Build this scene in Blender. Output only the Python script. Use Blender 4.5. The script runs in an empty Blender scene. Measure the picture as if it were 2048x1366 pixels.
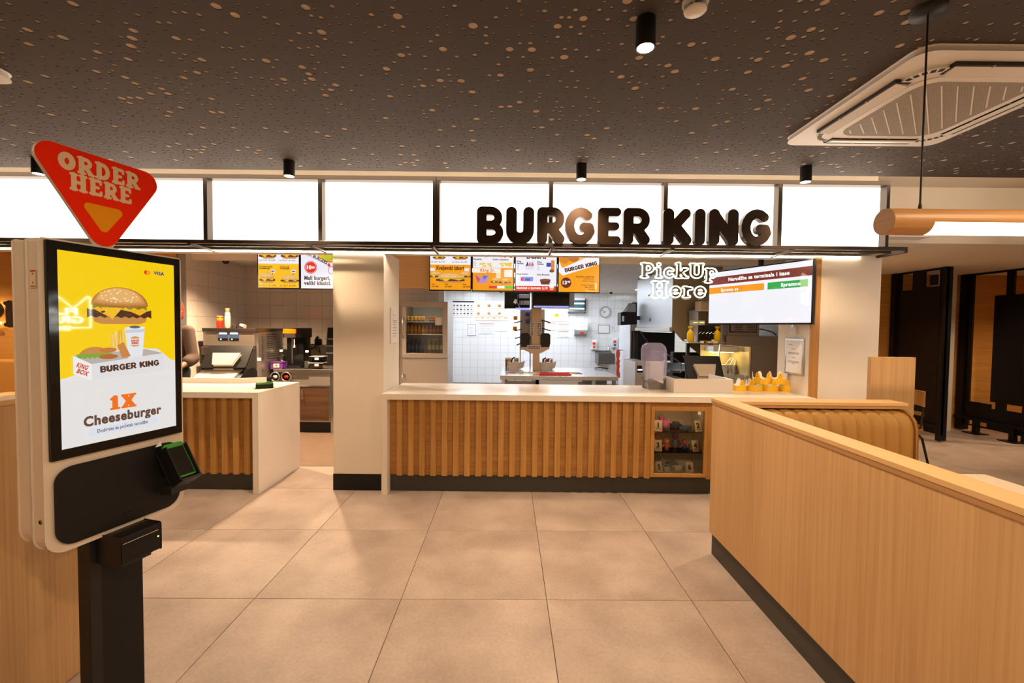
import bpy, bmesh, math, random
import numpy as np
from mathutils import Vector, Matrix
from math import pi, sin, cos, radians

random.seed(7)
SC = bpy.context.scene
COL = SC.collection

# ---------------------------------------------------------------- camera, world, exposure
CAM_F, CAM_PITCH, CAM_ROLL, CAM_H = 862.37, 0.0330, 0.0104, 1.4976
cam = bpy.data.cameras.new('camera')
cam.sensor_fit = 'HORIZONTAL'
cam.sensor_width = 36.0
cam.lens = CAM_F / 2048 * 36.0
cam.clip_start = 0.05
cam_ob = bpy.data.objects.new('camera', cam)
COL.objects.link(cam_ob)
cam_ob.matrix_world = (Matrix.Translation((0, 0, CAM_H)) @ Matrix.Rotation(pi / 2 - CAM_PITCH, 4, 'X')
                       @ Matrix.Rotation(CAM_ROLL, 4, 'Z'))
SC.camera = cam_ob
SC.view_settings.view_transform = 'Standard'
SC.view_settings.look = 'None'
SC.view_settings.gamma = 1.0
SC.view_settings.use_curve_mapping = False
SC.view_settings.exposure = 0.0
SC.cycles.use_denoising = True
SC.cycles.max_bounces = 8
SC.cycles.diffuse_bounces = 4
SC.cycles.glossy_bounces = 4
SC.cycles.transmission_bounces = 6
SC.cycles.transparent_max_bounces = 10
SC.cycles.sample_clamp_indirect = 6.0
SC.cycles.caustics_reflective = False
SC.cycles.caustics_refractive = False

world = bpy.data.worlds.new('world')
SC.world = world
world.use_nodes = True
world.node_tree.nodes['Background'].inputs[0].default_value = (1.0, 0.78, 0.58, 1)
world.node_tree.nodes['Background'].inputs[1].default_value = 0.02

WARM = (1.0, 0.695, 0.43)          # dining-room spotlights
COOL = (0.80, 0.89, 1.0)          # kitchen tubes
SPOT_W = 146.0
KITCHEN_EMIT = 15.0
LIGHTBOX_EMIT = 4.2


# ---------------------------------------------------------------- geometry of the photograph: pixel -> point at a known depth / height
def ray(x, y):
    u, v = x - 1024, y - 683
    c, s = cos(CAM_ROLL), sin(CAM_ROLL)
    u, v = c * u + s * v, -s * u + c * v
    Y = cos(CAM_PITCH) * CAM_F - sin(CAM_PITCH) * v
    Z = -sin(CAM_PITCH) * CAM_F - cos(CAM_PITCH) * v
    return u / Y, Z / Y


def at(x, y, Y):
    a, b = ray(x, y)
    return Vector((a * Y, Y, CAM_H + b * Y))


def atz(x, y, z):
    a, b = ray(x, y)
    Y = (z - CAM_H) / b
    return Vector((a * Y, Y, z))


def rect(x0, y0, x1, y1, Y):
    xm, ym = (x0 + x1) / 2, (y0 + y1) / 2
    return at(x0, ym, Y).x, at(x1, ym, Y).x, at(xm, y1, Y).z, at(xm, y0, Y).z


# ---------------------------------------------------------------- materials
def lin(c):
    if isinstance(c, str):
        c = [int(c[i:i + 2], 16) / 255 for i in (0, 2, 4)]
        return tuple((v / 12.92 if v <= 0.04045 else ((v + 0.055) / 1.055) ** 2.4) for v in c)
    return tuple(c)


MATS = {}


def mat(name, col, rough=0.5, metal=0.0, spec=0.5, var=0.0, vscale=6.0, bump=0.0, bscale=60.0, coat=0.0, alpha=1.0,
        trans=0.0, ior=1.45, stretch=None, col2=None):
    if name in MATS:
        return MATS[name]
    m = bpy.data.materials.new(name)
    MATS[name] = m
    m.use_nodes = True
    nt = m.node_tree
    b = nt.nodes['Principled BSDF']
    c = lin(col)
    b.inputs['Base Color'].default_value = (*c, 1)
    b.inputs['Roughness'].default_value = rough
    b.inputs['Metallic'].default_value = metal
    b.inputs['Specular IOR Level'].default_value = spec
    b.inputs['Coat Weight'].default_value = coat
    b.inputs['Coat Roughness'].default_value = 0.08
    b.inputs['Alpha'].default_value = alpha
    b.inputs['Transmission Weight'].default_value = trans
    b.inputs['IOR'].default_value = ior
    if var > 0 or bump > 0 or col2:
        tc = nt.nodes.new('ShaderNodeTexCoord')
        mp = nt.nodes.new('ShaderNodeMapping')
        nt.links.new(tc.outputs['Object'], mp.inputs[0])
        if stretch:
            mp.inputs['Scale'].default_value = stretch
    if var > 0 or col2:
        n = nt.nodes.new('ShaderNodeTexNoise')
        n.inputs['Scale'].default_value = vscale
        n.inputs['Detail'].default_value = 5
        nt.links.new(mp.outputs[0], n.inputs['Vector'])
        r = nt.nodes.new('ShaderNodeValToRGB')
        r.color_ramp.elements[0].position = 0.3
        r.color_ramp.elements[1].position = 0.72
        lo = lin(col2) if col2 else tuple(v * (1 - var) for v in c)
        hi = c if col2 else tuple(min(1, v * (1 + var)) for v in c)
        r.color_ramp.elements[0].color = (*lo, 1)
        r.color_ramp.elements[1].color = (*hi, 1)
        nt.links.new(n.outputs['Fac'], r.inputs[0])
        nt.links.new(r.outputs[0], b.inputs['Base Color'])
    if bump > 0:
        n2 = nt.nodes.new('ShaderNodeTexNoise')
        n2.inputs['Scale'].default_value = bscale
        n2.inputs['Detail'].default_value = 3
        nt.links.new(mp.outputs[0], n2.inputs['Vector'])
        bp = nt.nodes.new('ShaderNodeBump')
        bp.inputs['Strength'].default_value = bump
        bp.inputs['Distance'].default_value = 0.004
        nt.links.new(n2.outputs['Fac'], bp.inputs['Height'])
        nt.links.new(bp.outputs[0], b.inputs['Normal'])
    return m


def emit(name, col, strength, gloss=False):
    if name in MATS:
        return MATS[name]
    m = bpy.data.materials.new(name)
    MATS[name] = m
    m.use_nodes = True
    b = m.node_tree.nodes['Principled BSDF']
    b.inputs['Base Color'].default_value = (0.02, 0.02, 0.02, 1) if gloss else (0.6, 0.6, 0.6, 1)
    b.inputs['Roughness'].default_value = 0.04 if gloss else 0.6
    b.inputs['Emission Color'].default_value = (*lin(col), 1)
    b.inputs['Emission Strength'].default_value = strength
    return m


def print_mat(name, emission, gloss):
    """flat print: colour from the mesh's colour attribute, glowing (screens) or matt (paper)"""
    m = bpy.data.materials.new(name)
    MATS[name] = m
    m.use_nodes = True
    nt = m.node_tree
    b = nt.nodes['Principled BSDF']
    a = nt.nodes.new('ShaderNodeAttribute')
    a.attribute_name = 'Col'
    if emission > 0:
        b.inputs['Base Color'].default_value = (0.02, 0.02, 0.02, 1)
        nt.links.new(a.outputs['Color'], b.inputs['Emission Color'])
        b.inputs['Emission Strength'].default_value = emission
        b.inputs['Roughness'].default_value = 0.03
    else:
        nt.links.new(a.outputs['Color'], b.inputs['Base Color'])
        b.inputs['Roughness'].default_value = 0.45 if gloss else 0.8
    return m


def wood(name, c1, c2, axis=2, scale=1.0, rough=0.45, grain=90.0, spec=0.35):
    """straight grained veneer: noise stretched along one axis"""
    m = bpy.data.materials.new(name)
    MATS[name] = m
    m.use_nodes = True
    nt = m.node_tree
    b = nt.nodes['Principled BSDF']
    b.inputs['Roughness'].default_value = rough
    b.inputs['Specular IOR Level'].default_value = spec
    tc = nt.nodes.new('ShaderNodeTexCoord')
    oi = nt.nodes.new('ShaderNodeObjectInfo')
    ad = nt.nodes.new('ShaderNodeVectorMath')
    ad.operation = 'ADD'
    mul = nt.nodes.new('ShaderNodeVectorMath')
    mul.operation = 'SCALE'
    mul.inputs[0].default_value = (7.3, 5.1, 3.7)
    nt.links.new(oi.outputs['Random'], mul.inputs['Scale'])
    nt.links.new(tc.outputs['Object'], ad.inputs[0])
    nt.links.new(mul.outputs[0], ad.inputs[1])
    mp = nt.nodes.new('ShaderNodeMapping')
    s = [grain * scale] * 3
    s[axis] = 1.6 * scale
    mp.inputs['Scale'].default_value = s
    nt.links.new(ad.outputs[0], mp.inputs[0])
    n = nt.nodes.new('ShaderNodeTexNoise')
    n.inputs['Scale'].default_value = 1.0
    n.inputs['Detail'].default_value = 4
    nt.links.new(mp.outputs[0], n.inputs['Vector'])
    mp2 = nt.nodes.new('ShaderNodeMapping')
    s2 = [5 * scale] * 3
    s2[axis] = 0.5 * scale
    mp2.inputs['Scale'].default_value = s2
    nt.links.new(ad.outputs[0], mp2.inputs[0])
    n2 = nt.nodes.new('ShaderNodeTexNoise')
    n2.inputs['Scale'].default_value = 1.0
    n2.inputs['Detail'].default_value = 3
    nt.links.new(mp2.outputs[0], n2.inputs['Vector'])
    mx = nt.nodes.new('ShaderNodeMath')
    mx.operation = 'MULTIPLY_ADD'
    mx.inputs[1].default_value = 0.6
    nt.links.new(n.outputs['Fac'], mx.inputs[0])
    sc = nt.nodes.new('ShaderNodeMath')
    sc.operation = 'MULTIPLY'
    sc.inputs[1].default_value = 0.4
    nt.links.new(n2.outputs['Fac'], sc.inputs[0])
    nt.links.new(sc.outputs[0], mx.inputs[2])
    r = nt.nodes.new('ShaderNodeValToRGB')
    r.color_ramp.elements[0].position = 0.34
    r.color_ramp.elements[1].position = 0.66
    r.color_ramp.elements[0].color = (*lin(c1), 1)
    r.color_ramp.elements[1].color = (*lin(c2), 1)
    nt.links.new(mx.outputs[0], r.inputs[0])
    nt.links.new(r.outputs[0], b.inputs['Base Color'])
    return m


def concrete_tile(name, c1, c2):
    """porcelain floor tile: cloudy patches that differ from tile to tile"""
    m = bpy.data.materials.new(name)
    MATS[name] = m
    m.use_nodes = True
    nt = m.node_tree
    b = nt.nodes['Principled BSDF']
    tc = nt.nodes.new('ShaderNodeTexCoord')
    oi = nt.nodes.new('ShaderNodeObjectInfo')
    ad = nt.nodes.new('ShaderNodeVectorMath')
    ad.operation = 'ADD'
    mul = nt.nodes.new('ShaderNodeVectorMath')
    mul.operation = 'SCALE'
    mul.inputs[0].default_value = (37.0, 23.0, 0)
    nt.links.new(oi.outputs['Random'], mul.inputs['Scale'])
    nt.links.new(tc.outputs['Object'], ad.inputs[0])
    nt.links.new(mul.outputs[0], ad.inputs[1])
    n = nt.nodes.new('ShaderNodeTexNoise')
    n.inputs['Scale'].default_value = 2.3
    n.inputs['Detail'].default_value = 6
    n.inputs['Roughness'].default_value = 0.52
    nt.links.new(ad.outputs[0], n.inputs['Vector'])
    r = nt.nodes.new('ShaderNodeValToRGB')
    r.color_ramp.elements[0].position = 0.32
    r.color_ramp.elements[1].position = 0.7
    r.color_ramp.elements[0].color = (*lin(c1), 1)
    r.color_ramp.elements[1].color = (*lin(c2), 1)
    nt.links.new(n.outputs['Fac'], r.inputs[0])
    n3 = nt.nodes.new('ShaderNodeTexNoise')
    n3.inputs['Scale'].default_value = 60
    n3.inputs['Detail'].default_value = 4
    nt.links.new(ad.outputs[0], n3.inputs['Vector'])
    mx = nt.nodes.new('ShaderNodeMix')
    mx.data_type = 'RGBA'
    mx.blend_type = 'SOFT_LIGHT'
    mx.inputs[0].default_value = 0.3
    nt.links.new(r.outputs[0], mx.inputs[6])
    nt.links.new(n3.outputs['Fac'], mx.inputs[7])
    nt.links.new(mx.outputs[2], b.inputs['Base Color'])
    b.inputs['Roughness'].default_value = 0.42
    b.inputs['Specular IOR Level'].default_value = 0.4
    bp = nt.nodes.new('ShaderNodeBump')
    bp.inputs['Strength'].default_value = 0.12
    bp.inputs['Distance'].default_value = 0.003
    nt.links.new(n3.outputs['Fac'], bp.inputs['Height'])
    nt.links.new(bp.outputs[0], b.inputs['Normal'])
    return m


mat('cream_paint', (0.84, 0.77, 0.66), 0.65, var=0.03, vscale=2.0)
mat('white_paint', (0.80, 0.77, 0.72), 0.6)
mat('counter_white', (0.82, 0.76, 0.69), 0.16, var=0.015, vscale=30)
mat('ceiling_black', (0.060, 0.046, 0.038), 0.75)
mat('ceiling_fleece', (0.56, 0.45, 0.34), 0.9)
mat('slab_paint', (0.75, 0.68, 0.58), 0.8)
mat('dark_metal', (0.040, 0.031, 0.026), 0.42, metal=0.3)
mat('bronze_frame', (0.075, 0.060, 0.050), 0.4, metal=0.55)
mat('black_matt', (0.012, 0.011, 0.011), 0.55)
mat('black_plastic', (0.009, 0.0085, 0.0085), 0.42, spec=0.3)
mat('black_gloss', (0.008, 0.008, 0.008), 0.06, spec=0.3)
mat('kick_dark', (0.050, 0.046, 0.040), 0.5)
mat('grout', (0.09, 0.075, 0.06), 0.9)
mat('steel', (0.60, 0.58, 0.56), 0.28, metal=1.0, var=0.05, vscale=8, stretch=(1, 1, 30))
mat('steel_dark', (0.30, 0.285, 0.27), 0.35, metal=1.0)
mat('steel_bright', (0.72, 0.72, 0.73), 0.22, metal=1.0)
mat('steel_satin', (0.52, 0.47, 0.42), 0.42, metal=0.85)
mat('chrome', (0.85, 0.85, 0.86), 0.08, metal=1.0)
mat('white_plastic', (0.86, 0.83, 0.78), 0.4)
mat('grey_plastic', (0.35, 0.35, 0.36), 0.4)
mat('glazed_tile', (0.86, 0.86, 0.86), 0.12)
mat('glazed_tile_cream', (0.74, 0.66, 0.58), 0.14)
mat('tile_grout', (0.30, 0.29, 0.28), 0.9)
mat('kitchen_floor', (0.19, 0.125, 0.085), 0.5, var=0.08, vscale=10)
mat('leather_tan', (0.36, 0.19, 0.048), 0.5, spec=0.3, bump=0.15, bscale=260)
mat('leather_orange', (0.56, 0.28, 0.06), 0.5)
mat('paper_white', (0.86, 0.85, 0.82), 0.7)
mat('card_yellow', (0.86, 0.52, 0.02), 0.55)
mat('sign_red', (0.85, 0.026, 0.004), 0.6, spec=0.03)
mat('sign_orange', (0.80, 0.31, 0.004), 0.5, spec=0.1)
mat('sign_cream', (0.78, 0.58, 0.36), 0.5, spec=0.1)
mat('letter_brown', (0.028, 0.016, 0.010), 0.36, bump=0.0)
mat('kiosk_white', (0.66, 0.57, 0.47), 0.42)
mat('green_plastic', (0.05, 0.30, 0.03), 0.35)
mat('cable_black', (0.01, 0.01, 0.01), 0.6)
mat('skin', (0.30, 0.15, 0.085), 0.5)
mat('shirt_brown', (0.085, 0.055, 0.042), 0.85, bump=0.2, bscale=200)
mat('trousers', (0.03, 0.03, 0.035), 0.85)
mat('hair_black', (0.015, 0.011, 0.009), 0.6)
mat('clear_glass', (0.95, 0.97, 0.97), 0.02, trans=1.0, ior=1.05, spec=0.6, alpha=0.28)


def sheet_glass(name, tint, refl=0.06):
    m = bpy.data.materials.new(name)
    MATS[name] = m
    m.use_nodes = True
    nt = m.node_tree
    nt.nodes.remove(nt.nodes['Principled BSDF'])
    tr = nt.nodes.new('ShaderNodeBsdfTransparent')
    tr.inputs[0].default_value = (*tint, 1)
    gl = nt.nodes.new('ShaderNodeBsdfGlossy')
    gl.inputs['Roughness'].default_value = 0.03
    fr = nt.nodes.new('ShaderNodeFresnel')
    fr.inputs['IOR'].default_value = 1.45
    mx = nt.nodes.new('ShaderNodeMixShader')
    nt.links.new(fr.outputs[0], mx.inputs[0])
    nt.links.new(tr.outputs[0], mx.inputs[1])
    nt.links.new(gl.outputs[0], mx.inputs[2])
    nt.links.new(mx.outputs[0], nt.nodes['Material Output'].inputs[0])


sheet_glass('thin_glass', (0.95, 0.97, 0.96))
mat('smoke_plastic', (0.44, 0.41, 0.66), 0.12, alpha=0.42, spec=0.8)  # lilac tint: cool kitchen light on the cover put into its colour
mat('red_plastic', (0.55, 0.03, 0.02), 0.35)
mat('blue_plastic', (0.03, 0.06, 0.35), 0.35)
mat('purple_plastic', (0.16, 0.04, 0.30), 0.4)
mat('yellow_plastic', (0.75, 0.45, 0.0), 0.25)
mat('lcd_off', (0.02, 0.017, 0.015), 0.12)
wood('oak_light', (0.50, 0.30, 0.130), (0.64, 0.41, 0.195), axis=2)
wood('oak_cap', (0.60, 0.37, 0.155), (0.70, 0.45, 0.21), axis=1)
wood('oak_cap_x', (0.60, 0.37, 0.155), (0.70, 0.45, 0.21), axis=0)
wood('oak_edge', (0.38, 0.20, 0.075), (0.47, 0.26, 0.11), axis=1)
wood('oak_slat', (0.42, 0.205, 0.050), (0.60, 0.33, 0.10), axis=2, grain=60)
wood('oak_backing', (0.34, 0.155, 0.034), (0.50, 0.255, 0.070), axis=0, grain=45)
wood('oak_frame', (0.46, 0.22, 0.055), (0.58, 0.31, 0.09), axis=2, grain=70)
wood('pine_wall', (0.52, 0.235, 0.05), (0.66, 0.34, 0.09), axis=0, grain=40)
wood('walnut_door', (0.050, 0.022, 0.009), (0.105, 0.052, 0.024), axis=0, grain=30)
wood('ash_lamp', (0.42, 0.20, 0.062), (0.55, 0.30, 0.11), axis=0, grain=60)
concrete_tile('floor_porcelain', (0.315, 0.246, 0.208), (0.49, 0.405, 0.345))
print_mat('screen_print', 1.0, True)
print_mat('kiosk_print', 0.95, True)
print_mat('paper_print', 0.0, False)


# ---------------------------------------------------------------- mesh builder
PM = {}                                     # object -> world matrix of its frame


class MB:
    def __init__(s):
        s.v, s.f, s.c, s.smooth = [], [], [], []

    def add(s, verts, faces, col=None, smooth=False):
        n = len(s.v)
        s.v += [tuple(p) for p in verts]
        for f in faces:
            s.f.append([i + n for i in f])
            s.c.append(col)
            s.smooth.append(smooth)
        return s

    def box(s, x0, x1, y0, y1, z0, z1, M=None, col=None):
        v = [(x0, y0, z0), (x1, y0, z0), (x1, y1, z0), (x0, y1, z0), (x0, y0, z1), (x1, y0, z1), (x1, y1, z1), (x0, y1, z1)]
        if M:
            v = [M @ Vector(p) for p in v]
        return s.add(v, [(3, 2, 1, 0), (4, 5, 6, 7), (0, 1, 5, 4), (1, 2, 6, 5), (2, 3, 7, 6), (3, 0, 4, 7)], col)

    def rbox(s, x0, x1, y0, y1, z0, z1, r, axis='y', seg=5, M=None, col=None):
        """box with the four edges along one axis rounded"""
        A = {'x': (1, 2, 0), 'y': (0, 2, 1), 'z': (0, 1, 2)}[axis]
        lo, hi = (x0, y0, z0), (x1, y1, z1)
        a0, a1, b0, b1 = lo[A[0]], hi[A[0]], lo[A[1]], hi[A[1]]
        r = min(r, (a1 - a0) / 2 - 1e-5, (b1 - b0) / 2 - 1e-5)
        pts = []
        for cx, cy, st in ((a1 - r, b1 - r, 0), (a0 + r, b1 - r, 1), (a0 + r, b0 + r, 2), (a1 - r, b0 + r, 3)):
            for k in range(seg + 1):
                t = (st + k / seg) * pi / 2
                pts.append((cx + r * cos(t), cy + r * sin(t)))
        return s.prism(pts, lo[A[2]], hi[A[2]], axis, M=M, col=col)

    def prism(s, pts, d0, d1, axis='y', M=None, col=None, smooth=False):
        def P(a, b, d):
            return {'x': (d, a, b), 'y': (a, d, b), 'z': (a, b, d)}[axis]
        n = len(pts)
        v = [P(a, b, d0) for a, b in pts] + [P(a, b, d1) for a, b in pts]
        if M:
            v = [M @ Vector(p) for p in v]
        f = [list(range(n)), list(range(2 * n - 1, n - 1, -1))]
        s.add(v, f, col)
        s.add(v, [(i, (i + 1) % n, n + (i + 1) % n, n + i) for i in range(n)], col, smooth)
        return s

    def cyl(s, p0, p1, r0, r1=None, n=16, cap=True, smooth=True, col=None):
        r1 = r0 if r1 is None else r1
        p0, p1 = Vector(p0), Vector(p1)
        d = (p1 - p0).normalized()
        u = d.orthogonal().normalized()
        w = d.cross(u)
        A = [p0 + (u * cos(2 * pi * k / n) + w * sin(2 * pi * k / n)) * r0 for k in range(n)]
        B = [p1 + (u * cos(2 * pi * k / n) + w * sin(2 * pi * k / n)) * r1 for k in range(n)]
        s.add(A + B, [(k, (k + 1) % n, n + (k + 1) % n, n + k) for k in range(n)], col, smooth)
        if cap:
            s.add(A, [list(range(n - 1, -1, -1))], col)
            s.add(B, [list(range(n))], col)
        return s

    def lathe(s, prof, c=(0, 0, 0), n=20, M=None, col=None, smooth=True, cap=True):
        """profile [(r, z)] turned about z"""
        v, f = [], []
        for r, z in prof:
            for k in range(n):
                p = Vector((c[0] + r * cos(2 * pi * k / n), c[1] + r * sin(2 * pi * k / n), c[2] + z))
                v.append(M @ p if M else p)
        for i in range(len(prof) - 1):
            for k in range(n):
                f.append((i * n + k, i * n + (k + 1) % n, (i + 1) * n + (k + 1) % n, (i + 1) * n + k))
        s.add(v, f, col, smooth)
        if cap and prof[0][0] > 1e-4:
            s.add(v[:n], [list(range(n - 1, -1, -1))], col)
        if cap and prof[-1][0] > 1e-4:
            s.add(v[-n:], [list(range(n))], col)
        return s

    def tube(s, path, r, n=8, closed=False, col=None):
        path = [Vector(p) for p in path]
        m = len(path)
        rings = []
        u = None
        for i, p in enumerate(path):
            a = path[i - 1] if (i > 0 or closed) else p
            b = path[(i + 1) % m] if (i < m - 1 or closed) else p
            d = (b - a)
            if d.length < 1e-9:
                d = Vector((0, 0, 1))
            d.normalize()
            if u is None:
                u = d.orthogonal().normalized()
            u = (u - d * u.dot(d))
            if u.length < 1e-6:
                u = d.orthogonal()
            u.normalize()
            w = d.cross(u)
            rr = r[i] if isinstance(r, (list, tuple)) else r
            rings.append([p + (u * cos(2 * pi * k / n) + w * sin(2 * pi * k / n)) * rr for k in range(n)])
        v = [q for g in rings for q in g]
        f = []
        for i in range(m if closed else m - 1):
            j = (i + 1) % m
            for k in range(n):
                f.append((i * n + k, i * n + (k + 1) % n, j * n + (k + 1) % n, j * n + k))
        s.add(v, f, col, True)
        if not closed:
            s.add(rings[0], [list(range(n - 1, -1, -1))], col)
            s.add(rings[-1], [list(range(n))], col)
        return s

    def ball(s, c, rx, ry=None, rz=None, n=14, m=9, col=None, M=None):
        ry = rx if ry is None else ry
        rz = rx if rz is None else rz
        v, f = [], []
        for i in range(m + 1):
            t = pi * i / m
            for k in range(n):
                a = 2 * pi * k / n
                p = Vector((rx * sin(t) * cos(a), ry * sin(t) * sin(a), rz * cos(t)))
                if M:
                    p = M @ p
                v.append(Vector(c) + p)
        for i in range(m):
            for k in range(n):
                f.append((i * n + k, (i + 1) * n + k, (i + 1) * n + (k + 1) % n, i * n + (k + 1) % n))
        return s.add(v, f, col, True)

    def quad(s, a, b, c, d, col=None):
        return s.add([a, b, c, d], [(0, 1, 2, 3)], col)

    def build(s, name, material, parent=None, local=False, bev=0.0, seg=2, origin=None):
        me = bpy.data.meshes.new(name)
        M = PM.get(parent, Matrix.Identity(4)) if parent is not None else Matrix.Identity(4)
        v = s.v
        off = Vector((0, 0, 0))
        if parent is not None and not local:
            Mi = M.inverted()
            v = [Mi @ Vector(p) for p in v]
        if parent is None and not local:        # a thing or structure of one mesh: origin at its base
            if origin is None:
                A = np.array([tuple(p) for p in v])
                origin = ((A[:, 0].min() + A[:, 0].max()) / 2, (A[:, 1].min() + A[:, 1].max()) / 2, A[:, 2].min())
            off = Vector(origin)
            v = [Vector(p) - off for p in v]
        me.from_pydata([tuple(p) for p in v], [], s.f)
        if any(s.smooth):
            me.polygons.foreach_set('use_smooth', s.smooth)
        if any(c is not None for c in s.c):
            at_ = me.color_attributes.new('Col', 'FLOAT_COLOR', 'CORNER')
            buf = []
            for p, c in zip(me.polygons, s.c):
                buf += list((*lin(c if c is not None else (1, 1, 1)), 1.0)) * len(p.vertices)
            at_.data.foreach_set('color', buf)
        if bev > 0:
            bm = bmesh.new()
            bm.from_mesh(me)
            bmesh.ops.remove_doubles(bm, verts=bm.verts, dist=1e-6)
            es = [e for e in bm.edges if len(e.link_faces) == 2 and e.calc_face_angle(0) > 0.6]
            bmesh.ops.bevel(bm, geom=es, offset=bev, segments=seg, profile=0.5, affect='EDGES', clamp_overlap=True)
            bm.to_mesh(me)
            bm.free()
        me.validate()
        me.update()
        if material is not None:
            for k in (material if isinstance(material, (list, tuple)) else [material]):
                me.materials.append(MATS[k])
        o = bpy.data.objects.new(name, me)
        COL.objects.link(o)
        if parent is not None:
            o.parent = parent
            PM[o] = M
        else:
            o.location = off
            PM[o] = Matrix.Translation(off)
        return o


def tag(o, label, cat, group=None):
    o['label'] = label
    o['category'] = cat
    if group:
        o['group'] = group
    return o


def thing(name, label, cat, loc=(0, 0, 0), rz=0.0, group=None):
    o = bpy.data.objects.new(name, None)
    o.empty_display_size = 0.05
    COL.objects.link(o)
    o.location = loc
    o.rotation_euler = (0, 0, rz)
    PM[o] = Matrix.Translation(Vector(loc)) @ Matrix.Rotation(rz, 4, 'Z')
    return tag(o, label, cat, group)


def struct(o):
    o['kind'] = 'structure'
    return o


def share(src, name, loc, parent=None, rot=None, scale=None):
    """another object on the same mesh; loc is given in the parent's frame"""
    o = bpy.data.objects.new(name, src.data if hasattr(src, 'data') else src)
    COL.objects.link(o)
    o.location = loc
    if rot:
        o.rotation_euler = rot
    if scale:
        o.scale = scale
    if parent is not None:
        o.parent = parent
    return o


def copy_thing(root, loc, rz=None, label=None, group=None):
    r = root.copy()
    COL.objects.link(r)
    r.location = loc
    if rz is not None:
        r.rotation_euler = (0, 0, rz)
    if label:
        r['label'] = label
    if group:
        r['group'] = group
    PM[r] = Matrix.Translation(Vector(loc)) @ Matrix.Rotation(r.rotation_euler.z, 4, 'Z')
    for ch in list(root.children):
        c = ch.copy()
        COL.objects.link(c)
        c.parent = r
        for g in list(ch.children):
            d = g.copy()
            COL.objects.link(d)
            d.parent = c
    return r


def bxo(name, m, x0, x1, y0, y1, z0, z1, parent=None, bev=0.0, local=False):
    return MB().box(x0, x1, y0, y1, z0, z1).build(name, m, parent, local, bev)


def light(kind, name, loc, energy, color, parent=None, **kw):
    l = bpy.data.lights.new(name, kind)
    l.energy = energy
    l.color = color
    for k, v in kw.items():
        if k != 'rot':
            setattr(l, k, v)
    o = bpy.data.objects.new(name, l)
    COL.objects.link(o)
    o.location = loc
    if 'rot' in kw:
        o.rotation_euler = kw['rot']
    if parent is not None:
        o.parent = parent
    return o


# ---------------------------------------------------------------- lettering
def load_glyphs(chars, bold):
    tmp = []
    for ch in ['|'] + list(chars):
        c = bpy.data.curves.new('glyph', 'FONT')
        c.body = ch
        c.size = 1.0
        c.offset = bold
        c.resolution_u = 3
        o = bpy.data.objects.new('glyph', c)
        COL.objects.link(o)
        c2 = bpy.data.curves.new('glyph', 'FONT')
        c2.body = ch + '|'
        c2.size = 1.0
        c2.resolution_u = 1
        o2 = bpy.data.objects.new('glyph', c2)
        COL.objects.link(o2)
        tmp.append((ch, o, o2))
    dg = bpy.context.evaluated_depsgraph_get()
    out = {}
    bar = None
    for ch, o, o2 in tmp:
        e = o.evaluated_get(dg)
        m = e.to_mesh()
        v = [(p.co.x, p.co.y) for p in m.vertices]
        f = [tuple(p.vertices) for p in m.polygons]
        e.to_mesh_clear()
        e2 = o2.evaluated_get(dg)
        m2 = e2.to_mesh()
        mx = max(p.co.x for p in m2.vertices)
        e2.to_mesh_clear()
        if ch == '|':
            bar = max(p[0] for p in v) - bold
        out[ch] = [mx, v, f]
    for ch in out:
        out[ch][0] -= bar
    for ch, o, o2 in tmp:
        for q in (o, o2):
            d = q.data
            bpy.data.objects.remove(q)
            bpy.data.curves.remove(d)
    return out


CHARS = "ABCDEFGHIJKLMNOPRSTUVXYZabcdefghijklmnoprstuvxyz0123456789.,:%€čžšđ- !"
GL = load_glyphs(CHARS.replace(' ', ''), 0.014)
GLB = load_glyphs(CHARS.replace(' ', ''), 0.045)


def text_width(s, size, bold=True):
    g = GLB if bold else GL
    tr = 0.05 if bold else 0.0
    return sum((0.30 if c == ' ' else g.get(c, g['o'])[0]) + tr for c in s) * size


# fat rounded / slab letters from strokes: glyph = (advance, [(radius, polyline)])
def arc(cx, cy, rx, ry, a0, a1, n=14):
    return [(cx + rx * cos(radians(a0 + (a1 - a0) * k / n)), cy + ry * sin(radians(a0 + (a1 - a0) * k / n))) for k in range(n + 1)]


ROUND = {
    'B': (0.755, [(.135, [(.135, .135), (.135, .865)]), (.11, [(.13, .89), (.38, .89)] + arc(.38, .70, .215, .19, 90, -90) + [(.13, .51)]),
                  (.11, [(.13, .49), (.40, .49)] + arc(.40, .30, .23, .19, 90, -90) + [(.13, .11)])]),
    'U': (0.80, [(.15, [(.15, .85), (.15, .36)] + arc(.385, .36, .235, .21, 180, 360) + [(.62, .85)])]),
    'R': (0.785, [(.14, [(.14, .14), (.14, .86)]), (.115, [(.13, .885), (.40, .885)] + arc(.40, .675, .215, .21, 90, -90) + [(.13, .465)]),
                  (.14, [(.38, .44), (.60, .14)])]),
    'G': (0.83, [(.125, arc(.42, .5, .295, .375, 48, 335)), (.125, [(.69, .35), (.66, .46), (.52, .47)])]),
    'E': (0.66, [(.15, [(.15, .15), (.15, .85)]), (.115, [(.12, .885), (.53, .885)]), (.11, [(.12, .5), (.49, .5)]), (.115, [(.12, .115), (.53, .115)])]),
    'K': (0.80, [(.15, [(.15, .15), (.15, .85)]), (.135, [(.26, .46), (.62, .86)]), (.14, [(.32, .54), (.65, .14)])]),
    'I': (0.33, [(.15, [(.15, .15), (.15, .85)])]),
    'N': (0.855, [(.15, [(.15, .15), (.15, .85)]), (.15, [(.67, .15), (.67, .85)]), (.135, [(.14, .86), (.68, .14)])]),
}
s_ = .075
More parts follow.
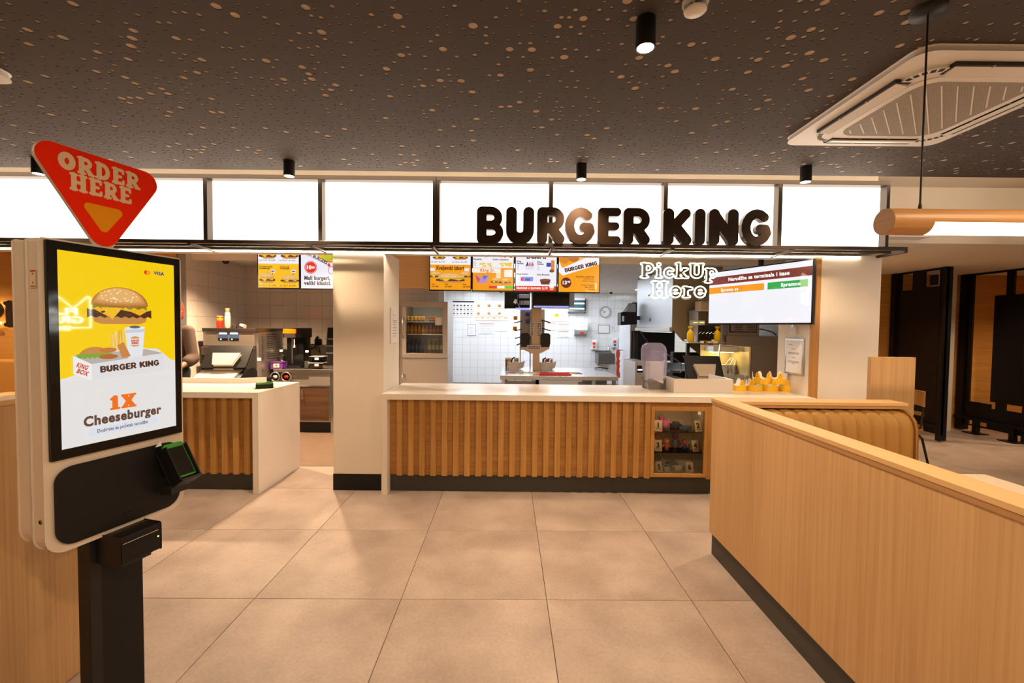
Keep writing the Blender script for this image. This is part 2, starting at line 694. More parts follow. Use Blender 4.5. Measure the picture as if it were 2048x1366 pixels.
SLAB = {
    'O': (0.90, [(.155, arc(.43, .5, .265, .345, 0, 360, 28))]),
    'R': (0.90, [(.14, [(.24, .1), (.24, .9)]), (s_, [(.09, .075), (.40, .075)]), (s_, [(.09, .925), (.3, .925)]),
                 (.11, [(.24, .89), (.45, .89)] + arc(.45, .68, .21, .21, 90, -90) + [(.24, .47)]), (.125, [(.45, .44), (.68, .13)]),
                 (s_, [(.62, .075), (.83, .075)])]),
    'D': (0.90, [(.14, [(.24, .1), (.24, .9)]), (s_, [(.09, .075), (.3, .075)]), (s_, [(.09, .925), (.3, .925)]),
                 (.12, [(.24, .88), (.42, .88)] + arc(.42, .5, .28, .38, 90, -90, 18) + [(.24, .12)])]),
    'E': (0.80, [(.14, [(.24, .1), (.24, .9)]), (s_, [(.09, .075), (.3, .075)]), (s_, [(.09, .925), (.3, .925)]), (.1, [(.2, .9), (.62, .9)]),
                 (.09, [(.2, .5), (.52, .5)]), (.1, [(.2, .1), (.64, .1)]), (s_, [(.66, .9), (.66, .74)]), (s_, [(.68, .1), (.68, .27)])]),
    'H': (0.98, [(.14, [(.24, .1), (.24, .9)]), (.14, [(.71, .1), (.71, .9)]), (.1, [(.24, .5), (.7, .5)]), (s_, [(.09, .075), (.39, .075)]),
                 (s_, [(.09, .925), (.39, .925)]), (s_, [(.56, .075), (.87, .075)]), (s_, [(.56, .925), (.87, .925)])]),
    'P': (0.80, [(.14, [(.24, .1), (.24, .9)]), (s_, [(.09, .075), (.40, .075)]), (s_, [(.09, .925), (.3, .925)]),
                 (.11, [(.24, .89), (.42, .89)] + arc(.42, .65, .23, .24, 90, -90) + [(.24, .41)])]),
    'U': (0.84, [(.13, [(.2, .88), (.2, .36)] + arc(.42, .36, .22, .23, 180, 360) + [(.64, .88)]), (s_, [(.09, .925), (.33, .925)]), (s_, [(.52, .925), (.75, .925)])]),
    'i': (0.44, [(.12, [(.2, .1), (.2, .6)]), (s_, [(.08, .075), (.34, .075)]), (s_, [(.08, .63), (.2, .63)]), (.13, [(.2, .89), (.2, .9)])]),
    'c': (0.60, [(.12, arc(.33, .36, .2, .24, 50, 315, 20)), (.1, [(.47, .56), (.49, .52)])]),
    'k': (0.76, [(.12, [(.22, .1), (.22, .95)]), (s_, [(.09, .075), (.36, .075)]), (s_, [(.09, .95), (.22, .95)]), (.1, [(.26, .32), (.55, .56)]),
                 (.11, [(.34, .38), (.56, .1)]), (s_, [(.46, .61), (.66, .61)]), (s_, [(.5, .075), (.7, .075)])]),
    'p': (0.72, [(.12, [(.2, -.2), (.2, .58)]), (s_, [(.08, -.2), (.34, -.2)]), (s_, [(.08, .62), (.2, .62)]), (.11, arc(.38, .36, .19, .24, 130, -130, 20))]),
    'e': (0.66, [(.11, arc(.33, .36, .21, .25, 0, 320, 22)), (.075, [(.14, .37), (.54, .37)])]),
    'r': (0.62, [(.12, [(.22, .1), (.22, .6)]), (s_, [(.08, .075), (.38, .075)]), (s_, [(.08, .63), (.22, .63)]), (.11, [(.24, .46), (.36, .58), (.47, .56)])]),
    '1': (0.58, [(.15, [(.28, .15), (.28, .86)]), (.09, [(.1, .76), (.28, .9)]), (s_, [(.08, .075), (.48, .075)])]),
    'X': (0.90, [(.14, [(.22, .86), (.64, .14)]), (.13, [(.64, .86), (.22, .14)]), (s_, [(.09, .925), (.38, .925)]), (s_, [(.5, .925), (.79, .925)]),
                 (s_, [(.09, .075), (.36, .075)]), (s_, [(.5, .075), (.79, .075)])]),
}


def contours(strokes, grow=0.0, res=0.018):
    """outline loops of a union of round strokes (marching squares on its distance field)"""
    P = [(r, p) for r, p in strokes]
    xs = [q[0] for r, p in P for q in p]
    ys = [q[1] for r, p in P for q in p]
    rm = max(r for r, p in P) + grow + 3 * res
    X = np.arange(min(xs) - rm, max(xs) + rm, res)
    Y = np.arange(min(ys) - rm, max(ys) + rm, res)
    gx, gy = np.meshgrid(X, Y, indexing='ij')
    D = np.full(gx.shape, 9.0)
    for r, p in P:
        for (ax, ay), (bx, by) in zip(p[:-1], p[1:]):
            dx, dy = bx - ax, by - ay
            L = dx * dx + dy * dy + 1e-12
            t = np.clip(((gx - ax) * dx + (gy - ay) * dy) / L, 0, 1)
            D = np.minimum(D, np.hypot(gx - ax - t * dx, gy - ay - t * dy) - r)
    D = D - grow
    D[np.abs(D) < 1e-9] = 1e-9
    ins = D < 0
    segs = {}

    def pt(i, j, i2, j2):
        a, b = D[i, j], D[i2, j2]
        t = a / (a - b)
        return (X[i] + (X[i2] - X[i]) * t, Y[j] + (Y[j2] - Y[j]) * t)
    code = ins[:-1, :-1] * 1 + ins[1:, :-1] * 2 + ins[1:, 1:] * 4 + ins[:-1, 1:] * 8
    TAB = {1: [(3, 0)], 2: [(0, 1)], 3: [(3, 1)], 4: [(1, 2)], 5: [(3, 2), (1, 0)], 6: [(0, 2)], 7: [(3, 2)], 8: [(2, 3)], 9: [(2, 0)],
           10: [(0, 3), (2, 1)], 11: [(2, 1)], 12: [(1, 3)], 13: [(1, 0)], 14: [(0, 3)]}
    for i, j in zip(*np.nonzero((code > 0) & (code < 15))):
        ed = [(i, j, 'h'), (i + 1, j, 'v'), (i, j + 1, 'h'), (i, j, 'v')]
        for a, b in TAB[int(code[i, j])]:
            segs[ed[a]] = ed[b]

    def epos(e):
        i, j, k = e
        return pt(i, j, i + 1, j) if k == 'h' else pt(i, j, i, j + 1)
    loops = []
    while segs:
        k = next(iter(segs))
        start = k
        lp = []
        while k in segs:
            lp.append(epos(k))
            k = segs.pop(k)
            if k == start:
                break
        if len(lp) > 6:
            loops.append(lp)
    return loops


def fill_loops(loops, extrude=0.0, bevel=0.0):
    """2-D loops with holes -> mesh data (verts, faces) lying in xy, extruded along z"""
    c = bpy.data.curves.new('outline', 'CURVE')
    c.dimensions = '2D'
    c.fill_mode = 'BOTH'
    c.extrude = extrude
    c.bevel_depth = bevel
    c.bevel_resolution = 1
    for lp in loops:
        sp = c.splines.new('POLY')
        sp.points.add(len(lp) - 1)
        sp.points.foreach_set('co', [k for p in lp for k in (p[0], p[1], 0, 1)])
        sp.use_cyclic_u = True
    o = bpy.data.objects.new('outline', c)
    COL.objects.link(o)
    e = o.evaluated_get(bpy.context.evaluated_depsgraph_get())
    m = e.to_mesh()
    v = [tuple(p.co) for p in m.vertices]
    f = [tuple(p.vertices) for p in m.polygons]
    e.to_mesh_clear()
    bpy.data.objects.remove(o)
    bpy.data.curves.remove(c)
    return v, f


FAT = {}


def fat_glyph(style, ch, extrude=0.0, bevel=0.0, grow=0.0):
    k = (id(style), ch, extrude, bevel, grow)
    if k not in FAT:
        FAT[k] = fill_loops(contours(style[ch][1], grow), extrude, bevel)
    return FAT[k]


# the filled letters are made here, while the scene is still small
BK_GLYPH = {c: fat_glyph(ROUND, c, 0.085, 0.0, 0.0) for c in 'BURGEKIN'}
for c_ in 'ORDEHP1X':
    fat_glyph(SLAB, c_)
for c_ in 'BURGEKIN':
    fat_glyph(ROUND, c_)
PE_GLYPH = {c: fat_glyph(SLAB, c, 0.04) for c in 'PE'}


# ---------------------------------------------------------------- flat print
class Print:
    """a flat picture in the plane of a screen or sheet: (u, v) in metres, layers a hair apart"""

    def __init__(s, step=0.0004):
        s.mb = MB()
        s.step = step
        s.k = 1.0

    def lay(s, n=1):
        s.k += n
        return s

    def poly(s, pts, col):
        a = sum(p[0] * q[1] - q[0] * p[1] for p, q in zip(pts, pts[1:] + pts[:1]))
        if a < 0:
            pts = pts[::-1]
        s.mb.add([(p[0], -s.k * s.step, p[1]) for p in pts], [list(range(len(pts)))], col)
        return s

    def rect(s, x0, y0, x1, y1, col):
        return s.poly([(x0, y0), (x1, y0), (x1, y1), (x0, y1)], col)

    def oval(s, cx, cy, rx, ry, col, a0=0, a1=360, n=24):
        return s.poly([(cx + rx * cos(radians(a0 + (a1 - a0) * k / n)), cy + ry * sin(radians(a0 + (a1 - a0) * k / n))) for k in range(n if a1 - a0 >= 360 else n + 1)], col)

    def rrect(s, x0, y0, x1, y1, r, col):
        p = []
        for cx, cy, st in ((x1 - r, y1 - r, 0), (x0 + r, y1 - r, 90), (x0 + r, y0 + r, 180), (x1 - r, y0 + r, 270)):
            p += [(cx + r * cos(radians(st + t)), cy + r * sin(radians(st + t))) for t in (0, 30, 60, 90)]
        return s.poly(p, col)

    def text(s, t, x, y, size, col, bold=True, align='l', rot=0.0, width=None):
        g = GLB if bold else GL
        tr = 0.05 if bold else 0.0
        w = text_width(t, size, bold)
        sx = 1.0
        if width:
            sx = width / w
            w = width
        ox = {'l': 0, 'c': -w / 2, 'r': -w}[align]
        cr, sr = cos(radians(rot)), sin(radians(rot))
        pen = 0.0
        for ch in t:
            if ch == ' ':
                pen += 0.30 + tr
                continue
            adv, v, f = g.get(ch, g['o'])
            V = []
            for a, b in v:
                px, py = ox + (pen + a) * size * sx, b * size
                V.append((x + px * cr - py * sr, -s.k * s.step, y + px * sr + py * cr))
            s.mb.add(V, f, col)
            pen += adv + tr
        return s

    def fat(s, style, t, x, y, size, col, align='c', width=None, track=0.0, rot=0.0):
        w = sum((0.4 if c == ' ' else style[c][0] + track) for c in t) * size
        sx = 1.0 if not width else width / w
        w *= sx
        pen = {'l': 0, 'c': -w / 2, 'r': -w}[align]
        cr, sr = cos(radians(rot)), sin(radians(rot))
        for ch in t:
            if ch == ' ':
                pen += 0.4 * size * sx
                continue
            v, f = fat_glyph(style, ch)
            V = []
            for p in v:
                px, py = pen + p[0] * size * sx, p[1] * size
                V.append((x + px * cr - py * sr, -s.k * s.step, y + px * sr + py * cr))
            s.mb.add(V, f, col)
            pen += (style[ch][0] + track) * size * sx
        return s

    def burger(s, x, y, w, h, bun='C9803A', layers=True, long=False):
        """drawn hamburger: bottom bun, patty, cheese, lettuce, seeded top bun"""
        s.lay()
        s.poly([(x - w * .43, y + h * .22), (x - w * .40, y + h * .06), (x - w * .3, y), (x + w * .3, y), (x + w * .40, y + h * .06), (x + w * .43, y + h * .22)], 'C98A48')
        s.lay()
        s.poly([(x - w * .5 + w * k / 16, y + h * (.16 + .05 * (k % 2))) for k in range(17)] + [(x + w * .5 - w * k / 16, y + h * (.40 - .03 * (k % 2))) for k in range(17)], '4A2A1C')
        s.lay()
        s.poly([(x - w * .44, y + h * .42), (x - w * .2, y + h * .20), (x - w * .03, y + h * .40), (x + w * .16, y + h * .34), (x + w * .3, y + h * .24), (x + w * .48, y + h * .42)], 'F6B21A')
        s.lay()
        s.poly([(x - w * .42 + w * .84 * k / 12, y + h * (.40 + .05 * (k % 2))) for k in range(13)] + [(x + w * .42 - w * .84 * k / 12, y + h * (.52 - .03 * (k % 2))) for k in range(13)], '7C8A2E')
        s.lay()
        rr = random.Random(8)
        for k in range(14):                       # charred crumbs on the patty
            s.oval(x + w * rr.uniform(-.46, .46), y + h * rr.uniform(.20, .34), w * .022, h * .026, ['35190F', '5E3826', '2A120A'][k % 3], n=8)
        s.lay()
        s.poly([(x - w * .30, y + h * .44), (x - w * .14, y + h * .12), (x + w * .02, y + h * .44)], 'F8BC22')
        s.lay()
        for k in range(3):                        # pickle slices
            s.oval(x + w * (-.10 + .2 * k), y + h * .485, w * .10, h * .035, ['6E7A2A', '86923A', '6E7A2A'][k], n=14)
        s.lay()
        c0, c1 = np.array(lin(bun)), np.array(lin('E8B26A'))
        for q in range(6):                        # domed bun, browner towards its rim
            u = q / 5
            rx, top, lo = w * (.44 - .12 * u), h * (1.0 - .03 * u), h * (.50 + .16 * u)
            n = 18
            pts = [(x - w * .02 * u + rx * cos(t), y + lo + (top - lo) * sin(t)) for t in [pi - pi * k / n for k in range(n + 1)]]
            pts += [(x - w * .02 * u + rx * .92 * cos(t), y + lo - h * .035 * sin(t)) for t in [pi * k / 8 for k in range(9)]]
            s.poly(pts, tuple(c0 + (c1 - c0) * u))
            s.lay(.5)
        s.lay()
        rr = random.Random(3)
        for k in range(40):
            a, b = rr.uniform(0, 2 * pi), rr.uniform(0.1, .95) ** .5
            s.oval(x - w * .03 + w * .31 * b * cos(a), y + h * (.76 + .19 * b * sin(a)), w * .013, h * .015, 'FFF0D0', n=6)
        return s

    def build(s, name, material, parent, M):
        """M carries the (u, -, v) plane into the world"""
        s.mb.v = [tuple(M @ Vector(p)) for p in s.mb.v]
        return s.mb.build(name, material, parent)


# ================================================================ THE SETTING
CZ = 2.791            # underside of the black perforated ceiling
YF = 3.88             # front of the columns
TR = 0.0097           # the floor grid lies very slightly askew to the counters

floor = struct(bxo('floor', 'grout', -8.6, 9.2, -3.6, 12.0, -0.06, -0.005))
tile_me = MB().box(-.3985, .3985, -.3985, .3985, -.0048, 0).build('tile', 'floor_porcelain', floor, local=True, bev=0.0012, seg=1)
tile_data = tile_me.data
bpy.data.objects.remove(tile_me)
ct, st = cos(TR), sin(TR)
fl = floor.location
for i in range(-10, 11):
    for j in range(-6, 7):
        a, b = i * .8 - .572 + .4, 3.1244 + j * .8 + .4
        x, y = ct * a - st * b, st * a + ct * b
        if not (-8.1 < x < 8.7):
            continue
        if y > 4.75 and -3.9 < x < 3.0:
            continue
        if y > 5.2 and x < 0 or y > 6.9:
            continue
        if y < -1.0 or abs(x) > 5.2 and y < 1.5:
            continue
        share(tile_data, 'tile', (x - fl.x, y - fl.y, -fl.z), floor, rot=(0, 0, TR))
kf = struct(bxo('floor_kitchen', 'kitchen_floor', -4.15, 4.0, 4.53, 11.4, -0.004, 0.003))

# black perforated ceiling: every hole is cut through the board, pale fleece behind it
rng = np.random.default_rng(5)
CELL, HX0, HX1, HY0, HY1 = 0.052, -5.2, 5.2, 1.2, 3.63
nx, ny = int((HX1 - HX0) / CELL), int((HY1 - HY0) / CELL)
HX1, HY1 = HX0 + nx * CELL, HY0 + ny * CELL
V, F, SM = [], [], []
gridid = {}
for i in range(nx + 1):
    for j in range(ny + 1):
        gridid[i, j] = len(V)
        V.append((HX0 + i * CELL, HY0 + j * CELL, CZ))
sizes = rng.choice([0, 1, 2, 3], size=(nx, ny), p=[.19, .53, .22, .06])
RAD = [0, .0058, .0105, .0195]
for i in range(nx):
    for j in range(ny):
        c = [gridid[i, j], gridid[i + 1, j], gridid[i + 1, j + 1], gridid[i, j + 1]]
        k = sizes[i, j]
        if k == 0:
            F.append((c[0], c[3], c[2], c[1]))
            continue
        r = RAD[k] * rng.uniform(.9, 1.08)
        n = 16 if k == 3 else (12 if k == 2 else 8)
        jm = CELL / 2 - r - .003
        cx = HX0 + (i + .5) * CELL + rng.uniform(-jm, jm)
        cy = HY0 + (j + .5) * CELL + rng.uniform(-jm, jm)
        b0 = len(V)
        for q in range(n):
            t = 2 * pi * (q + .5) / n - 3 * pi / 4
            V.append((cx + r * cos(t), cy + r * sin(t), CZ))
        for q in range(n):
            t = 2 * pi * (q + .5) / n - 3 * pi / 4
            V.append((cx + r * cos(t), cy + r * sin(t), CZ + .0026))
        m = n // 4
        for s in range(4):            # corner s serves the circle points from s*m-m/2 to s*m+m/2
            ids = [b0 + (s * m + q - m // 2) % n for q in range(m)]
            nxt = b0 + (s * m + m - m // 2) % n
            for a, b in zip(ids, ids[1:]):
                F.append((c[s], a, b))
            F.append((c[s], ids[-1], nxt, c[(s + 1) % 4]))
        for q in range(n):
            F.append((b0 + q, b0 + n + q, b0 + n + (q + 1) % n, b0 + (q + 1) % n))
cb = MB()
cb.v, cb.f = V, F
cb.c, cb.smooth = [None] * len(F), [False] * len(F)
ceil = struct(cb.build('ceiling', 'ceiling_black', None, origin=(0, 2, CZ)))
bxo('backing_fleece', 'ceiling_fleece', HX0, HX1, HY0, HY1, CZ + .0028, CZ + .012, ceil)
mb = MB()
mb.box(HX0, 5.2, HY1, 3.65, CZ, CZ + .04)
mb.box(5.2, 6.2, 1.2, 3.65, CZ, CZ + .04)
mb.box(-8.6, HX0, -3.6, 3.65, CZ, CZ + .04)
mb.box(HX0, 6.2, -3.6, HY0, CZ, CZ + .04)
mb.build('border_board', 'ceiling_black', ceil)
struct(bxo('ceiling_slab', 'slab_paint', -8.6, 9.2, -3.6, 12.0, 2.92, 3.0))

# service area and kitchen shell
struct(bxo('ceiling_service', 'white_paint', -8.5, 4.0, 4.15, 6.7, 2.40, 2.46))
head = struct(bxo('wall_front', 'cream_paint', -8.5, 3.3, 3.95, 4.15, 2.17, 2.92))
col_l = struct(bxo('wall_column_left', 'cream_paint', -1.61, -1.155, YF, 4.40, 0, 2.17))
struct(bxo('baseboard_column_left', 'black_plastic', -1.613, -1.152, YF - .004, 4.403, 0, 0.15))
col_r = struct(bxo('wall_column_right', 'cream_paint', 2.76, 3.30, YF, 4.36, 0, 2.17))
struct(bxo('wall_column_right_side', 'cream_paint', 2.69, 2.76, YF + .012, 4.36, 0, 2.17))
struct(bxo('trim_1', 'oak_frame', 2.685, 2.762, YF - .004, YF + .012, 0, 2.17))
struct(bxo('wall_service_right', 'cream_paint', 3.18, 3.30, 4.36, 4.95, 0, 2.46))
struct(bxo('wall_service_jog', 'cream_paint', 3.18, 4.10, 4.95, 5.05, 0, 2.46))
struct(bxo('wall_kitchen_right', 'cream_paint', 4.0, 4.10, 5.05, 11.5, 0, 2.46))


def tiled_wall(name, mname, gmat, x0, y0, dx, dy, length, z0, z1, thick=.1, size=.2, flip=1):
    """a wall with every glazed tile set on it; (dx, dy) runs along the wall, tiles face the right-hand normal"""
    nxv, nyv = dy * flip, -dx * flip
    mb = MB()
    M = Matrix(((dx, -nxv, 0, x0), (dy, -nyv, 0, y0), (0, 0, 1, 0), (0, 0, 0, 1)))
    mb.box(0, length, 0, thick, 0, 2.46, M=M)
    w = struct(mb.build(name, gmat, None))
    t = MB().box(-size / 2 + .0015, size / 2 - .0015, -.004, 0, -size / 2 + .0015, size / 2 - .0015)
    tm = t.build('tile', mname, w, local=True, bev=.0012, seg=1)
    data = tm.data
    bpy.data.objects.remove(tm)
    o = w.location
    rz = math.atan2(dy, dx) if flip > 0 else math.atan2(dy, dx)
    nc, nr = int(length / size + .01), int((z1 - z0) / size + .3)
    for i in range(nc):
        for j in range(nr):
            a, z = (i + .5) * size, z1 - (j + .5) * size
            if z < z0:
                continue
            share(data, 'tile', (x0 + dx * a - o.x, y0 + dy * a - o.y, z - o.z), w, rot=(0, 0, rz))
    return w


wall_kb = tiled_wall('wall_kitchen_back', 'glazed_tile', 'tile_grout', -1.9, 11.4, 1, 0, 5.8, 0.02, 2.42)
wall_lb = tiled_wall('wall_service_back', 'glazed_tile_cream', 'tile_grout', -4.15, 6.7, 1, 0, 3.0, 0.62, 2.40)
struct(bxo('wall_service_back_end', 'white_paint', -1.15, -1.057, 6.70, 6.80, 0, 2.42))
wall_ls = tiled_wall('wall_service_left', 'glazed_tile_cream', 'tile_grout', -4.15, 5.5, 0, 1, 1.2, 0.62, 2.40)
struct(bxo('wall_kitchen_left', 'white_paint', -2.0, -1.9, 6.8, 11.5, 0, 2.46))

# kitchen ceiling of lay-in panels, some of them lights
kc = struct(bxo('ceiling_kitchen', 'tile_grout', -2.0, 4.0, 6.70, 11.5, 2.43, 2.46))
kp = MB().box(-.296, .296, -.296, .296, 0, .008).build('ceiling_panel', 'white_paint', kc, local=True, bev=.003, seg=1)
kpd = kp.data
bpy.data.objects.remove(kp)
emit('kitchen_light', COOL, KITCHEN_EMIT)
ld = MB().box(-.27, .27, -.27, .27, -.004, .006).build('x', 'kitchen_light', kc, local=True)
ldd = ld.data
bpy.data.objects.remove(ld)
ko = kc.location
LIGHTS_K = {(1, 1), (3, 1), (1, 4), (3, 4), (1, 6), (3, 6), (8, 2), (8, 5), (4, 4), (5, 4), (4, 6), (5, 6)}  # placed out of view; the last ones added to brighten the right side
for i in range(9):
    for j in range(8):
        x, y = -1.7 + i * .6 + .1, 7.05 + j * .6
        if (i, j) in LIGHTS_K:
            t = thing('ceiling_light', 'square white light panel set out of view in the kitchen ceiling', 'light', (x, y, 2.42), 0, 'kitchen ceiling light panels')
            MB().box(-.296, .296, -.296, .296, 0, .008).build('frame', 'white_plastic', t, local=True)
            share(ldd, 'diffuser', (0, 0, 0), t)
        else:
            share(kpd, 'ceiling_panel', (x - ko.x, y - ko.y, 2.42 - ko.z), kc)
for x in (.25, .90):  # added out of view to light the prep table
    t = thing('ceiling_light', 'square white light panel added unseen above the prep table, %s' % ('nearer the fridge' if x < .5 else 'nearer the exhaust hood'), 'light', (x, 6.25, 2.392), 0, 'added light panels above the prep table')
    MB().box(-.296, .296, -.296, .296, 0, .008).build('frame', 'white_plastic', t, local=True)
    share(ldd, 'diffuser', (0, 0, 0), t)
# bulkhead over the service area, carrying the menu boards
struct(bxo('wall_menu_bulkhead', 'oak_cap_x', -1.50, -0.20, 5.56, 5.66, 1.985, 2.40))
struct(bxo('wall_menu_bulkhead_upper', 'cream_paint', -4.15, 4.0, 5.60, 5.70, 2.33, 2.40))

# right-hand dining area
struct(bxo('wall_bulkhead_right', 'cream_paint', 3.30, 9.1, 4.30, 4.42, 2.37, 2.92))
struct(bxo('ceiling_right', 'cream_paint', 4.11, 9.1, 4.42, 7.0, 2.37, 2.42))
struct(bxo('ceiling_right_corner', 'cream_paint', 3.30, 4.11, 4.42, 4.95, 2.37, 2.42))
struct(bxo('wall_right_back', 'pine_wall', 4.11, 9.1, 6.65, 6.80, 0, 2.40))
struct(bxo('wall_right_side', 'pine_wall', 8.2, 8.35, 3.7, 6.65, 0, 2.40))
struct(bxo('wall_right', 'cream_paint', 4.70, 4.85, -3.6, 3.55, 0, 2.92))
struct(bxo('wall_rear', 'cream_paint', -8.6, 4.85, -3.75, -3.6, 0, 2.92))
# left-hand dining area
struct(bxo('wall_left_back', 'pine_wall', -8.6, -4.27, 5.50, 5.65, 0, 2.42))
struct(bxo('wall_left', 'cream_paint', -8.75, -8.6, -3.6, 5.65, 0, 2.92))


# ================================================================ FASCIA: light boxes, canopy rail, lettering
emit('lightbox', (1.0, 0.82, 0.66), LIGHTBOX_EMIT)


def light_box(label, xs, parts_gap=.018):
    """xs: panel joints; dark frame with one glowing pane per bay"""
    t = thing('light_box', label, 'light box', ((xs[0] + xs[-1]) / 2, 3.86, 2.19), 0, 'fascia light boxes')
    a, b = xs[0], xs[-1]
    bxo('top_rail', 'bronze_frame', a, b, 3.80, 3.945, 2.768, 2.805, t, .002)
    bxo('bottom_rail', 'bronze_frame', a, b, 3.80, 3.945, 2.195, 2.232, t, .002)
    bxo('back_panel', 'white_paint', a, b, 3.935, 3.945, 2.232, 2.768, t)
    for i, x in enumerate(xs):
        w = .018
        x0, x1 = (x, x + .028) if i == 0 else ((x - .028, x) if i == len(xs) - 1 else (x - w, x + w))
        bxo('mullion', 'bronze_frame', x0, x1, 3.80, 3.90, 2.232, 2.768, t, .002)
    for x0, x1 in zip(xs[:-1], xs[1:]):
        bxo('diffuser_panel', 'lightbox', x0 + .012, x1 - .012, 3.872, 3.88, 2.232, 2.768, t)
    return t


light_box('long glowing white light box over the till counter, behind the red order sign', [-5.70, -4.695, -3.695, -2.692, -1.689, -.677])
light_box('glowing white light box directly behind the big brown lettering', [-.673, .328, 1.33, 2.33, 3.285])

# steel ladder canopy under the light boxes
emit('led_strip', (1.0, 0.78, 0.56), 75.0)
cn = thing('canopy_rail', 'dark steel ladder-shaped canopy rail with a light strip under the light boxes', 'canopy', (-1.2, 3.75, 2.165))
bxo('front_bar', 'bronze_frame', -5.7, 3.275, 3.60, 3.635, 2.168, 2.198, cn, .002)
bxo('back_bar', 'steel_satin', -5.7, 3.275, 3.90, 3.935, 2.145, 2.168, cn, .002)
bxo('middle_bar', 'bronze_frame', -5.7, 3.275, 3.755, 3.78, 2.172, 2.195, cn, .002)
for x in (-5.69, -4.70, -3.695, -2.692, -1.689, -.675, .328, 1.33, 2.33, 3.262):
    bxo('cross_brace', 'bronze_frame', x - .013, x + .013, 3.60, 3.935, 2.150, 2.172, cn, .002)
bxo('light_strip', 'led_strip', -5.6, 3.1, 3.872, 3.884, 2.156, 2.160, cn)
bxo('strip_channel', 'steel_satin', -5.6, 3.1, 3.866, 3.89, 2.160, 2.172, cn)

# hidden cove light on the edge of the black ceiling
emit('cove_led', (1.0, 0.74, 0.50), 34.0)
cv = thing('cove_light', 'hidden warm cove light along the edge of the black ceiling', 'light strip', (0, 3.648, CZ + .04))
bxo('profile', 'white_plastic', -6.0, 6.0, 3.636, 3.646, CZ + .0405, CZ + .056, cv)
bxo('strip', 'cove_led', -6.0, 6.0, 3.646, 3.650, CZ + .042, CZ + .054, cv)
# the big letters stand on the front bar
sg = thing('sign_lettering', 'chunky rounded dark brown letters reading BURGER KING on the canopy', 'sign', (.93, 3.60, 2.198))
BK = [('B', 954, 1007), ('U', 1012, 1068), ('R', 1074, 1129), ('G', 1130, 1189), ('E', 1195, 1241), ('R', 1246, 1299),
      ('K', 1325, 1382), ('I', 1388, 1409), ('N', 1416, 1475), ('G', 1481, 1540)]
LH = .302
for ch, a, b in BK:
    v, f = BK_GLYPH[ch]
    xa, xb = at(a, 452, 3.61).x, at(b, 452, 3.61).x
    lo, hi = min(p[0] for p in v), max(p[0] for p in v)
    yo, yh = min(p[1] for p in v), max(p[1] for p in v)
    mb = MB()
    mb.add([(xa + (p[0] - lo) / (hi - lo) * (xb - xa), 3.617 - p[2] * LH, 2.190 + (p[1] - yo) / (yh - yo) * LH) for p in v], f)
    mb.build('letter', 'letter_brown', sg)


# ================================================================ CEILING FITTINGS
def spot_lens_emit():
    return emit('spot_lens', (1.0, 0.72, 0.40), 26.0)


spot_lens_emit()


def ceiling_spot(x, y, label, tilt=0.0, power=SPOT_W, cone=105, blend=.75):
    t = thing('ceiling_spotlight', label, 'spotlight', (x, y, CZ), 0, 'black cylinder spotlights on the ceiling')
    b = MB()
    b.lathe([(.0405, -.118), (.0405, -.002), (.039, 0)], n=28)

    b.build('housing', 'black_matt', t, local=True)
    MB().lathe([(.039, -.1185), (.0405, -.120), (.036, -.120), (.034, -.112)], n=28).build('rim', 'dark_metal', t, local=True)
    MB().lathe([(.0001, -.119), (.034, -.119)], n=28).build('lens', 'spot_lens', t, local=True)
    light('SPOT', 'beam', (0, 0, -.128), power, WARM, t, spot_size=radians(cone), spot_blend=blend, shadow_soft_size=.034)
    return t


for x, y, lb in ((-3.763, 3.455, 'black cylinder spotlight half hidden by the red order sign'),
                 (-1.774, 3.448, 'black cylinder spotlight above the cream column beside the till counter'),
                 (.536, 3.455, 'black cylinder spotlight hanging in front of the lettering'),
                 (2.315, 3.46, 'black cylinder spotlight near the right end of the light box'),
                 (.546, 1.846, 'large near black cylinder spotlight beside the smoke detector')):
    ceiling_spot(x, y, lb, power=SPOT_W * (.8 if y > 3 else 1.0))
for x, y in ((-2.6, .9), (2.7, .9), (.3, -.4), (-2.2, -1.3), (2.6, -1.3)):  # extra unseen spotlights added as fill, beams widened to reach the counters
    ceiling_spot(x, y, 'unseen black cylinder spotlight added behind the viewpoint as fill', power=SPOT_W * (1.0 if x > -1 else .3), cone=168, blend=.3)
for x, y in ((-5.6, 2.6), (-5.9, .4)):  # unseen spotlights added because this side was too dark
    ceiling_spot(x, y, 'unseen black cylinder spotlight added to brighten the left dining area')



def fill_downlight(x, y, z, label, power, colr=WARM, cone=130):  # lamps added as fill; no such fittings are known in these ceilings
    t = thing('fill_downlight', label, 'fill_downlight', (x, y, z), 0, 'added fill lamps')
    MB().lathe([(.050, 0), (.050, -.004), (.040, -.005), (.036, .0)], n=24).build('trim_ring', 'white_plastic', t, local=True)
    MB().lathe([(.0001, -.001), (.037, -.001)], n=24).build('lens', 'spot_lens', t, local=True)
    light('SPOT', 'beam', (0, 0, -.012), power, colr, t, spot_size=radians(cone), spot_blend=.8, shadow_soft_size=.036)


for x, y in ((-3.4, 5.15), (-2.3, 5.15)):
    fill_downlight(x, y, 2.40, 'lamp added to brighten the till area', 380)
for x, y in ((.0, 5.3), (1.2, 5.3), (2.45, 5.1)):
    fill_downlight(x, y, 2.40, 'lamp added to brighten the pick-up counter aisle', 70)
for x, y in ((4.6, 5.5), (6.3, 5.2), (7.5, 5.4)):
    fill_downlight(x, y, 2.37, 'lamp added to brighten the right-hand dining area', 100)
for x, y in ((-6.6, 4.7), (-5.4, 4.7)):
    fill_downlight(x, y, 2.40, 'lamp added to brighten the bench in the left dining area', 90)
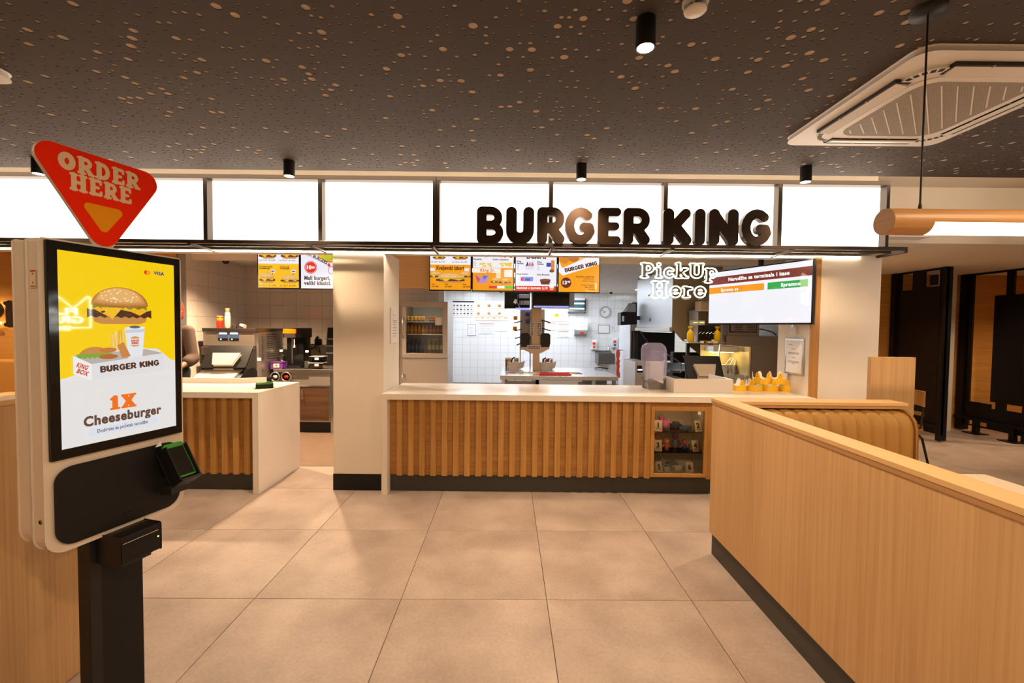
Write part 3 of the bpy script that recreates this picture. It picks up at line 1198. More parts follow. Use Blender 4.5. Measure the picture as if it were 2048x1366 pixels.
# smoke detector
p = atz(1391, 2, CZ)
t = thing('smoke_detector', 'round white smoke detector on the black ceiling', 'smoke detector', p)
MB().lathe([(.050, 0), (.050, -.012), (.046, -.016), (.046, -.02)], n=28).build('mounting_base', 'white_plastic', t, local=True)
MB().lathe([(.030, -.02), (.030, -.034)], n=24).build('sensor_mesh', 'dark_metal', t, local=True)
for k in range(6):
    a = pi * k / 3
    MB().box(.036, .046, -.003, .003, -.036, -.02, M=Matrix.Rotation(a, 4, 'Z')).build('vent_rib', 'white_plastic', t, local=True)
MB().lathe([(.0001, -.050), (.030, -.048), (.042, -.040), (.044, -.034), (.030, -.033)], n=28).build('cover', 'white_plastic', t, local=True)


# ceiling cassette air conditioners
def cassette(label, x0, y0, s=1.0):
    t = thing('air_conditioner', label, 'air conditioner', (x0 + s / 2, y0 + s / 2, CZ), 0, 'ceiling cassette air conditioners')
    h = s / 2
    MB().rbox(-h, h, -h, h, -.030, 0, .07, 'z').build('outer_panel', 'white_plastic', t, local=True, bev=.006)
    # raised octagonal centre with slots round it
    k = h * .80
    MB().rbox(-k, k, -k, k, -.046, -.030, .10, 'z').build('centre_panel', 'white_plastic', t, local=True, bev=.004)
    for q in range(4):
        M = Matrix.Rotation(q * pi / 2, 4, 'Z')
        MB().box(-h * .56, h * .56, -h * .86, -h * .70, -.0475, -.030, M=M).build('air_slot', 'black_matt', t, local=True)
        Mt = M @ Matrix.Translation((0, -h * .775, -.050)) @ Matrix.Rotation(radians(-14), 4, 'X')
        MB().rbox(-h * .54, h * .54, -h * .065, h * .065, -.005, .005, .004, 'x', M=Mt).build('louvre', 'white_plastic', t, local=True)
        for c in (-1, 1):
            for d in range(4):
                Mc = M @ Matrix.Rotation(radians(45), 4, 'Z')
            MB().box(-.004, .004, -h * .86, -h * .70, -.049, -.045, M=M @ Matrix.Translation((c * h * .19, 0, 0))).build('slot_divider', 'grey_plastic', t, local=True)
    for q in range(4):
        for d in range(5):
            a_ = radians(14 + 15.5 * d + 90 * q)
            sx_, sy_ = [(1, 1), (-1, 1), (-1, -1), (1, -1)][q]
            M = Matrix.Translation((sx_ * h * .555 + .112 * cos(a_), sy_ * h * .555 + .112 * sin(a_), -.0475)) @ Matrix.Rotation(a_, 4, 'Z')
            MB().box(-.012, .012, -.010, .010, 0, .003, M=M).build('corner_slot', 'black_matt', t, local=True)
    g = h * .68
    gr = MB().rbox(-g, g, -g, g, -.052, -.046, .11, 'z').build('grille_plate', 'white_plastic', t, local=True)
    # honeycomb intake: rows of small bars over a darker field
    MB().rbox(-g * .88, g * .88, -g * .88, g * .88, -.0535, -.052, .10, 'z').build('intake_mesh', 'ac_mesh', gr, local=True)
    for i in range(13):                       # ribs run across the corners
        c_ = g * 1.02 * (i - 6) / 6
        L_ = g * .88 * 1.414 - abs(c_) - .045
        MB().box(-L_, L_, c_ - .0028, c_ + .0028, -.0552, -.0535, M=Matrix.Rotation(radians(45), 4, 'Z')).build('grille_bar', 'white_plastic', gr, local=True)
    return t


def mesh_mat():
    m = mat('ac_mesh', (0.40, 0.345, 0.285), .6)
    nt = m.node_tree
    b = nt.nodes['Principled BSDF']
    tc = nt.nodes.new('ShaderNodeTexCoord')
    br = nt.nodes.new('ShaderNodeTexBrick')
    br.inputs['Scale'].default_value = 62
    br.inputs['Mortar Size'].default_value = .022
    br.inputs['Mortar Smooth'].default_value = .2
    br.inputs['Color1'].default_value = (.26, .22, .18, 1)
    br.inputs['Color2'].default_value = (.30, .26, .21, 1)
    br.inputs['Mortar'].default_value = (.72, .66, .58, 1)
    br.inputs['Brick Width'].default_value = .9
    br.inputs['Row Height'].default_value = .45
    nt.links.new(tc.outputs['Object'], br.inputs['Vector'])
    nt.links.new(br.outputs[0], b.inputs['Base Color'])


mesh_mat()
cassette('white cassette air conditioner with honeycomb grille above the pendant tube lamp', 1.84, 1.985)
cassette('white cassette air conditioner of which only a corner shows at the left', -3.63, 1.33)

# pendant tube lamp
PX0, PY, PZ = at(1768, 444, 1.775).x, 1.775, at(1790, 444, 1.775).z
emit('tube_light', (1.0, 0.76, 0.48), 12.0)
t = thing('pendant_lamp', 'horizontal wooden tube pendant lamp with a glowing lower half, on a black cord', 'lamp', (PX0 + .85, PY, PZ))
MB().cyl((PX0, PY, PZ), (PX0 + .16, PY, PZ), .0525, n=36).build('end_block', 'ash_lamp', t)
MB().cyl((PX0 - .002, PY, PZ), (PX0, PY, PZ), .0515, n=36).build('end_cap', 'oak_edge', t)
mb = MB()
n = 24
ang = [radians(-12 + 204 * k / n) for k in range(n + 1)]
prof = [(PY + .0525 * cos(a), PZ + .0525 * sin(a)) for a in ang] + [(PY + .046 * cos(a), PZ + .046 * sin(a)) for a in reversed(ang)]
mb.prism(prof, PX0 + .16, PX0 + 1.7, 'x')
mb.build('shade', 'ash_lamp', t)
mb = MB()
ang = [radians(190 + 160 * k / n) for k in range(n + 1)]
mb.prism([(PY + .050 * cos(a), PZ + .050 * sin(a)) for a in ang], PX0 + .11, PX0 + 1.7, 'x')
mb.build('diffuser', 'tube_light', t)
MB().cyl((PX0 + 1.7, PY, PZ), (PX0 + 1.85, PY, PZ), .0525, n=36).build('end_block', 'ash_lamp', t)
cx = at(1840, 414, PY).x
for k, x in enumerate((cx, PX0 + 1.55)):
    rose = MB().lathe([(.0001, -.022), (.058, -.020), (.06, 0)], (x, PY, CZ), n=28).build('ceiling_rose', 'black_matt', t)
    MB().cyl((x, PY, PZ + .05), (x, PY, CZ - .02), .0035, n=8).build('cord', 'cable_black', t)
    MB().cyl((x, PY, PZ + .05), (x, PY, PZ + .075), .008, .005, n=12).build('cord_grip', 'black_matt', t)


# ================================================================ COUNTERS
def slats(parent, x0, x1, z0, z1, yfront, yback, pitch=.1015, width=.05):
    mb = MB().box(-width / 2, width / 2, yfront, yback, z0, z1)
    o = PM[parent].to_translation()
    first = None
    n = int((x1 - x0) / pitch + .5)
    for k in range(n):
        x = x0 + (k + .55) * pitch
        if x + width / 2 > x1:
            break
        if first is None:
            first = MB().box(-width / 2, width / 2, yfront - o.y, yback - o.y, z0 - o.z, z1 - o.z).build('slat', 'oak_slat', parent, local=True, bev=.002, seg=1)
            first.location.x = x - o.x
        else:
            share(first, 'slat', (x - o.x, 0, 0), parent)


# pick-up counter between the columns
TOPZ = .900
c1 = thing('counter', 'long white-topped pick-up counter with slatted oak front between the columns', 'counter', (.8, 4.1, 0), 0, 'white service counters')
mb = MB()
mb.prism([(-1.145, 0), (-1.095, 0), (-1.095, .85), (2.685, .85), (2.685, TOPZ), (-1.145, TOPZ)], 3.78, 3.80, 'y')
bxo('fascia', 'counter_white', -1.095, 2.683, 3.78, 3.80, .85, .8985, c1)
bxo('worktop', 'counter_white', -1.145, 2.685, 3.7805, 4.52, .8985, TOPZ, c1)
bxo('worktop_core', 'counter_white', -1.095, 2.683, 3.80, 4.52, .86, .8985, c1)
bxo('end_leg', 'counter_white', -1.145, -1.095, 3.78, 4.00, 0, .8985, c1, .001)
bxo('kick_board', 'kick_dark', -1.095, 2.6, 3.885, 3.90, 0, .155, c1)
bxo('backing_board', 'oak_backing', -1.095, 1.285, 3.868, 3.885, .155, .86, c1)
slats(c1, -1.095 + .035, 1.285, .15, .86, 3.845, 3.868)
bxo('carcass', 'white_paint', -1.095, 1.27, 3.90, 4.48, .06, .86, c1)
bxo('carcass', 'white_paint', 1.86, 2.60, 3.90, 4.48, .06, .86, c1)
# the glazed display niche at its right end
DX0, DX1, DZ0, DZ1 = at(1300, 880, 3.86).x, at(1413, 880, 3.86).x, at(1355, 953, 3.86).z, at(1355, 812, 3.86).z
DC = thing('display_case', 'small oak-framed glass toy display case set into the counter front', 'display case', ((DX0 + DX1) / 2, 3.87, .155))
fw = .032
mb = MB()
bxo('frame_stile', 'oak_frame', DX0, DX0 + fw, 3.835, 3.875, DZ0, DZ1, DC, .003)
bxo('frame_stile', 'oak_frame', DX1 - fw, DX1, 3.835, 3.875, DZ0, DZ1, DC, .003)
bxo('frame_rail', 'oak_frame', DX0 + fw, DX1 - fw, 3.835, 3.875, DZ0, DZ0 + fw, DC, .003)
bxo('frame_rail', 'oak_frame', DX0 + fw, DX1 - fw, 3.835, 3.875, DZ1 - fw * 1.3, DZ1, DC, .003)
bxo('head_board', 'oak_frame', DX0 - .03, DX1 + .06, 3.86, 3.885, DZ1, .86, DC)
bxo('side_board', 'oak_frame', DX1, DX1 + .06, 3.85, 3.885, DZ0 - .02, DZ1, DC)
bxo('side_board', 'oak_frame', DX0 - .03, DX0, 3.85, 3.885, DZ0 - .02, DZ1, DC)
BX0, BX1, BZ0, BZ1, BYB = DX0 + .005, DX1 - .005, DZ0 + .01, DZ1 - .01, 4.17
mb = MB()
mb.box(BX0, BX1, BYB, BYB + .01, BZ0, BZ1)
mb.box(BX0 - .01, BX0, 3.875, BYB, BZ0, BZ1)
mb.box(BX1, BX1 + .01, 3.875, BYB, BZ0, BZ1)
mb.box(BX0, BX1, 3.875, BYB, BZ0 - .01, BZ0)
mb.box(BX0, BX1, 3.875, BYB, BZ1, BZ1 + .01)
mb.build('lining', 'case_lining' if mat('case_lining', (.62, .50, .34), .7) else None, DC)
shz = [BZ0, at(1355, 904, 3.9).z, at(1355, 864, 3.9).z]
for z in shz[1:]:
    bxo('glass_shelf', 'thin_glass', BX0, BX1, 3.885, BYB, z - .006, z, DC)
bxo('glass_pane', 'thin_glass', DX0 + fw, DX1 - fw, 3.852, 3.855, DZ0 + fw, DZ1 - fw * 1.3, DC)
bxo('lock_plate', 'paper_white', DX1 - fw - .055, DX1 - fw - .03, 3.849, 3.852, DZ1 - .075, DZ1 - .045, DC)
emit('case_light', (1.0, .82, .55), 6.0)
bxo('light_strip', 'case_light', BX0 + .04, BX1 - .04, 3.90, 3.92, BZ1 - .012, BZ1 - .004, DC)

# numbered tent cards and little toys, three shelves
cards = [(1, 1317, 2, -12), (2, 1395, 2, 10), (3, 1317, 1, -6), (4, 1391, 1, 8), (5, 1319, 0, 14), (6, 1381, 0, -4)]
SHELF = ['bottom shelf', 'middle shelf', 'top shelf']
for num, px, sh, rz in cards:
    x = at(px, 880, 3.93).x
    t = thing('number_card', 'cream tent card with the numeral %s on the %s of the display case' % (['', 'one', 'two', 'three', 'four', 'five', 'six'][num], SHELF[sh]), 'card', (x, 3.945, shz[sh] + .0005), radians(rz), 'numbered tent cards')
    w, h = .033, .098
    mb = MB()
    mb.prism([(-.028, 0), (0, h), (.028, 0), (.026, 0), (0, h - .004), (-.026, 0)], -w, w, 'x')
    mb.build('card', 'sign_cream', t, local=True)
    pr = Print(.0003)
    pr.text(str(num), 0, .034, .062, '2A2018', align='c')
    pr.rect(-.022, .020, .022, .0235, '2A2018')
    ang = math.atan2(.028, h)
    M = PM[t] @ Matrix.Translation((0, -.0285, 0)) @ Matrix.Rotation(-ang, 4, 'X')
    pr.build('numeral', 'paper_print', t, M)


def toy(kind, px, sh, depth, label, colr, s=1.0, rz=0):
    x = at(px, 880, depth).x
    t = thing('toy', label, 'toy', (x, depth, shz[sh] + .0005), radians(rz), 'little toys in the display case')
    for i, c in enumerate(colr):
        mat('toy_' + str(c), c, .35)
    m = ['toy_' + str(c) for c in colr]
    if kind == 'round':
        MB().ball((0, 0, .032 * s), .034 * s, .028 * s, .032 * s).build('body', m[0], t, local=True)
        MB().ball((0, -.020 * s, .030 * s), .018 * s, .012 * s, .016 * s).build('front_patch', m[1], t, local=True)
        for q in (-1, 1):
            MB().lathe([(.012 * s, 0), (.0005, .026 * s)], (q * .020 * s, 0, .054 * s), n=10).build('ear', m[0], t, local=True)
    elif kind == 'upright':
        MB().lathe([(.016 * s, 0), (.020 * s, .02 * s), (.012 * s, .05 * s)], n=14).build('body', m[0], t, local=True)
        MB().ball((0, 0, .066 * s), .020 * s).build('head', m[1], t, local=True)
        for q in (-1, 1):
            MB().cyl((q * .016 * s, 0, .045 * s), (q * .034 * s, 0, .022 * s), .006 * s, n=8).build('arm', m[1], t, local=True)
        MB().ball((0, .006 * s, .076 * s), .022 * s, .018 * s, .016 * s).build('cap', m[-1], t, local=True)
    elif kind == 'car':
        MB().rbox(-.045 * s, .045 * s, -.02 * s, .02 * s, .008 * s, .034 * s, .012 * s, 'y').build('body', m[0], t, local=True)
        MB().rbox(-.022 * s, .026 * s, -.017 * s, .017 * s, .030 * s, .050 * s, .010 * s, 'y').build('cabin', m[1], t, local=True)
        for a in (-.028, .028):
            MB().cyl((a * s, -.021 * s, .010 * s), (a * s, .021 * s, .010 * s), .010 * s, n=12).build('wheel', 'black_plastic', t, local=True)
    elif kind == 'roll':
        MB().cyl((-.035 * s, 0, .022 * s), (.035 * s, 0, .022 * s), .022 * s, n=18).build('body', m[0], t, local=True)
        MB().cyl((-.037 * s, 0, .022 * s), (-.034 * s, 0, .022 * s), .014 * s, n=18).build('end_disc', m[1], t, local=True)
    elif kind == 'cup':
        MB().lathe([(.024 * s, 0), (.032 * s, .03 * s), (.030 * s, .05 * s), (.024 * s, .048 * s), (.022 * s, .02 * s)], n=18).build('body', m[0], t, local=True)
        MB().lathe([(.0001, .046 * s), (.022 * s, .046 * s)], n=18).build('lid', m[1], t, local=True)
    return t


toy('round', 1329, 2, 3.98, 'round pink toy with pointed ears beside card 1', [(.55, .06, .16), (.35, .2, .3)], 1.35, -10)
toy('upright', 1322, 2, 4.06, 'slim dark pink toy behind the round pink one on the top shelf', [(.45, .04, .10), (.5, .06, .12)], 1.3)
toy('car', 1351, 2, 4.06, 'dark slate toy vehicle lying on the back of the top shelf', [(.03, .035, .06), (.05, .05, .07)], 1.2, 8)
toy('car', 1368, 2, 3.96, 'rounded blue toy vehicle near card 2', [(.03, .08, .22), (.05, .12, .28)], .95, -14)
toy('upright', 1316, 1, 4.04, 'toy with red cap behind card 3', [(.3, .03, .02), (.4, .1, .05), (.5, .03, .02)], 1.5)
toy('upright', 1333, 1, 3.97, 'little toy with bright red hair on the middle shelf', [(.6, .12, .05), (.65, .2, .1), (.65, .05, .02)], 1.15)
toy('upright', 1350, 1, 4.06, 'tall dark purple toy at the centre of the middle shelf', [(.12, .12, .12), (.08, .02, .10), (.10, .02, .12)], 1.6)
toy('upright', 1369, 1, 3.97, 'toy in red and blue beside card 4', [(.02, .03, .22), (.45, .03, .02), (.06, .03, .03)], 1.1)
toy('round', 1318, 0, 4.05, 'grey and white toy with dark pointed ears behind card 5', [(.25, .2, .2), (.55, .5, .5)], 1.4)
toy('cup', 1334, 0, 3.98, 'white cup-shaped toy with a dark mark on the bottom shelf', [(.65, .58, .5), (.08, .07, .06)], 1.0)
toy('roll', 1355, 0, 3.99, 'cream roll-shaped toy with an orange end on the bottom shelf', [(.72, .62, .45), (.5, .2, .05)], 1.15, 20)
toy('car', 1345, 0, 4.09, 'grey toy vehicle at the back of the bottom shelf', [(.2, .18, .17), (.24, .2, .2)], 1.3, -6)

# low white screen standing on the pick-up counter
uq = thing('counter_upstand', 'low white three-sided screen standing on the pick-up counter beside the napkin dispenser', 'screen', (1.6, 4.2, TOPZ))
ux0, ux1 = at(1342, 770, 4.10).x, at(1464, 770, 4.05).x
bxo('front_panel', 'counter_white', ux0, ux1, 4.03, 4.05, TOPZ, at(1400, 758, 4.04).z, uq, .002)
bxo('side_panel', 'counter_white', ux1 - .02, ux1, 4.05, 4.50, TOPZ, at(1400, 758, 4.04).z, uq, .002)
bxo('side_panel', 'counter_white', ux0, ux0 + .02, 4.05, 4.50, TOPZ, at(1400, 758, 4.04).z, uq, .002)

# till counter behind the kiosk
c2 = thing('counter', 'shorter white-topped till counter with slatted oak front behind the kiosk', 'counter', (-3.2, 4.1, 0), 0, 'white service counters')
bxo('worktop', 'counter_white', -4.25, -2.224, 3.7675, 4.506, .8985, TOPZ, c2)
bxo('fascia', 'counter_white', -4.25, -2.2775, 3.767, 3.787, .85, .8985, c2)
bxo('worktop_core', 'counter_white', -4.25, -2.2775, 3.787, 4.506, .86, .8985, c2)
bxo('end_leg', 'counter_white', -2.277, -2.224, 3.767, 4.506, 0, .8985, c2, .001)
bxo('kick_board', 'kick_dark', -4.25, -2.277, 3.868, 3.885, 0, .155, c2)
bxo('backing_board', 'oak_backing', -4.25, -2.277, 3.86, 3.872, .155, .86, c2)
slats(c2, -4.25, -2.285, .15, .86, 3.832, 3.86)
bxo('carcass', 'white_paint', -4.25, -2.28, 3.89, 4.46, .06, .86, c2)
mb = MB()
zt = at(450, 756, 4.36).z
mb.prism([(-4.25, 4.345), (at(480, 756, 4.35).x, 4.345), (at(532, 760, 4.47).x, 4.46), (at(532, 760, 4.47).x, 4.48), (at(480, 756, 4.35).x - .01, 4.365), (-4.25, 4.365)], TOPZ, zt, 'z')
mb.build('upstand', 'counter_white', c2)


# ================================================================ ORDER KIOSK
KA = math.atan2(.965, .263)
KC = Vector((-1.613, 1.785, 0))
K = thing('order_kiosk', 'white order kiosk with a yellow burger screen and red triangular sign on a black post', 'kiosk', KC, KA)
KM = PM[K]
# local frame: x along the screen, -y towards the customer, z up
W2 = .248


def ushape(w, z0, z1, r, rt=.010, n=8):
    p = []
    for cx, cz, rr, st in ((w - rt, z1 - rt, rt, 0), (-w + rt, z1 - rt, rt, 90), (-w + r, z0 + r, r, 180), (w - r, z0 + r, r, 270)):
        p += [(cx + rr * cos(radians(st + 90 * k / n)), cz + rr * sin(radians(st + 90 * k / n))) for k in range(n + 1)]
    return p


MB().prism(ushape(W2, .640, 1.798, .060), .012, .078, 'y').build('front_housing', 'kiosk_white', K, local=True, bev=.006, seg=2)
MB().prism(ushape(W2 + .002, .655, 1.796, .070), .084, .150, 'y').build('rear_housing', 'kiosk_white', K, local=True, bev=.006, seg=2)
MB().rbox(-W2 + .012, W2 - .012, .078, .084, .67, 1.78, .05, 'y').build('seam', 'black_matt', K, local=True)
MB().lathe([(.0001, .0015), (.008, .0015), (.0095, 0)], n=18, M=Matrix.Translation((-W2 - .0005, .045, .765)) @ Matrix.Rotation(-pi / 2, 4, 'Y')).build('lock', 'steel_dark', K, local=True)
MB().lathe([(.0001, .0025), (.005, .0025)], n=14, M=Matrix.Translation((-W2 - .0005, .045, .765)) @ Matrix.Rotation(-pi / 2, 4, 'Y')).build('key_hole', 'black_matt', K, local=True)
bez = MB().box(-.2375, .2375, -.004, .014, .988, 1.796).build('bezel', 'black_gloss', K, local=True, bev=.002)
SW, SZ0, SZ1 = .2085, 1.026, 1.764
scr = MB().box(-SW, SW, -.0048, -.004, SZ0, SZ1).build('screen', 'black_gloss', K, local=True)
S = Print(.00022)
SH = SZ1 - SZ0
S.rect(-SW, 0, SW, SH, 'E6E4E2')


def sx(px):                       # photograph column on the screen -> metres from the screen's centre
    a, b = ray(px, 680)
    # plane through KC, direction (cos KA, sin KA)
    d = Vector((cos(KA), sin(KA)))
    # solve KC + s d = (a, 1) * Y
    s = (KC.x - a * KC.y) / (a * d.y - d.x)
    return s


def sz(px, py):
    s = sx(px)
    Y = KC.y + s * sin(KA)
    a, b = ray(px, py)
    return CAM_H + b * Y - SZ0


def sp(px, py):
    return (sx(px), sz(px, py))


S.lay()
wave = [(-SW, .262)]
for k in range(25):
    u = k / 24
    x = -SW + 2 * SW * u
    if u < .16:
        z = .262 + .010 * u / .16 + .012 * (u / .16) ** 2
    elif u < .34:
        z = .284 + .075 * (1 - cos((u - .16) / .18 * pi)) / 2
    elif u < .78:
        z = .359 + .012 * sin((u - .34) / .44 * pi)
    else:
        z = .359 - .060 * (1 - cos((u - .78) / .22 * pi)) / 2 + .004
    wave.append((x, z))
S.poly([(-SW, SH), (-SW, wave[1][1])] + wave[1:] + [(SW, SH)], 'FAD000')
# payment marks at the top right
S.lay()
cx_, cz_ = sp(293, 545)
S.oval(cx_, cz_, .009, .009, 'E8281E')
S.lay().oval(cx_ + .009, cz_, .009, .009, 'F8A01A')
S.text('VISA', *sp(308, 549), .020, '26307E', align='l')
# burger
bx_, bz_ = sp(239, 648)
S.burger(bx_ + .004, bz_, .232, .150, bun='B56A2A')
# sparkle line under the top bun
S.lay()
# box with food
q = [sp(141, 711), sp(178, 728), sp(178, 761), sp(141, 748)]
q2 = [sp(178, 728), sp(323, 706), sp(323, 740), sp(178, 761)]
S.poly([sp(141, 711), sp(178, 728), sp(323, 706), sp(288, 698)], 'B9AFA8')
S.lay()
rr = random.Random(11)
# cup
cu = [sp(247, 655), sp(287, 653), sp(281, 715), sp(253, 716)]
S.lay().poly(cu, 'E4E8EE')
S.lay().poly([sp(248, 660), sp(286, 658), sp(285.5, 664), sp(249, 666)], 'C9CFDA')
S.oval(*sp(267, 654), .0205, .006, '5B6270')
S.lay()
ccx, ccz = sp(267, 683)
S.oval(ccx, ccz + .012, .0165, .010, 'E39A3A', 0, 180)
S.oval(ccx, ccz - .014, .0165, .007, 'E39A3A', 180, 360)
S.fat(ROUND, 'BURGER', ccx, ccz - .0005, .0085, 'D23420', width=.031)
S.fat(ROUND, 'KING', ccx, ccz - .0115, .0100, 'D23420', width=.027)
# fries
S.lay()
for k in range(13):
    a = sp(219 + k * 2.2, 700)
    top = (a[0] + rr.uniform(-.004, .004), sz(219 + k * 2.2, 664 + rr.uniform(-4, 8)))
    S.poly([(a[0] - .0034, a[1]), (a[0] + .0034, a[1]), (top[0] + .0034, top[1]), (top[0] - .0034, top[1])], ['F2C75A', 'E6AE3C', 'F8DA86'][k % 3])
    S.lay(.3)
# second sandwich, breaded pieces
x_, z_ = sp(185, 716)
S.lay().oval(x_, z_ + .006, .052, .038, 'C98A48', 0, 180)
S.lay().poly([(x_ - .056 + .112 * k / 14, z_ + .004 - .006 * (k % 2)) for k in range(15)] + [(x_ + .056 - .112 * k / 14, z_ + .020 - .005 * (k % 2)) for k in range(15)], '7FA63A')
S.lay().oval(sx(212), sz(212, 700), .030, .010, 'C4793A')
S.lay().oval(sx(213), sz(213, 713), .032, .010, 'B5672C')
S.lay().poly([sp(230, 690), sp(243, 684), sp(257, 712), sp(240, 716)], 'CC8444')
S.lay()
S.poly(q, 'F0EEEE').poly(q2, 'E2E0E2')
S.lay()


def rotdeg(p, r_):
    return math.degrees(math.atan2(r_[1] - p[1], r_[0] - p[0]))


a, b = sp(195, 745), sp(314, 730)
S.fat(ROUND, 'BURGER KING', (a[0] + b[0]) / 2, (a[1] + b[1]) / 2 - .001, .026, '4A2A1E', width=b[0] - a[0], rot=rotdeg(a, b))
a, b = sp(146, 733), sp(171, 741)
S.text('KING', a[0], a[1], .0235, 'D2401E', width=(b[0] - a[0]), rot=rotdeg(a, b))
a, b = sp(146, 743), sp(171, 751)
S.text('BOX', a[0], a[1] - .0035, .0235, 'D2401E', width=(b[0] - a[0]), rot=rotdeg(a, b))
# captions
x_, z_ = sp(241, 816)
S.fat(SLAB, '1X', x_, z_, .058, 'F0701A', width=.100)
a, b = sp(159, 852), sp(316, 826)
S.text('Cheeseburger', (a[0] + b[0]) / 2, (a[1] + b[1]) / 2 - .0005, .052, '5A4038', align='c', width=b[0] - a[0])
z_ = sz(240, 852)
S.rrect(-.135, z_ - .016, .125, z_ + .016, .014, 'DCE2EE')
S.lay().text('Dodirnite za početak narudžbe', sx(240), z_ - .006, .020, '4A3A34', False, 'c', width=.185)
S.build('screen_picture', 'kiosk_print', scr, KM @ Matrix.Translation((0, -.0048, SZ0)))
# lower black fascia with card terminal, printer and post
MB().rbox(-.226, .222, -.002, .016, .662, .955, .058, 'y', seg=8).build('lower_fascia', 'black_plastic', K, local=True, bev=.003)
MB().cyl((.060, -.003, .742), (.060, -.001, .742), .003, n=10).build('sensor_dot', 'black_gloss', K, local=True)
MB().rbox(-.016, .016, -.004, 0, .700, .709, .004, 'y').build('paper_slot', 'black_gloss', K, local=True)
# sticker on the housing's side (its code is left out)
pr = Print(.0004)
pr.rect(-.016, -.034, .016, .034, 'D8C2A4')
pr.lay().rect(-.014, .024, .014, .030, 'B4432A')
pr.poly([(-.005, .020), (.005, .020), (0, .012)], 'B4432A')
pr.poly([(-.005, -.018), (.005, -.018), (0, -.010)], 'B4432A')
pr.rect(-.014, -.030, .014, -.026, 'B4432A')
pr.build('sticker', 'paper_print', K, KM @ Matrix.Translation((-W2 - .002, .048, 1.655)) @ Matrix.Rotation(-pi / 2, 4, 'Z'))
# post
post = MB().box(-.098, .098, .055, .125, .012, .70).build('post', 'black_plastic', K, local=True, bev=.003)
MB().box(-.098, -.060, .053, .056, .012, .66).build('post_seam', 'black_matt', K, local=True)
MB().rbox(-.10, .10, .05, .13, 0, .012, .02, 'z').build('base_plate', 'black_plastic', K, local=True, bev=.003)
# receipt printer box under the fascia
pbx = MB().rbox(-.078, .078, -.085, .055, .525, .640, .006, 'x').build('receipt_printer', 'black_plastic', K, local=True, bev=.004)
MB().box(-.074, .074, -.0875, -.085, .530, .610).build('front_cover', 'black_gloss', pbx, local=True, bev=.001)
MB().box(-.070, .066, -.0885, -.086, .612, .6145).build('tear_edge', 'chrome', pbx, local=True)
emit('led_green', (.35, 1.0, .05), 6.0)
MB().cyl((.064, -.0875, .585), (.064, -.0885, .585), .003, n=10).build('status_led', 'led_green', pbx, local=True)
MB().box(-.055, .055, -.06, .055, .505, .525).build('bracket', 'black_matt', K, local=True, bev=.002)
# card terminal in its cradle, leaning back
MT = Matrix.Translation((.168, -.060, .865)) @ Matrix.Rotation(radians(-32), 4, 'X')
ct_ = MB().rbox(-.046, .046, -.012, .022, -.085, .085, .010, 'y', M=MT).build('card_terminal_cradle', 'black_plastic', K, local=True, bev=.002)
MB().rbox(-.040, .040, -.028, -.010, -.070, .088, .008, 'y', M=MT).build('terminal_body', 'green_plastic', ct_, local=True, bev=.003)
MB().box(-.036, .036, -.0295, -.028, -.066, .070, M=MT).build('terminal_screen', 'lcd_off', ct_, local=True)
MB().box(-.047, -.041, -.045, .02, -.088, .075, M=MT).build('cradle_wing', 'black_plastic', ct_, local=True)
MB().box(.041, .047, -.045, .02, -.088, .075, M=MT).build('cradle_wing', 'black_plastic', ct_, local=True)
MB().box(-.045, .045, -.050, .015, -.096, -.086, M=MT).build('cradle_lip', 'black_matt', ct_, local=True)
MB().box(-.045, .045, -.012, .055, -.125, -.100, M=MT @ Matrix.Rotation(radians(25), 4, 'X')).build('lower_flap', 'black_matt', ct_, local=True)
MB().box(-.022, .022, .015, .075, -.06, .02, M=MT @ Matrix.Rotation(radians(32), 4, 'X')).build('mount_arm', 'black_plastic', ct_, local=True)
MB().prism([(-.02, 0), (.008, 0), (.002, .022)], -.0008, 0, 'y', M=Matrix.Translation((.125, -.02, .953))).build('paper_slip', 'paper_white', ct_, local=True)
# triangular sign on top


def round_tri(w, top, bot, r, n=8, dy=0.0):
    P = [Vector((-w, top)), Vector((w, top)), Vector((0, bot))]
    out = []
    c = (P[0] + P[1] + P[2]) / 3
    for i in range(3):
        p, a, b = P[i], P[i - 1], P[(i + 1) % 3]
        d1, d2 = (a - p).normalized(), (b - p).normalized()
        half = math.acos(max(-1, min(1, d1.dot(d2)))) / 2
        cen = p + (d1 + d2).normalized() * (r / sin(half))
        t1, t2 = p + d1 * (r / math.tan(half)), p + d2 * (r / math.tan(half))
        a1, a2 = math.atan2(*(t1 - cen).yx), math.atan2(*(t2 - cen).yx)
        while a2 - a1 > pi:
            a2 -= 2 * pi
        while a2 - a1 < -pi:
            a2 += 2 * pi
        out += [(cen.x + r * cos(a1 + (a2 - a1) * k / n), cen.y + r * sin(a1 + (a2 - a1) * k / n)) for k in range(n + 1)]
    return out


TX = -.040
tri = [(x + TX, z) for x, z in round_tri(.246, 2.160, 1.762, .050)]
sign = MB().prism(tri, .030, .044, 'y').build('top_sign', 'kiosk_white', K, local=True, bev=.0015)
fr = MB().prism(tri, .0285, .030, 'y').build('red_face', 'sign_red', sign, local=True)
MB().prism([(x + TX, z) for x, z in round_tri(.080, 1.968, 1.852, .016)], .0270, .0285, 'y').build('arrow', 'sign_orange', sign, local=True)
for txt, zc_, w_, h_ in (('ORDER', 2.072, .280, .066), ('HERE', 2.002, .215, .066)):
    pr = Print(.0008)
    pr.fat(SLAB, txt, TX - .003, zc_, h_, 'DDB07C', width=w_)
    pr.mb.c = [None] * len(pr.mb.c)
    pr.build('lettering', 'sign_cream', sign, KM @ Matrix.Translation((0, .0285, 0)))
MB().prism([(TX - .052, 1.845), (TX + .052, 1.845), (TX + .028, 1.797), (TX - .028, 1.797)], .034, .042, 'y').build('sign_foot', 'kiosk_white', K, local=True)

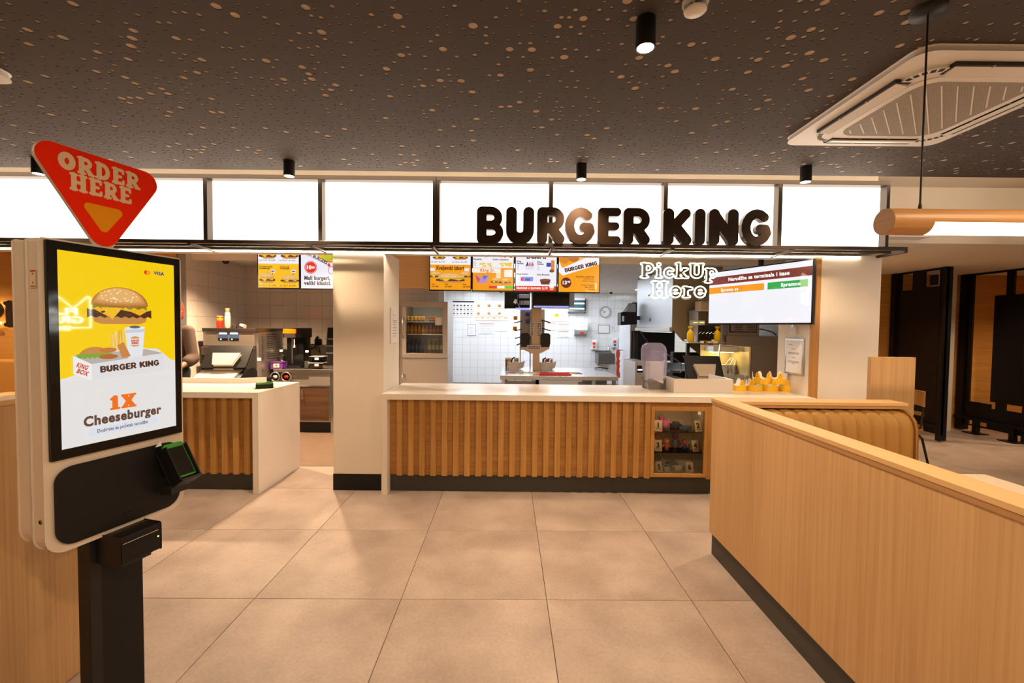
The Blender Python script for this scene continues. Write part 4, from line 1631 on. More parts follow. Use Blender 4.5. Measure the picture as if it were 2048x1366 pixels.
# the kiosk is a compact 27-inch model: bring the drawing to its real size
KS = .86
for o in [K] + list(K.children_recursive):
    if o.type == 'MESH':
        o.data.transform(Matrix.Translation((0, 0, CAM_H * (1 - KS))) @ Matrix.Scale(KS, 4))
K.location = (KC.x * KS, KC.y * KS, 0)
for o in K.children:
    if o.name.startswith('post') or o.name.startswith('base_plate'):
        dz = CAM_H * (1 - KS)
        if o.name.startswith('base_plate'):
            o.data.transform(Matrix.Translation((0, 0, -dz)))
        else:
            for v_ in o.data.vertices:
                if v_.co.z < .012 * KS + dz + .02:
                    v_.co.z -= dz


# ================================================================ HALF WALLS AND SEATING
hw = thing('half_wall', 'low oak half wall running from the foreground to the pick-up counter', 'partition', (1.38, 1.5, 0))
bxo('panel', 'oak_light', 1.328, 1.425, .30, 2.835, .152, 1.005, hw)
bxo('edge_strip', 'oak_edge', 1.324, 1.430, .30, 2.838, 1.005, 1.025, hw, .001)
bxo('cap', 'oak_cap', 1.322, 1.432, .30, 2.840, 1.025, 1.045, hw, .0015)
bxo('kick_board', 'kick_dark', 1.348, 1.410, .30, 2.835, 0, .152, hw)
bxo('end_panel', 'oak_light', 1.425, 2.44, 2.79, 2.835, .152, 1.005, hw)
bxo('end_edge_strip', 'oak_edge', 1.430, 2.49, 2.705, 2.838, 1.005, 1.025, hw, .001)
bxo('end_cap', 'oak_cap_x', 1.432, 2.50, 2.700, 2.840, 1.025, 1.045, hw, .0015)
bxo('end_kick_board', 'kick_dark', 1.41, 2.44, 2.80, 2.82, 0, .152, hw)

# channel-tufted bench against its far end
bn = thing('booth_bench', 'tan leather bench with vertical channels under the oak cap', 'bench', (1.94, 2.6, 0))
cw = .0855
path = [(2.595, .42), (2.598, .60), (2.602, .80), (2.606, .90), (2.618, .945), (2.645, .975), (2.68, .99), (2.72, .995), (2.785, .995)]
mb = MB()
vv, ff = [], []
NU = 9
for (y, z) in path:
    for u in range(NU):
        a = -1 + 2 * u / (NU - 1)
        bul = .014 * (max(0, 1 - abs(a) ** 3.0)) - .012
        vv.append((a * cw / 2, y - bul * (1 if z < .97 else .4), z + (bul * .6 if z > .9 else 0)))
for i in range(len(path) - 1):
    for u in range(NU - 1):
        ff.append((i * NU + u, i * NU + u + 1, (i + 1) * NU + u + 1, (i + 1) * NU + u))
bo = PM[bn].to_translation()
mb.add([(x, y - bo.y, z) for x, y, z in vv], ff, smooth=True)
ch0 = mb.build('channel', 'leather_tan', bn, local=True)
ch0.location.x = 1.435 + cw / 2 - bo.x
for k in range(1, 12):
    share(ch0, 'channel', (1.435 + cw * (k + .5) - bo.x, 0, 0), bn)
xe = 1.435 + cw * 12
mb = MB()
mb.prism([(2.787, .42)] + path[::-1][:] + [(2.595, .42)], xe - .004, xe + .012, 'x')
mb.build('side_cheek', 'leather_tan', bn, bev=.008, seg=3)
MB().rbox(1.437, xe, 2.16, 2.60, .36, .46, .03, 'x').build('seat_cushion', 'leather_tan', bn, bev=.01)
bxo('plinth', 'kick_dark', 1.437, xe, 2.22, 2.78, 0, .36, bn)

pn = thing('partition_panel', 'taller oak panel standing upright behind the booth end', 'partition', (2.66, 3.02, 0))
bxo('board', 'oak_light', at(1743, 720, 3.0).x, at(1832, 716, 3.0).x, 3.0, 3.032, .02, at(1790, 714.5, 3.0).z, pn, .001)
bxo('foot', 'kick_dark', at(1743, 720, 3.0).x + .02, at(1832, 716, 3.0).x - .02, 3.006, 3.026, 0, .02, pn)


def pedestal_table(label, x0, x1, y0, y1, top='counter_white'):
    t = thing('dining_table', label, 'table', ((x0 + x1) / 2, (y0 + y1) / 2, 0))
    xc, yc = (x0 + x1) / 2, (y0 + y1) / 2
    bxo('table_top', top, x0, x1, y0, y1, .725, .75, t, .003)
    MB().cyl((xc, yc, .02), (xc, yc, .725), .035, n=16).build('pillar', 'black_matt', t)
    MB().rbox(xc - .22, xc + .22, yc - .22, yc + .22, 0, .02, .03, 'z').build('base', 'black_matt', t, bev=.004)
    return t


mat('table_cream', (.66, .55, .42), .4)
pedestal_table('cream table top showing over the oak half wall at the right', 1.80, 2.50, 1.62, 2.25, 'table_cream')

# chair beyond the panel, turned to the left
def chair(label, loc, rz, group=None):
    t = thing('dining_chair', label, 'chair', loc, rz, group)
    # local: faces -y
    MB().rbox(-.20, .20, -.20, .20, .44, .456, .05, 'z').build('seat', 'oak_slat', t, local=True, bev=.004)
    mb = MB()
    pts = []
    for k in range(13):
        a = -1 + k / 6
        pts.append((a * .20, .20 - .05 * a * a))
    outline = pts + [(x, y + .011) for x, y in reversed(pts)]
    mb.prism(outline, .70, .86, 'z', M=Matrix.Translation((0, .02, 0)))
    mb.build('backrest', 'oak_slat', t, local=True, bev=.004)
    for s in (-1, 1):
        MB().tube([(s * .17, -.16, .44), (s * .20, -.22, 0)], .011, 8).build('leg', 'black_matt', t, local=True)
        MB().tube([(s * .17, .10, .44), (s * .19, .17, .36), (s * .20, .26, 0)], .011, 8).build('leg', 'black_matt', t, local=True)
        MB().tube([(s * .17, .08, .436), (s * .17, .17, .47), (s * .16, .195, .60), (s * .155, .21, .80)], .010, 8).build('back_support', 'black_matt', t, local=True)
    MB().tube([(-.17, .10, .436), (.17, .10, .436)], .009, 8).build('stretcher', 'black_matt', t, local=True)
    return t


chair('plywood chair with black tube legs peeking out behind the upright oak panel', (4.20, 4.74, 0), -pi / 2)


# black open-work screens in the right-hand room; they run along the depth and face left
def screen_panel(label, X, y0, y1, holes, posts, feet):
    t = thing('room_divider', label, 'screen', (X, (y0 + y1) / 2, 0), 0, 'black open-work room dividers')
    top = 2.368
    # solid plates are what is left between the openings: built as vertical strips
    ys = sorted({y0, y1} | {h[0] for h in holes} | {h[1] for h in holes})
    for a, b in zip(ys[:-1], ys[1:]):
        m = (a + b) / 2
        cut = sorted([(h[2], h[3]) for h in holes if h[0] <= m <= h[1]])
        z = .10
        for c0, c1 in cut:
            if c0 > z + .001:
                bxo('plate', 'screen_black', X + .03, X + .06, a, b, z, c0, t)
            z = max(z, c1)
        if z < top - .001:
            bxo('plate', 'screen_black', X + .03, X + .06, a, b, z, top, t)
    for a, b in posts:
        bxo('post', 'screen_black', X, X + .11, a, b, .02, top, t, .004)
    for f in feet:
        bxo('foot_post', 'screen_black', X - .02, X + .04, f - .03, f + .03, .01, .20, t)
        bxo('foot_plate', 'screen_black', X - .10, X + .10, f - .10, f + .10, 0, .012, t)
    bxo('rail', 'screen_black', X - .03, X + .0, y0, y1, .19, .23, t)
    return t


mat('screen_black', (.007, .006, .0065), .36, spec=.3)
screen_panel('black metal room divider with two small square top openings beyond the panel', 5.77, 5.78, 6.60,
             [(6.28, 6.46, 2.10, 2.34), (5.88, 6.10, 2.12, 2.34), (6.02, 6.30, .30, .36), (6.46, 6.49, .5, 2.34), (5.85, 5.865, .5, 2.3), (5.95, 5.98, .14, .24), (6.03, 6.30, .12, .19)],
             [(5.78, 5.83), (6.52, 6.60)], [6.35])
bxo('inner_square', 'screen_black', 5.80, 5.83, 5.93, 6.02, 2.14, 2.28, bpy.data.objects['room_divider'])
screen_panel('black metal room divider with a large plate between open slots at the far right', 6.85, 5.05, 6.62,
             [(6.17, 6.46, .46, 2.34), (6.03, 6.17, 2.02, 2.34), (5.78, 5.94, 2.02, 2.34), (5.76, 5.80, .46, 2.34), (6.10, 6.17, .40, .50), (5.78, 5.98, .41, .50),
              (6.48, 6.50, .3, 2.34), (6.20, 6.46, .12, .22), (5.60, 5.72, .4, 2.34), (5.20, 5.55, .5, 2.3)],
             [(6.52, 6.62), (5.73, 5.755), (5.05, 5.13)], [6.32, 5.85])
struct(bxo('wall_pier_right', 'white_paint', 6.42, 6.62, 6.45, 6.65, 0, 2.37))

# ---------------------------------------------------------------- left side
hl = thing('half_wall', 'dim oak half wall directly behind the order kiosk', 'partition', (-1.89, 1.0, 0))
bxo('panel', 'oak_light', -1.945, -1.838, -.6, 1.96, .004, 1.195, hl)
bxo('cap', 'oak_cap', -1.950, -1.833, -.6, 1.965, 1.195, 1.214, hl, .001)
bxo('foot_strip', 'kick_dark', -1.925, -1.858, -.6, 1.94, 0, .004, hl)

a = atz(24, 805, .75)
pedestal_table('pale wooden table beside the orange bench at the far left', a.x - .75, a.x, a.y, a.y + .62, 'oak_cap_x')
bl = thing('wall_bench', 'orange upholstered bench along the timber wall at the far left', 'bench', (-6.4, 5.2, 0))
MB().rbox(-8.3, -4.6, 5.36, 5.49, .46, 1.03, .04, 'x').build('backrest', 'leather_orange', bl, bev=.01)
MB().rbox(-8.3, -4.6, 4.95, 5.40, .36, .47, .04, 'x').build('seat_cushion', 'leather_orange', bl, bev=.01)
bxo('plinth', 'kick_dark', -8.28, -4.62, 5.05, 5.48, 0, .36, bl)

# halo-lit letters on the timber wall
lt = thing('wall_lettering', 'dark halo-lit letters P and E on the timber wall at the far left', 'sign', (-6.5, 5.45, 1.43))
emit('halo_light', (1.0, .62, .26), 16.0)
LHH = .315
zb = at(15, 653, 5.42).z
for ch, xl in (('E', at(9, 630, 5.42).x), ('P', at(9, 630, 5.42).x - .265)):
    v, f = PE_GLYPH[ch]
    lo = min(p[0] for p in v)
    MB().add([(xl + (p[0] - lo) * LHH * 1.05, 5.42 - p[2] * LHH, zb + p[1] * LHH) for p in v], f).build('letter', 'letter_brown', lt)
    for zz in (.10, .82):
        bxo('halo_strip', 'halo_light', xl + .03, xl + .20, 5.437, 5.440, zb + zz * LHH, zb + zz * LHH + .025, lt)
    bxo('standoff', 'dark_metal', xl + .05, xl + .07, 5.43, 5.50, zb + .15, zb + .17, lt)

# neon sign on the right-hand wall, seen only as a reflection in the kiosk's glass


# ================================================================ MENU BOARDS AND SIGNS
def flatM(x, y, z):
    return Matrix.Translation((x, y, z))


MS = .00638            # metres per photograph pixel at the menu boards


def menu_board(label, px0, px1, pyb, draw):
    Y = 5.50
    xc, zb = at((px0 + px1) / 2, pyb, Y).x, at((px0 + px1) / 2, pyb, Y).z
    w = (px1 - px0) * MS - .004
    t = thing('menu_board', label, 'menu screen', (xc, Y, zb), 0, 'glowing menu screens')
    bxo('casing', 'black_plastic', xc - w / 2, xc + w / 2, Y, Y + .05, zb, zb + .95, t, .002)
    sc_ = bxo('screen', 'black_gloss', xc - w / 2 + .012, xc + w / 2 - .012, Y - .002, Y, zb + .013, zb + .937, t)
    S = Print(.0004)
    S.w, S.h = w / 2 - .012, .924
    S.px0, S.px1, S.pyb = px0, px1, pyb - 2

    def m(px, py):
        return ((px - (px0 + px1) / 2) * MS, (S.pyb - py) * MS)
    draw(S, m)
    S.build('picture', 'screen_print', sc_, flatM(xc, Y - .002, zb + .013))
    bxo('bracket', 'dark_metal', xc - .05, xc + .05, Y + .05, Y + .08, zb + .4, zb + .5, t)
    return t


def d1(S, m):
    w = S.w
    S.rect(-w, m(0, 530)[1], w, S.h, 'F0EEF4').rect(-w, 0, w, m(0, 530)[1], 'F59E16')
    S.burger(*m(878, 520), .16, .09, 'D89A50').burger(*m(920, 520), .19, .09, 'C9843C')
    S.lay().text('od 5,30  do 7,50', *m(862, 526), .026, '5A4436', False).text('od 10,10  do 6,90', *m(904, 526), .026, '5A4436', False)
    S.text('Kraljevski izbori', 0, m(0, 540)[1], .068, '4A2410', align='c', width=.35)
    S.burger(*m(872, 557), .17, .085, 'D9A050').burger(*m(930, 557), .15, .085, 'D9A050').burger(*m(901, 566), .36, .12, 'DDB070')
    S.lay().rect(*m(861, 543), *m(870, 537), 'E8E8F0').rect(*m(929, 543), *m(938, 537), 'E8E8F0')
    for x in (864, 890, 926):
        S.text('od 9,90', *m(x, 575), .026, '5A3010').text('King', *m(x, 570), .020, '5A3010')


def d2(S, m):
    w = S.w
    S.rect(-w, m(0, 536)[1], w, S.h, 'F0EEF4').rect(-w, 0, w, m(0, 536)[1], 'F59A18')
    S.lay()
    rr = random.Random(4)
    for bx, by, n_, c in ((965, 512, 8, 'C9663A'), (1012, 513, 8, 'D98A3A'), (972, 530, 14, 'F0C850'), (1010, 530, 16, 'F0C850')):
        for k in range(n_):
            a = m(bx + rr.uniform(-11, 11), by + rr.uniform(-3, 3))
            S.oval(a[0], a[1], rr.uniform(.012, .026), rr.uniform(.007, .014), c, n=10)
        S.lay(.3)
    S.text('Pomfrit', *m(947, 521), .030, '5A3A28').text('Pomfrit s cheddarom', *m(985, 521), .026, '5A3A28', width=.20)
    for k in range(3):
        S.text('2,90', *m(947, 526 + 3.4 * k), .018, '8A6A58', False)
    S.rrect(m(944, 545)[0], m(0, 546)[1], m(1001, 0)[0], m(0, 537)[1], .008, 'F4EEE4')
    S.lay().text('King Jr.', *m(960, 544), .056, 'E09040')
    S.rrect(m(1008, 552)[0], m(0, 554)[1], m(1024, 0)[0], m(0, 540)[1], .008, 'E6EAE6')
    S.rrect(m(992, 556)[0], m(0, 557)[1], m(1001, 0)[0], m(0, 545)[1], .006, 'F8E0B0')
    S.poly([m(950, 549), m(963, 556), m(977, 549), m(974, 565), m(955, 567)], 'B48AD0')
    S.lay().poly([m(950, 549), m(960, 559), m(956, 566)], 'D8502A').poly([m(965, 551), m(975, 553), m(968, 560)], '5A6AC0')
    S.burger(*m(991, 567), .12, .07, 'D9A050').burger(*m(1010, 568), .14, .07, 'C98A40')
    S.lay().rrect(m(1010, 0)[0], m(0, 577)[1], m(1026, 0)[0], m(0, 572)[1], .006, '4AC83A')
    S.rect(*m(978, 577), *m(994, 572), 'D8402A').rect(*m(994, 577), *m(1009, 572), 'F4F0E8')


def d3(S, m):
    w = S.w
    S.rect(-w, 0, w, S.h, 'F0EFF8').lay().rect(-w, 0, w, m(0, 572)[1], 'DE3A26')
    S.text('Deserti', m(1072, 0)[0], m(0, 518)[1], .075, '3A241C', align='c')
    for t_, x, y in (('King', 1033, 525), ('Sundae', 1033, 529), ('King', 1074, 526), ('Shakes', 1074, 530), ('King Fusion', 1033, 550), ('Hot Brownie', 1074, 551)):
        S.text(t_, *m(x, y), .027, '3A241C')
    for k in range(4):
        S.text('1,90', *m(1033, 533 + 2.6 * k), .016, '8A7A88', False).text('2,10', *m(1074, 534 + 2.4 * k), .016, '8A7A88', False)
    S.rect(m(1072, 0)[0] - .001, m(0, 568)[1], m(1072, 0)[0] + .001, m(0, 522)[1], 'D8D4E2')
    for k, (x, c) in enumerate(((1054, '3A2A34'), (1059, 'C8788A'), (1064, 'C85A72'))):
        S.poly([m(x - 3, 540), m(x + 3, 540), m(x + 4, 530), m(x, 522), m(x - 4, 530)], 'E2E0EC')
        S.lay(.4).poly([m(x - 3, 534), m(x + 3, 531), m(x, 524)], c)
    S.rrect(m(1092, 0)[0], m(0, 534)[1], m(1101, 0)[0], m(0, 526)[1], .006, '3A46B8')
    S.rrect(m(1101, 0)[0], m(0, 543)[1], m(1108, 0)[0], m(0, 521)[1], .006, 'D88A4A')
    S.oval(*m(1103, 542), .030, .020, '5A3226')
    S.rrect(m(1041, 0)[0], m(0, 563)[1], m(1066, 0)[0], m(0, 554)[1], .012, '8E96DA')
    S.lay().rect(*m(1041, 562), *m(1047, 556), 'D8404A').rect(*m(1050, 562), *m(1060, 557), '4A5AC8')
    S.poly([m(1082, 569), m(1098, 569), m(1101, 559), m(1079, 559)], '6A3A2A').lay().oval(*m(1090, 560), .06, .016, '8A4A34')
    S.text('Sladoled u kornetu 2,10', *m(1033, 578.3), .042, 'FFF4EA', width=.395)
    S.poly([m(1100, 580), m(1106, 580), m(1108, 573), m(1098, 573)], 'E8B070').lay().oval(*m(1103, 573), .032, .018, 'FFF6E8')


def d4(S, m):
    w = S.w
    S.rect(-w, 0, w, S.h, 'F7A11C')
    S.lay().oval(*m(1138, 512), .14, .075, 'E8A040').oval(*m(1160, 508), .20, .09, 'F0B850')
    S.lay().oval(*m(1128, 519), .06, .06, 'D8842A').oval(*m(1146, 517), .07, .05, 'C9702A').oval(*m(1166, 511), .09, .05, 'F2C860')
    S.lay().poly([(m(1117, 0)[0], m(0, 545)[1]), (m(1125, 0)[0], m(0, 552)[1]), (w, m(0, 529)[1]), (w, m(0, 505)[1]), (m(1180, 0)[0], m(0, 512)[1]), (m(1124, 0)[0], m(0, 537)[1]), (-w, m(0, 524)[1])], 'F4F2F6')
    a, b = m(1129, 546), m(1195, 530)
    S.lay().fat(ROUND, 'BURGER KING', (a[0] + b[0]) / 2, (a[1] + b[1]) / 2, .052, '5A2A1E', width=(b[0] - a[0]), rot=math.degrees(math.atan2(b[1] - a[1], b[0] - a[0])))
    S.oval(*m(1132, 566), .066, .066, '6A2418')
    S.lay().text('13', *m(1123.5, 569), .062, 'FFFFFF').text('90', *m(1134.5, 566), .034, 'FFFFFF')
    for k, t_ in enumerate(('King Box uključuje:', 'Cheeseburger', 'Chicken Burger', '', 'Chicken Nuggets', 'Mali Pomfrit', 'Napitak')):
        if t_:
            S.text(t_, m(1188, 0)[0], m(0, 555 + k * 4.1)[1], .024 if k else .026, '8A3A10', k == 0, 'r')
    for k in range(3):
        S.oval(*m(1191.5, 568 + 4 * k), .012, .012, 'FFE8C0', n=14)


def d5(S, m):
    w = S.w
    S.rect(-w, m(0, 528)[1], w, S.h, 'EEEEF6').rect(-w, 0, w, m(0, 528)[1], 'FBBE22')
    S.burger(*m(536, 518), .22, .12, 'C9843C').burger(*m(580, 518), .22, .12, 'C9843C')
    S.lay().text('od 12,10  do 8,90', *m(520, 523), .028, '6A5A52', False).text('od 10,10  do 6,90', *m(560, 523), .028, '6A5A52', False)
    S.text('X Treme Double', *m(520, 535.5), .028, '5A3210', width=.165).text('Cheeseburger', *m(520, 539), .028, '5A3210', width=.14)
    S.text('X Tra Long', *m(561, 535.5), .028, '5A3210', width=.115).text('Chilicheese', *m(561, 539), .028, '5A3210', width=.12)
    S.rect(m(558, 0)[0] - .001, m(0, 578)[1], m(558, 0)[0] + .001, m(0, 530)[1], 'E8A81A')
    for x in (547, 588):
        S.rrect(m(x - 4, 0)[0], m(0, 546)[1], m(x + 4, 0)[0], m(0, 540)[1], .006, 'E8E6F4')
        S.lay(.4).rect(*m(x - 3, 544), *m(x + 3, 542), '3A3A6A').rect(*m(x - 1, 550), *m(x, 546), '3A2A20')
    S.burger(*m(536, 566), .20, .13, 'DDA050').burger(*m(581, 566), .23, .10, 'DDB070')
    S.lay().text('od 12,10  do 10,90', *m(520, 573), .028, '6A4A22', False).text('od 12,10  do 8,90', *m(561, 573), .028, '6A4A22', False)


def d6(S, m):
    w = S.w
    S.rect(-w, 0, w, S.h, 'ECEBF6')
    S.lay().oval(*m(664, 508), .19, .10, 'F2B41E').oval(*m(666, 516), .14, .05, '9AC63A').oval(*m(664, 521), .10, .03, 'D8502A')
    S.lay().poly([m(604, 503), m(664, 532), m(664, 524), m(690, 536), m(690, 548), m(662, 534), m(604, 508)], 'E6C8D8')
    S.lay().text('KEY BURGERS', *m(612, 508), .052, '2E2230', rot=-27, width=.30)
    S.rrect(m(655.5, 0)[0], m(0, 534)[1], m(661, 0)[0], m(0, 527)[1], .012, 'D8443A')
    S.oval(*m(622, 535.5), .080, .080, 'DE2C24')
    S.lay().oval(*m(622, 535.5), .073, .073, 'F4D8D8').lay(.5).oval(*m(622, 535.5), .069, .069, 'DE2C24')
    S.lay().text('10', *m(612.5, 539), .066, 'FFFFFF').text('00', *m(624, 537.5), .036, 'FFFFFF')
    S.oval(*m(664, 541), .05, .05, 'E05A50').lay(.5).oval(*m(664, 541), .042, .042, 'ECEBF6')
    S.lay().text('Mali burgeri,', *m(609, 560), .068, '2A1A16', width=.33).text('veliki klasici.', *m(609, 570), .068, '2A1A16', width=.345)


menu_board('menu screen with orange field and heading Kraljevski izbori', 858, 943, 581.5, d1)
menu_board('menu screen with fries and the King Jr. offer', 943.5, 1028.5, 583, d2)
menu_board('white menu screen headed Deserti with a red strip', 1029, 1114.5, 584.5, d3)
menu_board('orange menu screen with slanted lettering and a brown price disc', 1115, 1199.5, 586, d4)
menu_board('yellow and white menu screen with four burgers above the till', 515, 600, 577.5, d5)
menu_board('white menu screen reading Mali burgeri veliki klasici', 600.5, 686, 579, d6)

# order status screen by the right-hand column
YR_, YL_ = 3.83, 4.85
pl, pr_ = at(1415.5, 648.5, YL_), at(1624.5, 650, YR_)
zb_ = (pl.z + pr_.z) / 2
ax = Vector((pr_.x - pl.x, pr_.y - pl.y, 0))
SWd = ax.length
ax.normalize()
SHt = at(1625, 516.5, YR_).z - zb_
osr = thing('order_status_screen', 'large white order status screen angled beside the right column', 'screen', ((pl.x + pr_.x) / 2, (pl.y + pr_.y) / 2, zb_), math.atan2(ax.y, ax.x))
OM = PM[osr]
MB().box(-SWd / 2, SWd / 2, 0, .035, 0, SHt).build('casing', 'black_plastic', osr, local=True, bev=.003)
so = MB().box(-SWd / 2 + .012, SWd / 2 - .012, -.002, 0, .016, SHt - .012).build('screen', 'black_gloss', osr, local=True)
S = Print(.0004)
hw_, hh = SWd / 2 - .012, SHt - .028
S.rect(-hw_, 0, hw_, hh, 'F2F2FA')
S.lay().rect(-hw_ + .0, hh - .135, hw_, hh - .052, '7A2E26')
S.lay().text('Narudžba sa terminala i kase', .02, hh - .108, .050, 'FFFFFF', align='c')
S.rect(-hw_, hh - .232, .10, hh - .165, 'F59A1E').rect(.135, hh - .232, hw_ - .035, hh - .165, '1FA84A')
S.lay().text('Sprema se', -.29, hh - .214, .046, 'FFF6E8', align='c').text('Spremno', .36, hh - .214, .046, 'FFFFFF', align='c')
S.build('picture', 'screen_print', so, OM @ Matrix.Translation((0, -.002, .016)))
MB().box(-.05, .05, .035, .10, .25, .40).build('wall_bracket', 'black_matt', osr, local=True)
MB().box(-.015, .015, .06, .10, .25, .85).build('drop_pole', 'black_matt', osr, local=True)

# neon pick-up sign hanging under the canopy
emit('neon', (1.0, 0.83, 0.52), 7.0)
NY = 4.03
ns = thing('neon_sign', 'glowing warm white neon sign reading PickUp Here', 'sign', (at(1356, 560, NY).x, NY, at(1356, 603, NY).z))


def neon_line(txt, pxa, pxb, py0, cap):
    xa, xb = at(pxa, py0, NY).x, at(pxb, py0, NY).x
    z0 = at((pxa + pxb) / 2, py0, NY).z
    tw = sum(SLAB[c][0] for c in txt)
    sxw = (xb - xa) / tw
    pen = 0
    st_ = []
    slope = -(0.02)
    for ch in txt:
        k = MB()
        for lp in contours([(r * .72, q) for r, q in SLAB[ch][1]], grow=.012, res=.03):
            pts = [(xa + (pen + p[0] - .05) * sxw, NY - .008, z0 + p[1] * cap) for p in lp[::2]]
            k.tube(pts, .0056, 6, closed=True)
        k.build('neon_letter', 'neon', ns)
        for r, pl_ in SLAB[ch][1]:
            st_.append((r, [(pen + a - .05, b) for a, b in pl_]))
        pen += SLAB[ch][0]
    return [(r, [(xa + a * sxw, z0 + b * cap) for a, b in pl_]) for r, pl_ in st_], cap


s1, c_1 = neon_line('PickUp', 1281, 1437, 557, .142)
s2, c_2 = neon_line('Here', 1302, 1414, 595.5, .152)
lps = contours([(r * .15 + .014, p) for r, p in s1 + s2], res=.006)
big = max(lps, key=len)
v, f = fill_loops([big], .002)
MB().add([(p[0], NY + p[2], p[1]) for p in v], f).build('acrylic_sheet', 'thin_glass', ns)
for px in (1307, 1409):
    q = at(px, 520, NY)
    MB().cyl((q.x, NY, q.z - .01), (q.x, NY, 2.165), .0015, n=6).build('hanging_wire', 'chrome', ns)
    MB().lathe([(.018, 0), (.018, .005), (.004, .014)], (q.x, NY, 2.155), n=14).build('wire_fixing', 'chrome', ns)


# ================================================================ ON AND BEHIND THE COUNTERS
# napkin dispenser
nb = atz(1308, 777, TOPZ)
nd = thing('napkin_dispenser', 'tall translucent grey napkin dispenser on the pick-up counter', 'dispenser', (nb.x, nb.y, TOPZ), radians(6))
H = .455
prof = []
mb = MB()
rings = []
for k in range(15):
    t_ = k / 14
    z = .085 + (H - .085) * t_
    w = (.098 + .022 * sin(min(1, t_ * 1.25) * pi * .62)) * (1 if t_ < .78 else math.sqrt(max(0.02, 1 - ((t_ - .78) / .235) ** 2)) * .55 + .45)
    d = (.075 + .012 * t_) * (1 if t_ < .8 else math.sqrt(max(0.03, 1 - ((t_ - .8) / .21) ** 2)) * .7 + .3)
    lean = -.015 + .05 * t_
    rg = []
    for q in range(24):
        a = 2 * pi * q / 24
        ca, sa = cos(a), sin(a)
        n_ = 3.6
        rr_ = (abs(ca) ** n_ + abs(sa) ** n_) ** (-1 / n_)
        rg.append((w * rr_ * ca, lean + d * rr_ * sa, z))
    rings.append(rg)
vv = [p for r in rings for p in r]
ff = [(i * 24 + q, i * 24 + (q + 1) % 24, (i + 1) * 24 + (q + 1) % 24, (i + 1) * 24 + q) for i in range(14) for q in range(24)]
mb.add(vv, ff + [list(range(14 * 24, 15 * 24))], smooth=True)
mb.build('cover', 'smoke_plastic', nd, local=True)
MB().box(-.072, .072, -.055, .05, .09, .27).build('napkin_stack', 'paper_white', nd, local=True, bev=.004)
MB().prism([(-.078, 0), (.078, 0), (.09, .095), (-.09, .095)], -.075, .075, 'y').build('base', 'base_grey' if mat('base_grey', (.22, .21, .20), .25, metal=.5) else None, nd, local=True, bev=.012, seg=3)
mb = MB()
mb.prism([(-.055, .105), (.058, .058), (.060, .085), (.050, .112), (.02, .125), (-.03, .122)], -.0795, -.0765, 'y')
mb.build('napkin_flap', 'paper_white', nd, local=True)


# paper crowns
def crown_parts(R=.0765):
    n = 200
    per = n // 5

    def top(k):
        u = (k % per) / per          # 0..1, peak at 0.5
        d = abs(u - .5) * 2
        h = .050 + .026 * max(0, 1 - d) ** 1.2
        if d < .42:
            h = max(h, .080 + .034 * math.sqrt(max(0, 1 - (d / .42) ** 2)) - .012 * max(0, 1 - abs(d - .30) / .06))
        return h
    out, inn = [], []
    for k in range(n):
        a = 2 * pi * k / n
        out.append((cos(a), sin(a), top(k)))
    res = []
    for r0, name in ((R, 'band'), (R - .0016, 'lining')):
        vv, ff = [], []
        for c, s, h in out:
            f_ = 1 + .04 * h / .09
            vv += [(r0 * c, r0 * s, 0), (r0 * c * f_, r0 * s * f_, h)]
        for k in range(n):
            j = (k + 1) % n
            ff.append((2 * k, 2 * j, 2 * j + 1, 2 * k + 1))
        res.append((name, vv, ff))
    # cut edge
    vv, ff = [], []
    for c, s, h in out:
        f_ = 1 + .04 * h / .09
        vv += [(R * c * f_, R * s * f_, h), ((R - .0016) * c * f_, (R - .0016) * s * f_, h)]
    for k in range(n):
        j = (k + 1) % n
        ff.append((2 * k, 2 * j, 2 * j + 1, 2 * k + 1))
    res.append(('cut_edge', vv, ff))
    gems = MB()
    for p in range(5):
        a = 2 * pi * (p + .5) / 5
        for da, z, s in ((0, .090, .008), (-.10, .074, .0055), (.10, .074, .0055), (0, .066, .005)):
            r = (R + .0008) * (1 + .04 * z / .09)
            aa = a + da
            cx, cy = r * cos(aa), r * sin(aa)
            tx, ty = -sin(aa), cos(aa)
            gems.add([(cx - tx * s * .6, cy - ty * s * .6, z), (cx, cy, z - s), (cx + tx * s * .6, cy + ty * s * .6, z), (cx, cy, z + s)], [(0, 1, 2, 3)])
    return res, gems


mat('crown_print', (.30, .06, .01), .6)
crn = None
CR = [(1477, 783.5, 0, 'yellow paper crown standing next to the white counter screen', 20), (1509, 784.5, 0, 'yellow paper crown second from the white screen in the bottom row', 50),
      (1541, 785, 0, 'yellow paper crown third in the bottom row, under the two stacked ones', 18), (1573, 785, 0, 'yellow paper crown nearest the column in the bottom row', 62),
      (1524, 770.5, 1, 'left one of the two crowns stacked on top', 36), (1556, 770.5, 1, 'right one of the two crowns stacked on top', 5)]
for px, py, lvl, lb, rz in CR:
    b0 = at(px, py, 4.20)
    z = TOPZ + .0005 if lvl == 0 else TOPZ + .072
    loc = (b0.x, 4.22 if lvl == 0 else 4.215, z)
    if crn is None:
        crn = thing('paper_hat', lb, 'paper crown', loc, radians(rz), 'paper crowns on the counter')
        res, gems = crown_parts()
        for nm, vv, ff in res:
            MB().add(vv, ff, smooth=(nm != 'cut_edge')).build(nm, 'card_yellow' if nm == 'band' else 'paper_white', crn, local=True)
        gems.build('printed_gems', 'crown_print', crn, local=True)
    else:
        copy_thing(crn, loc, radians(rz), lb)


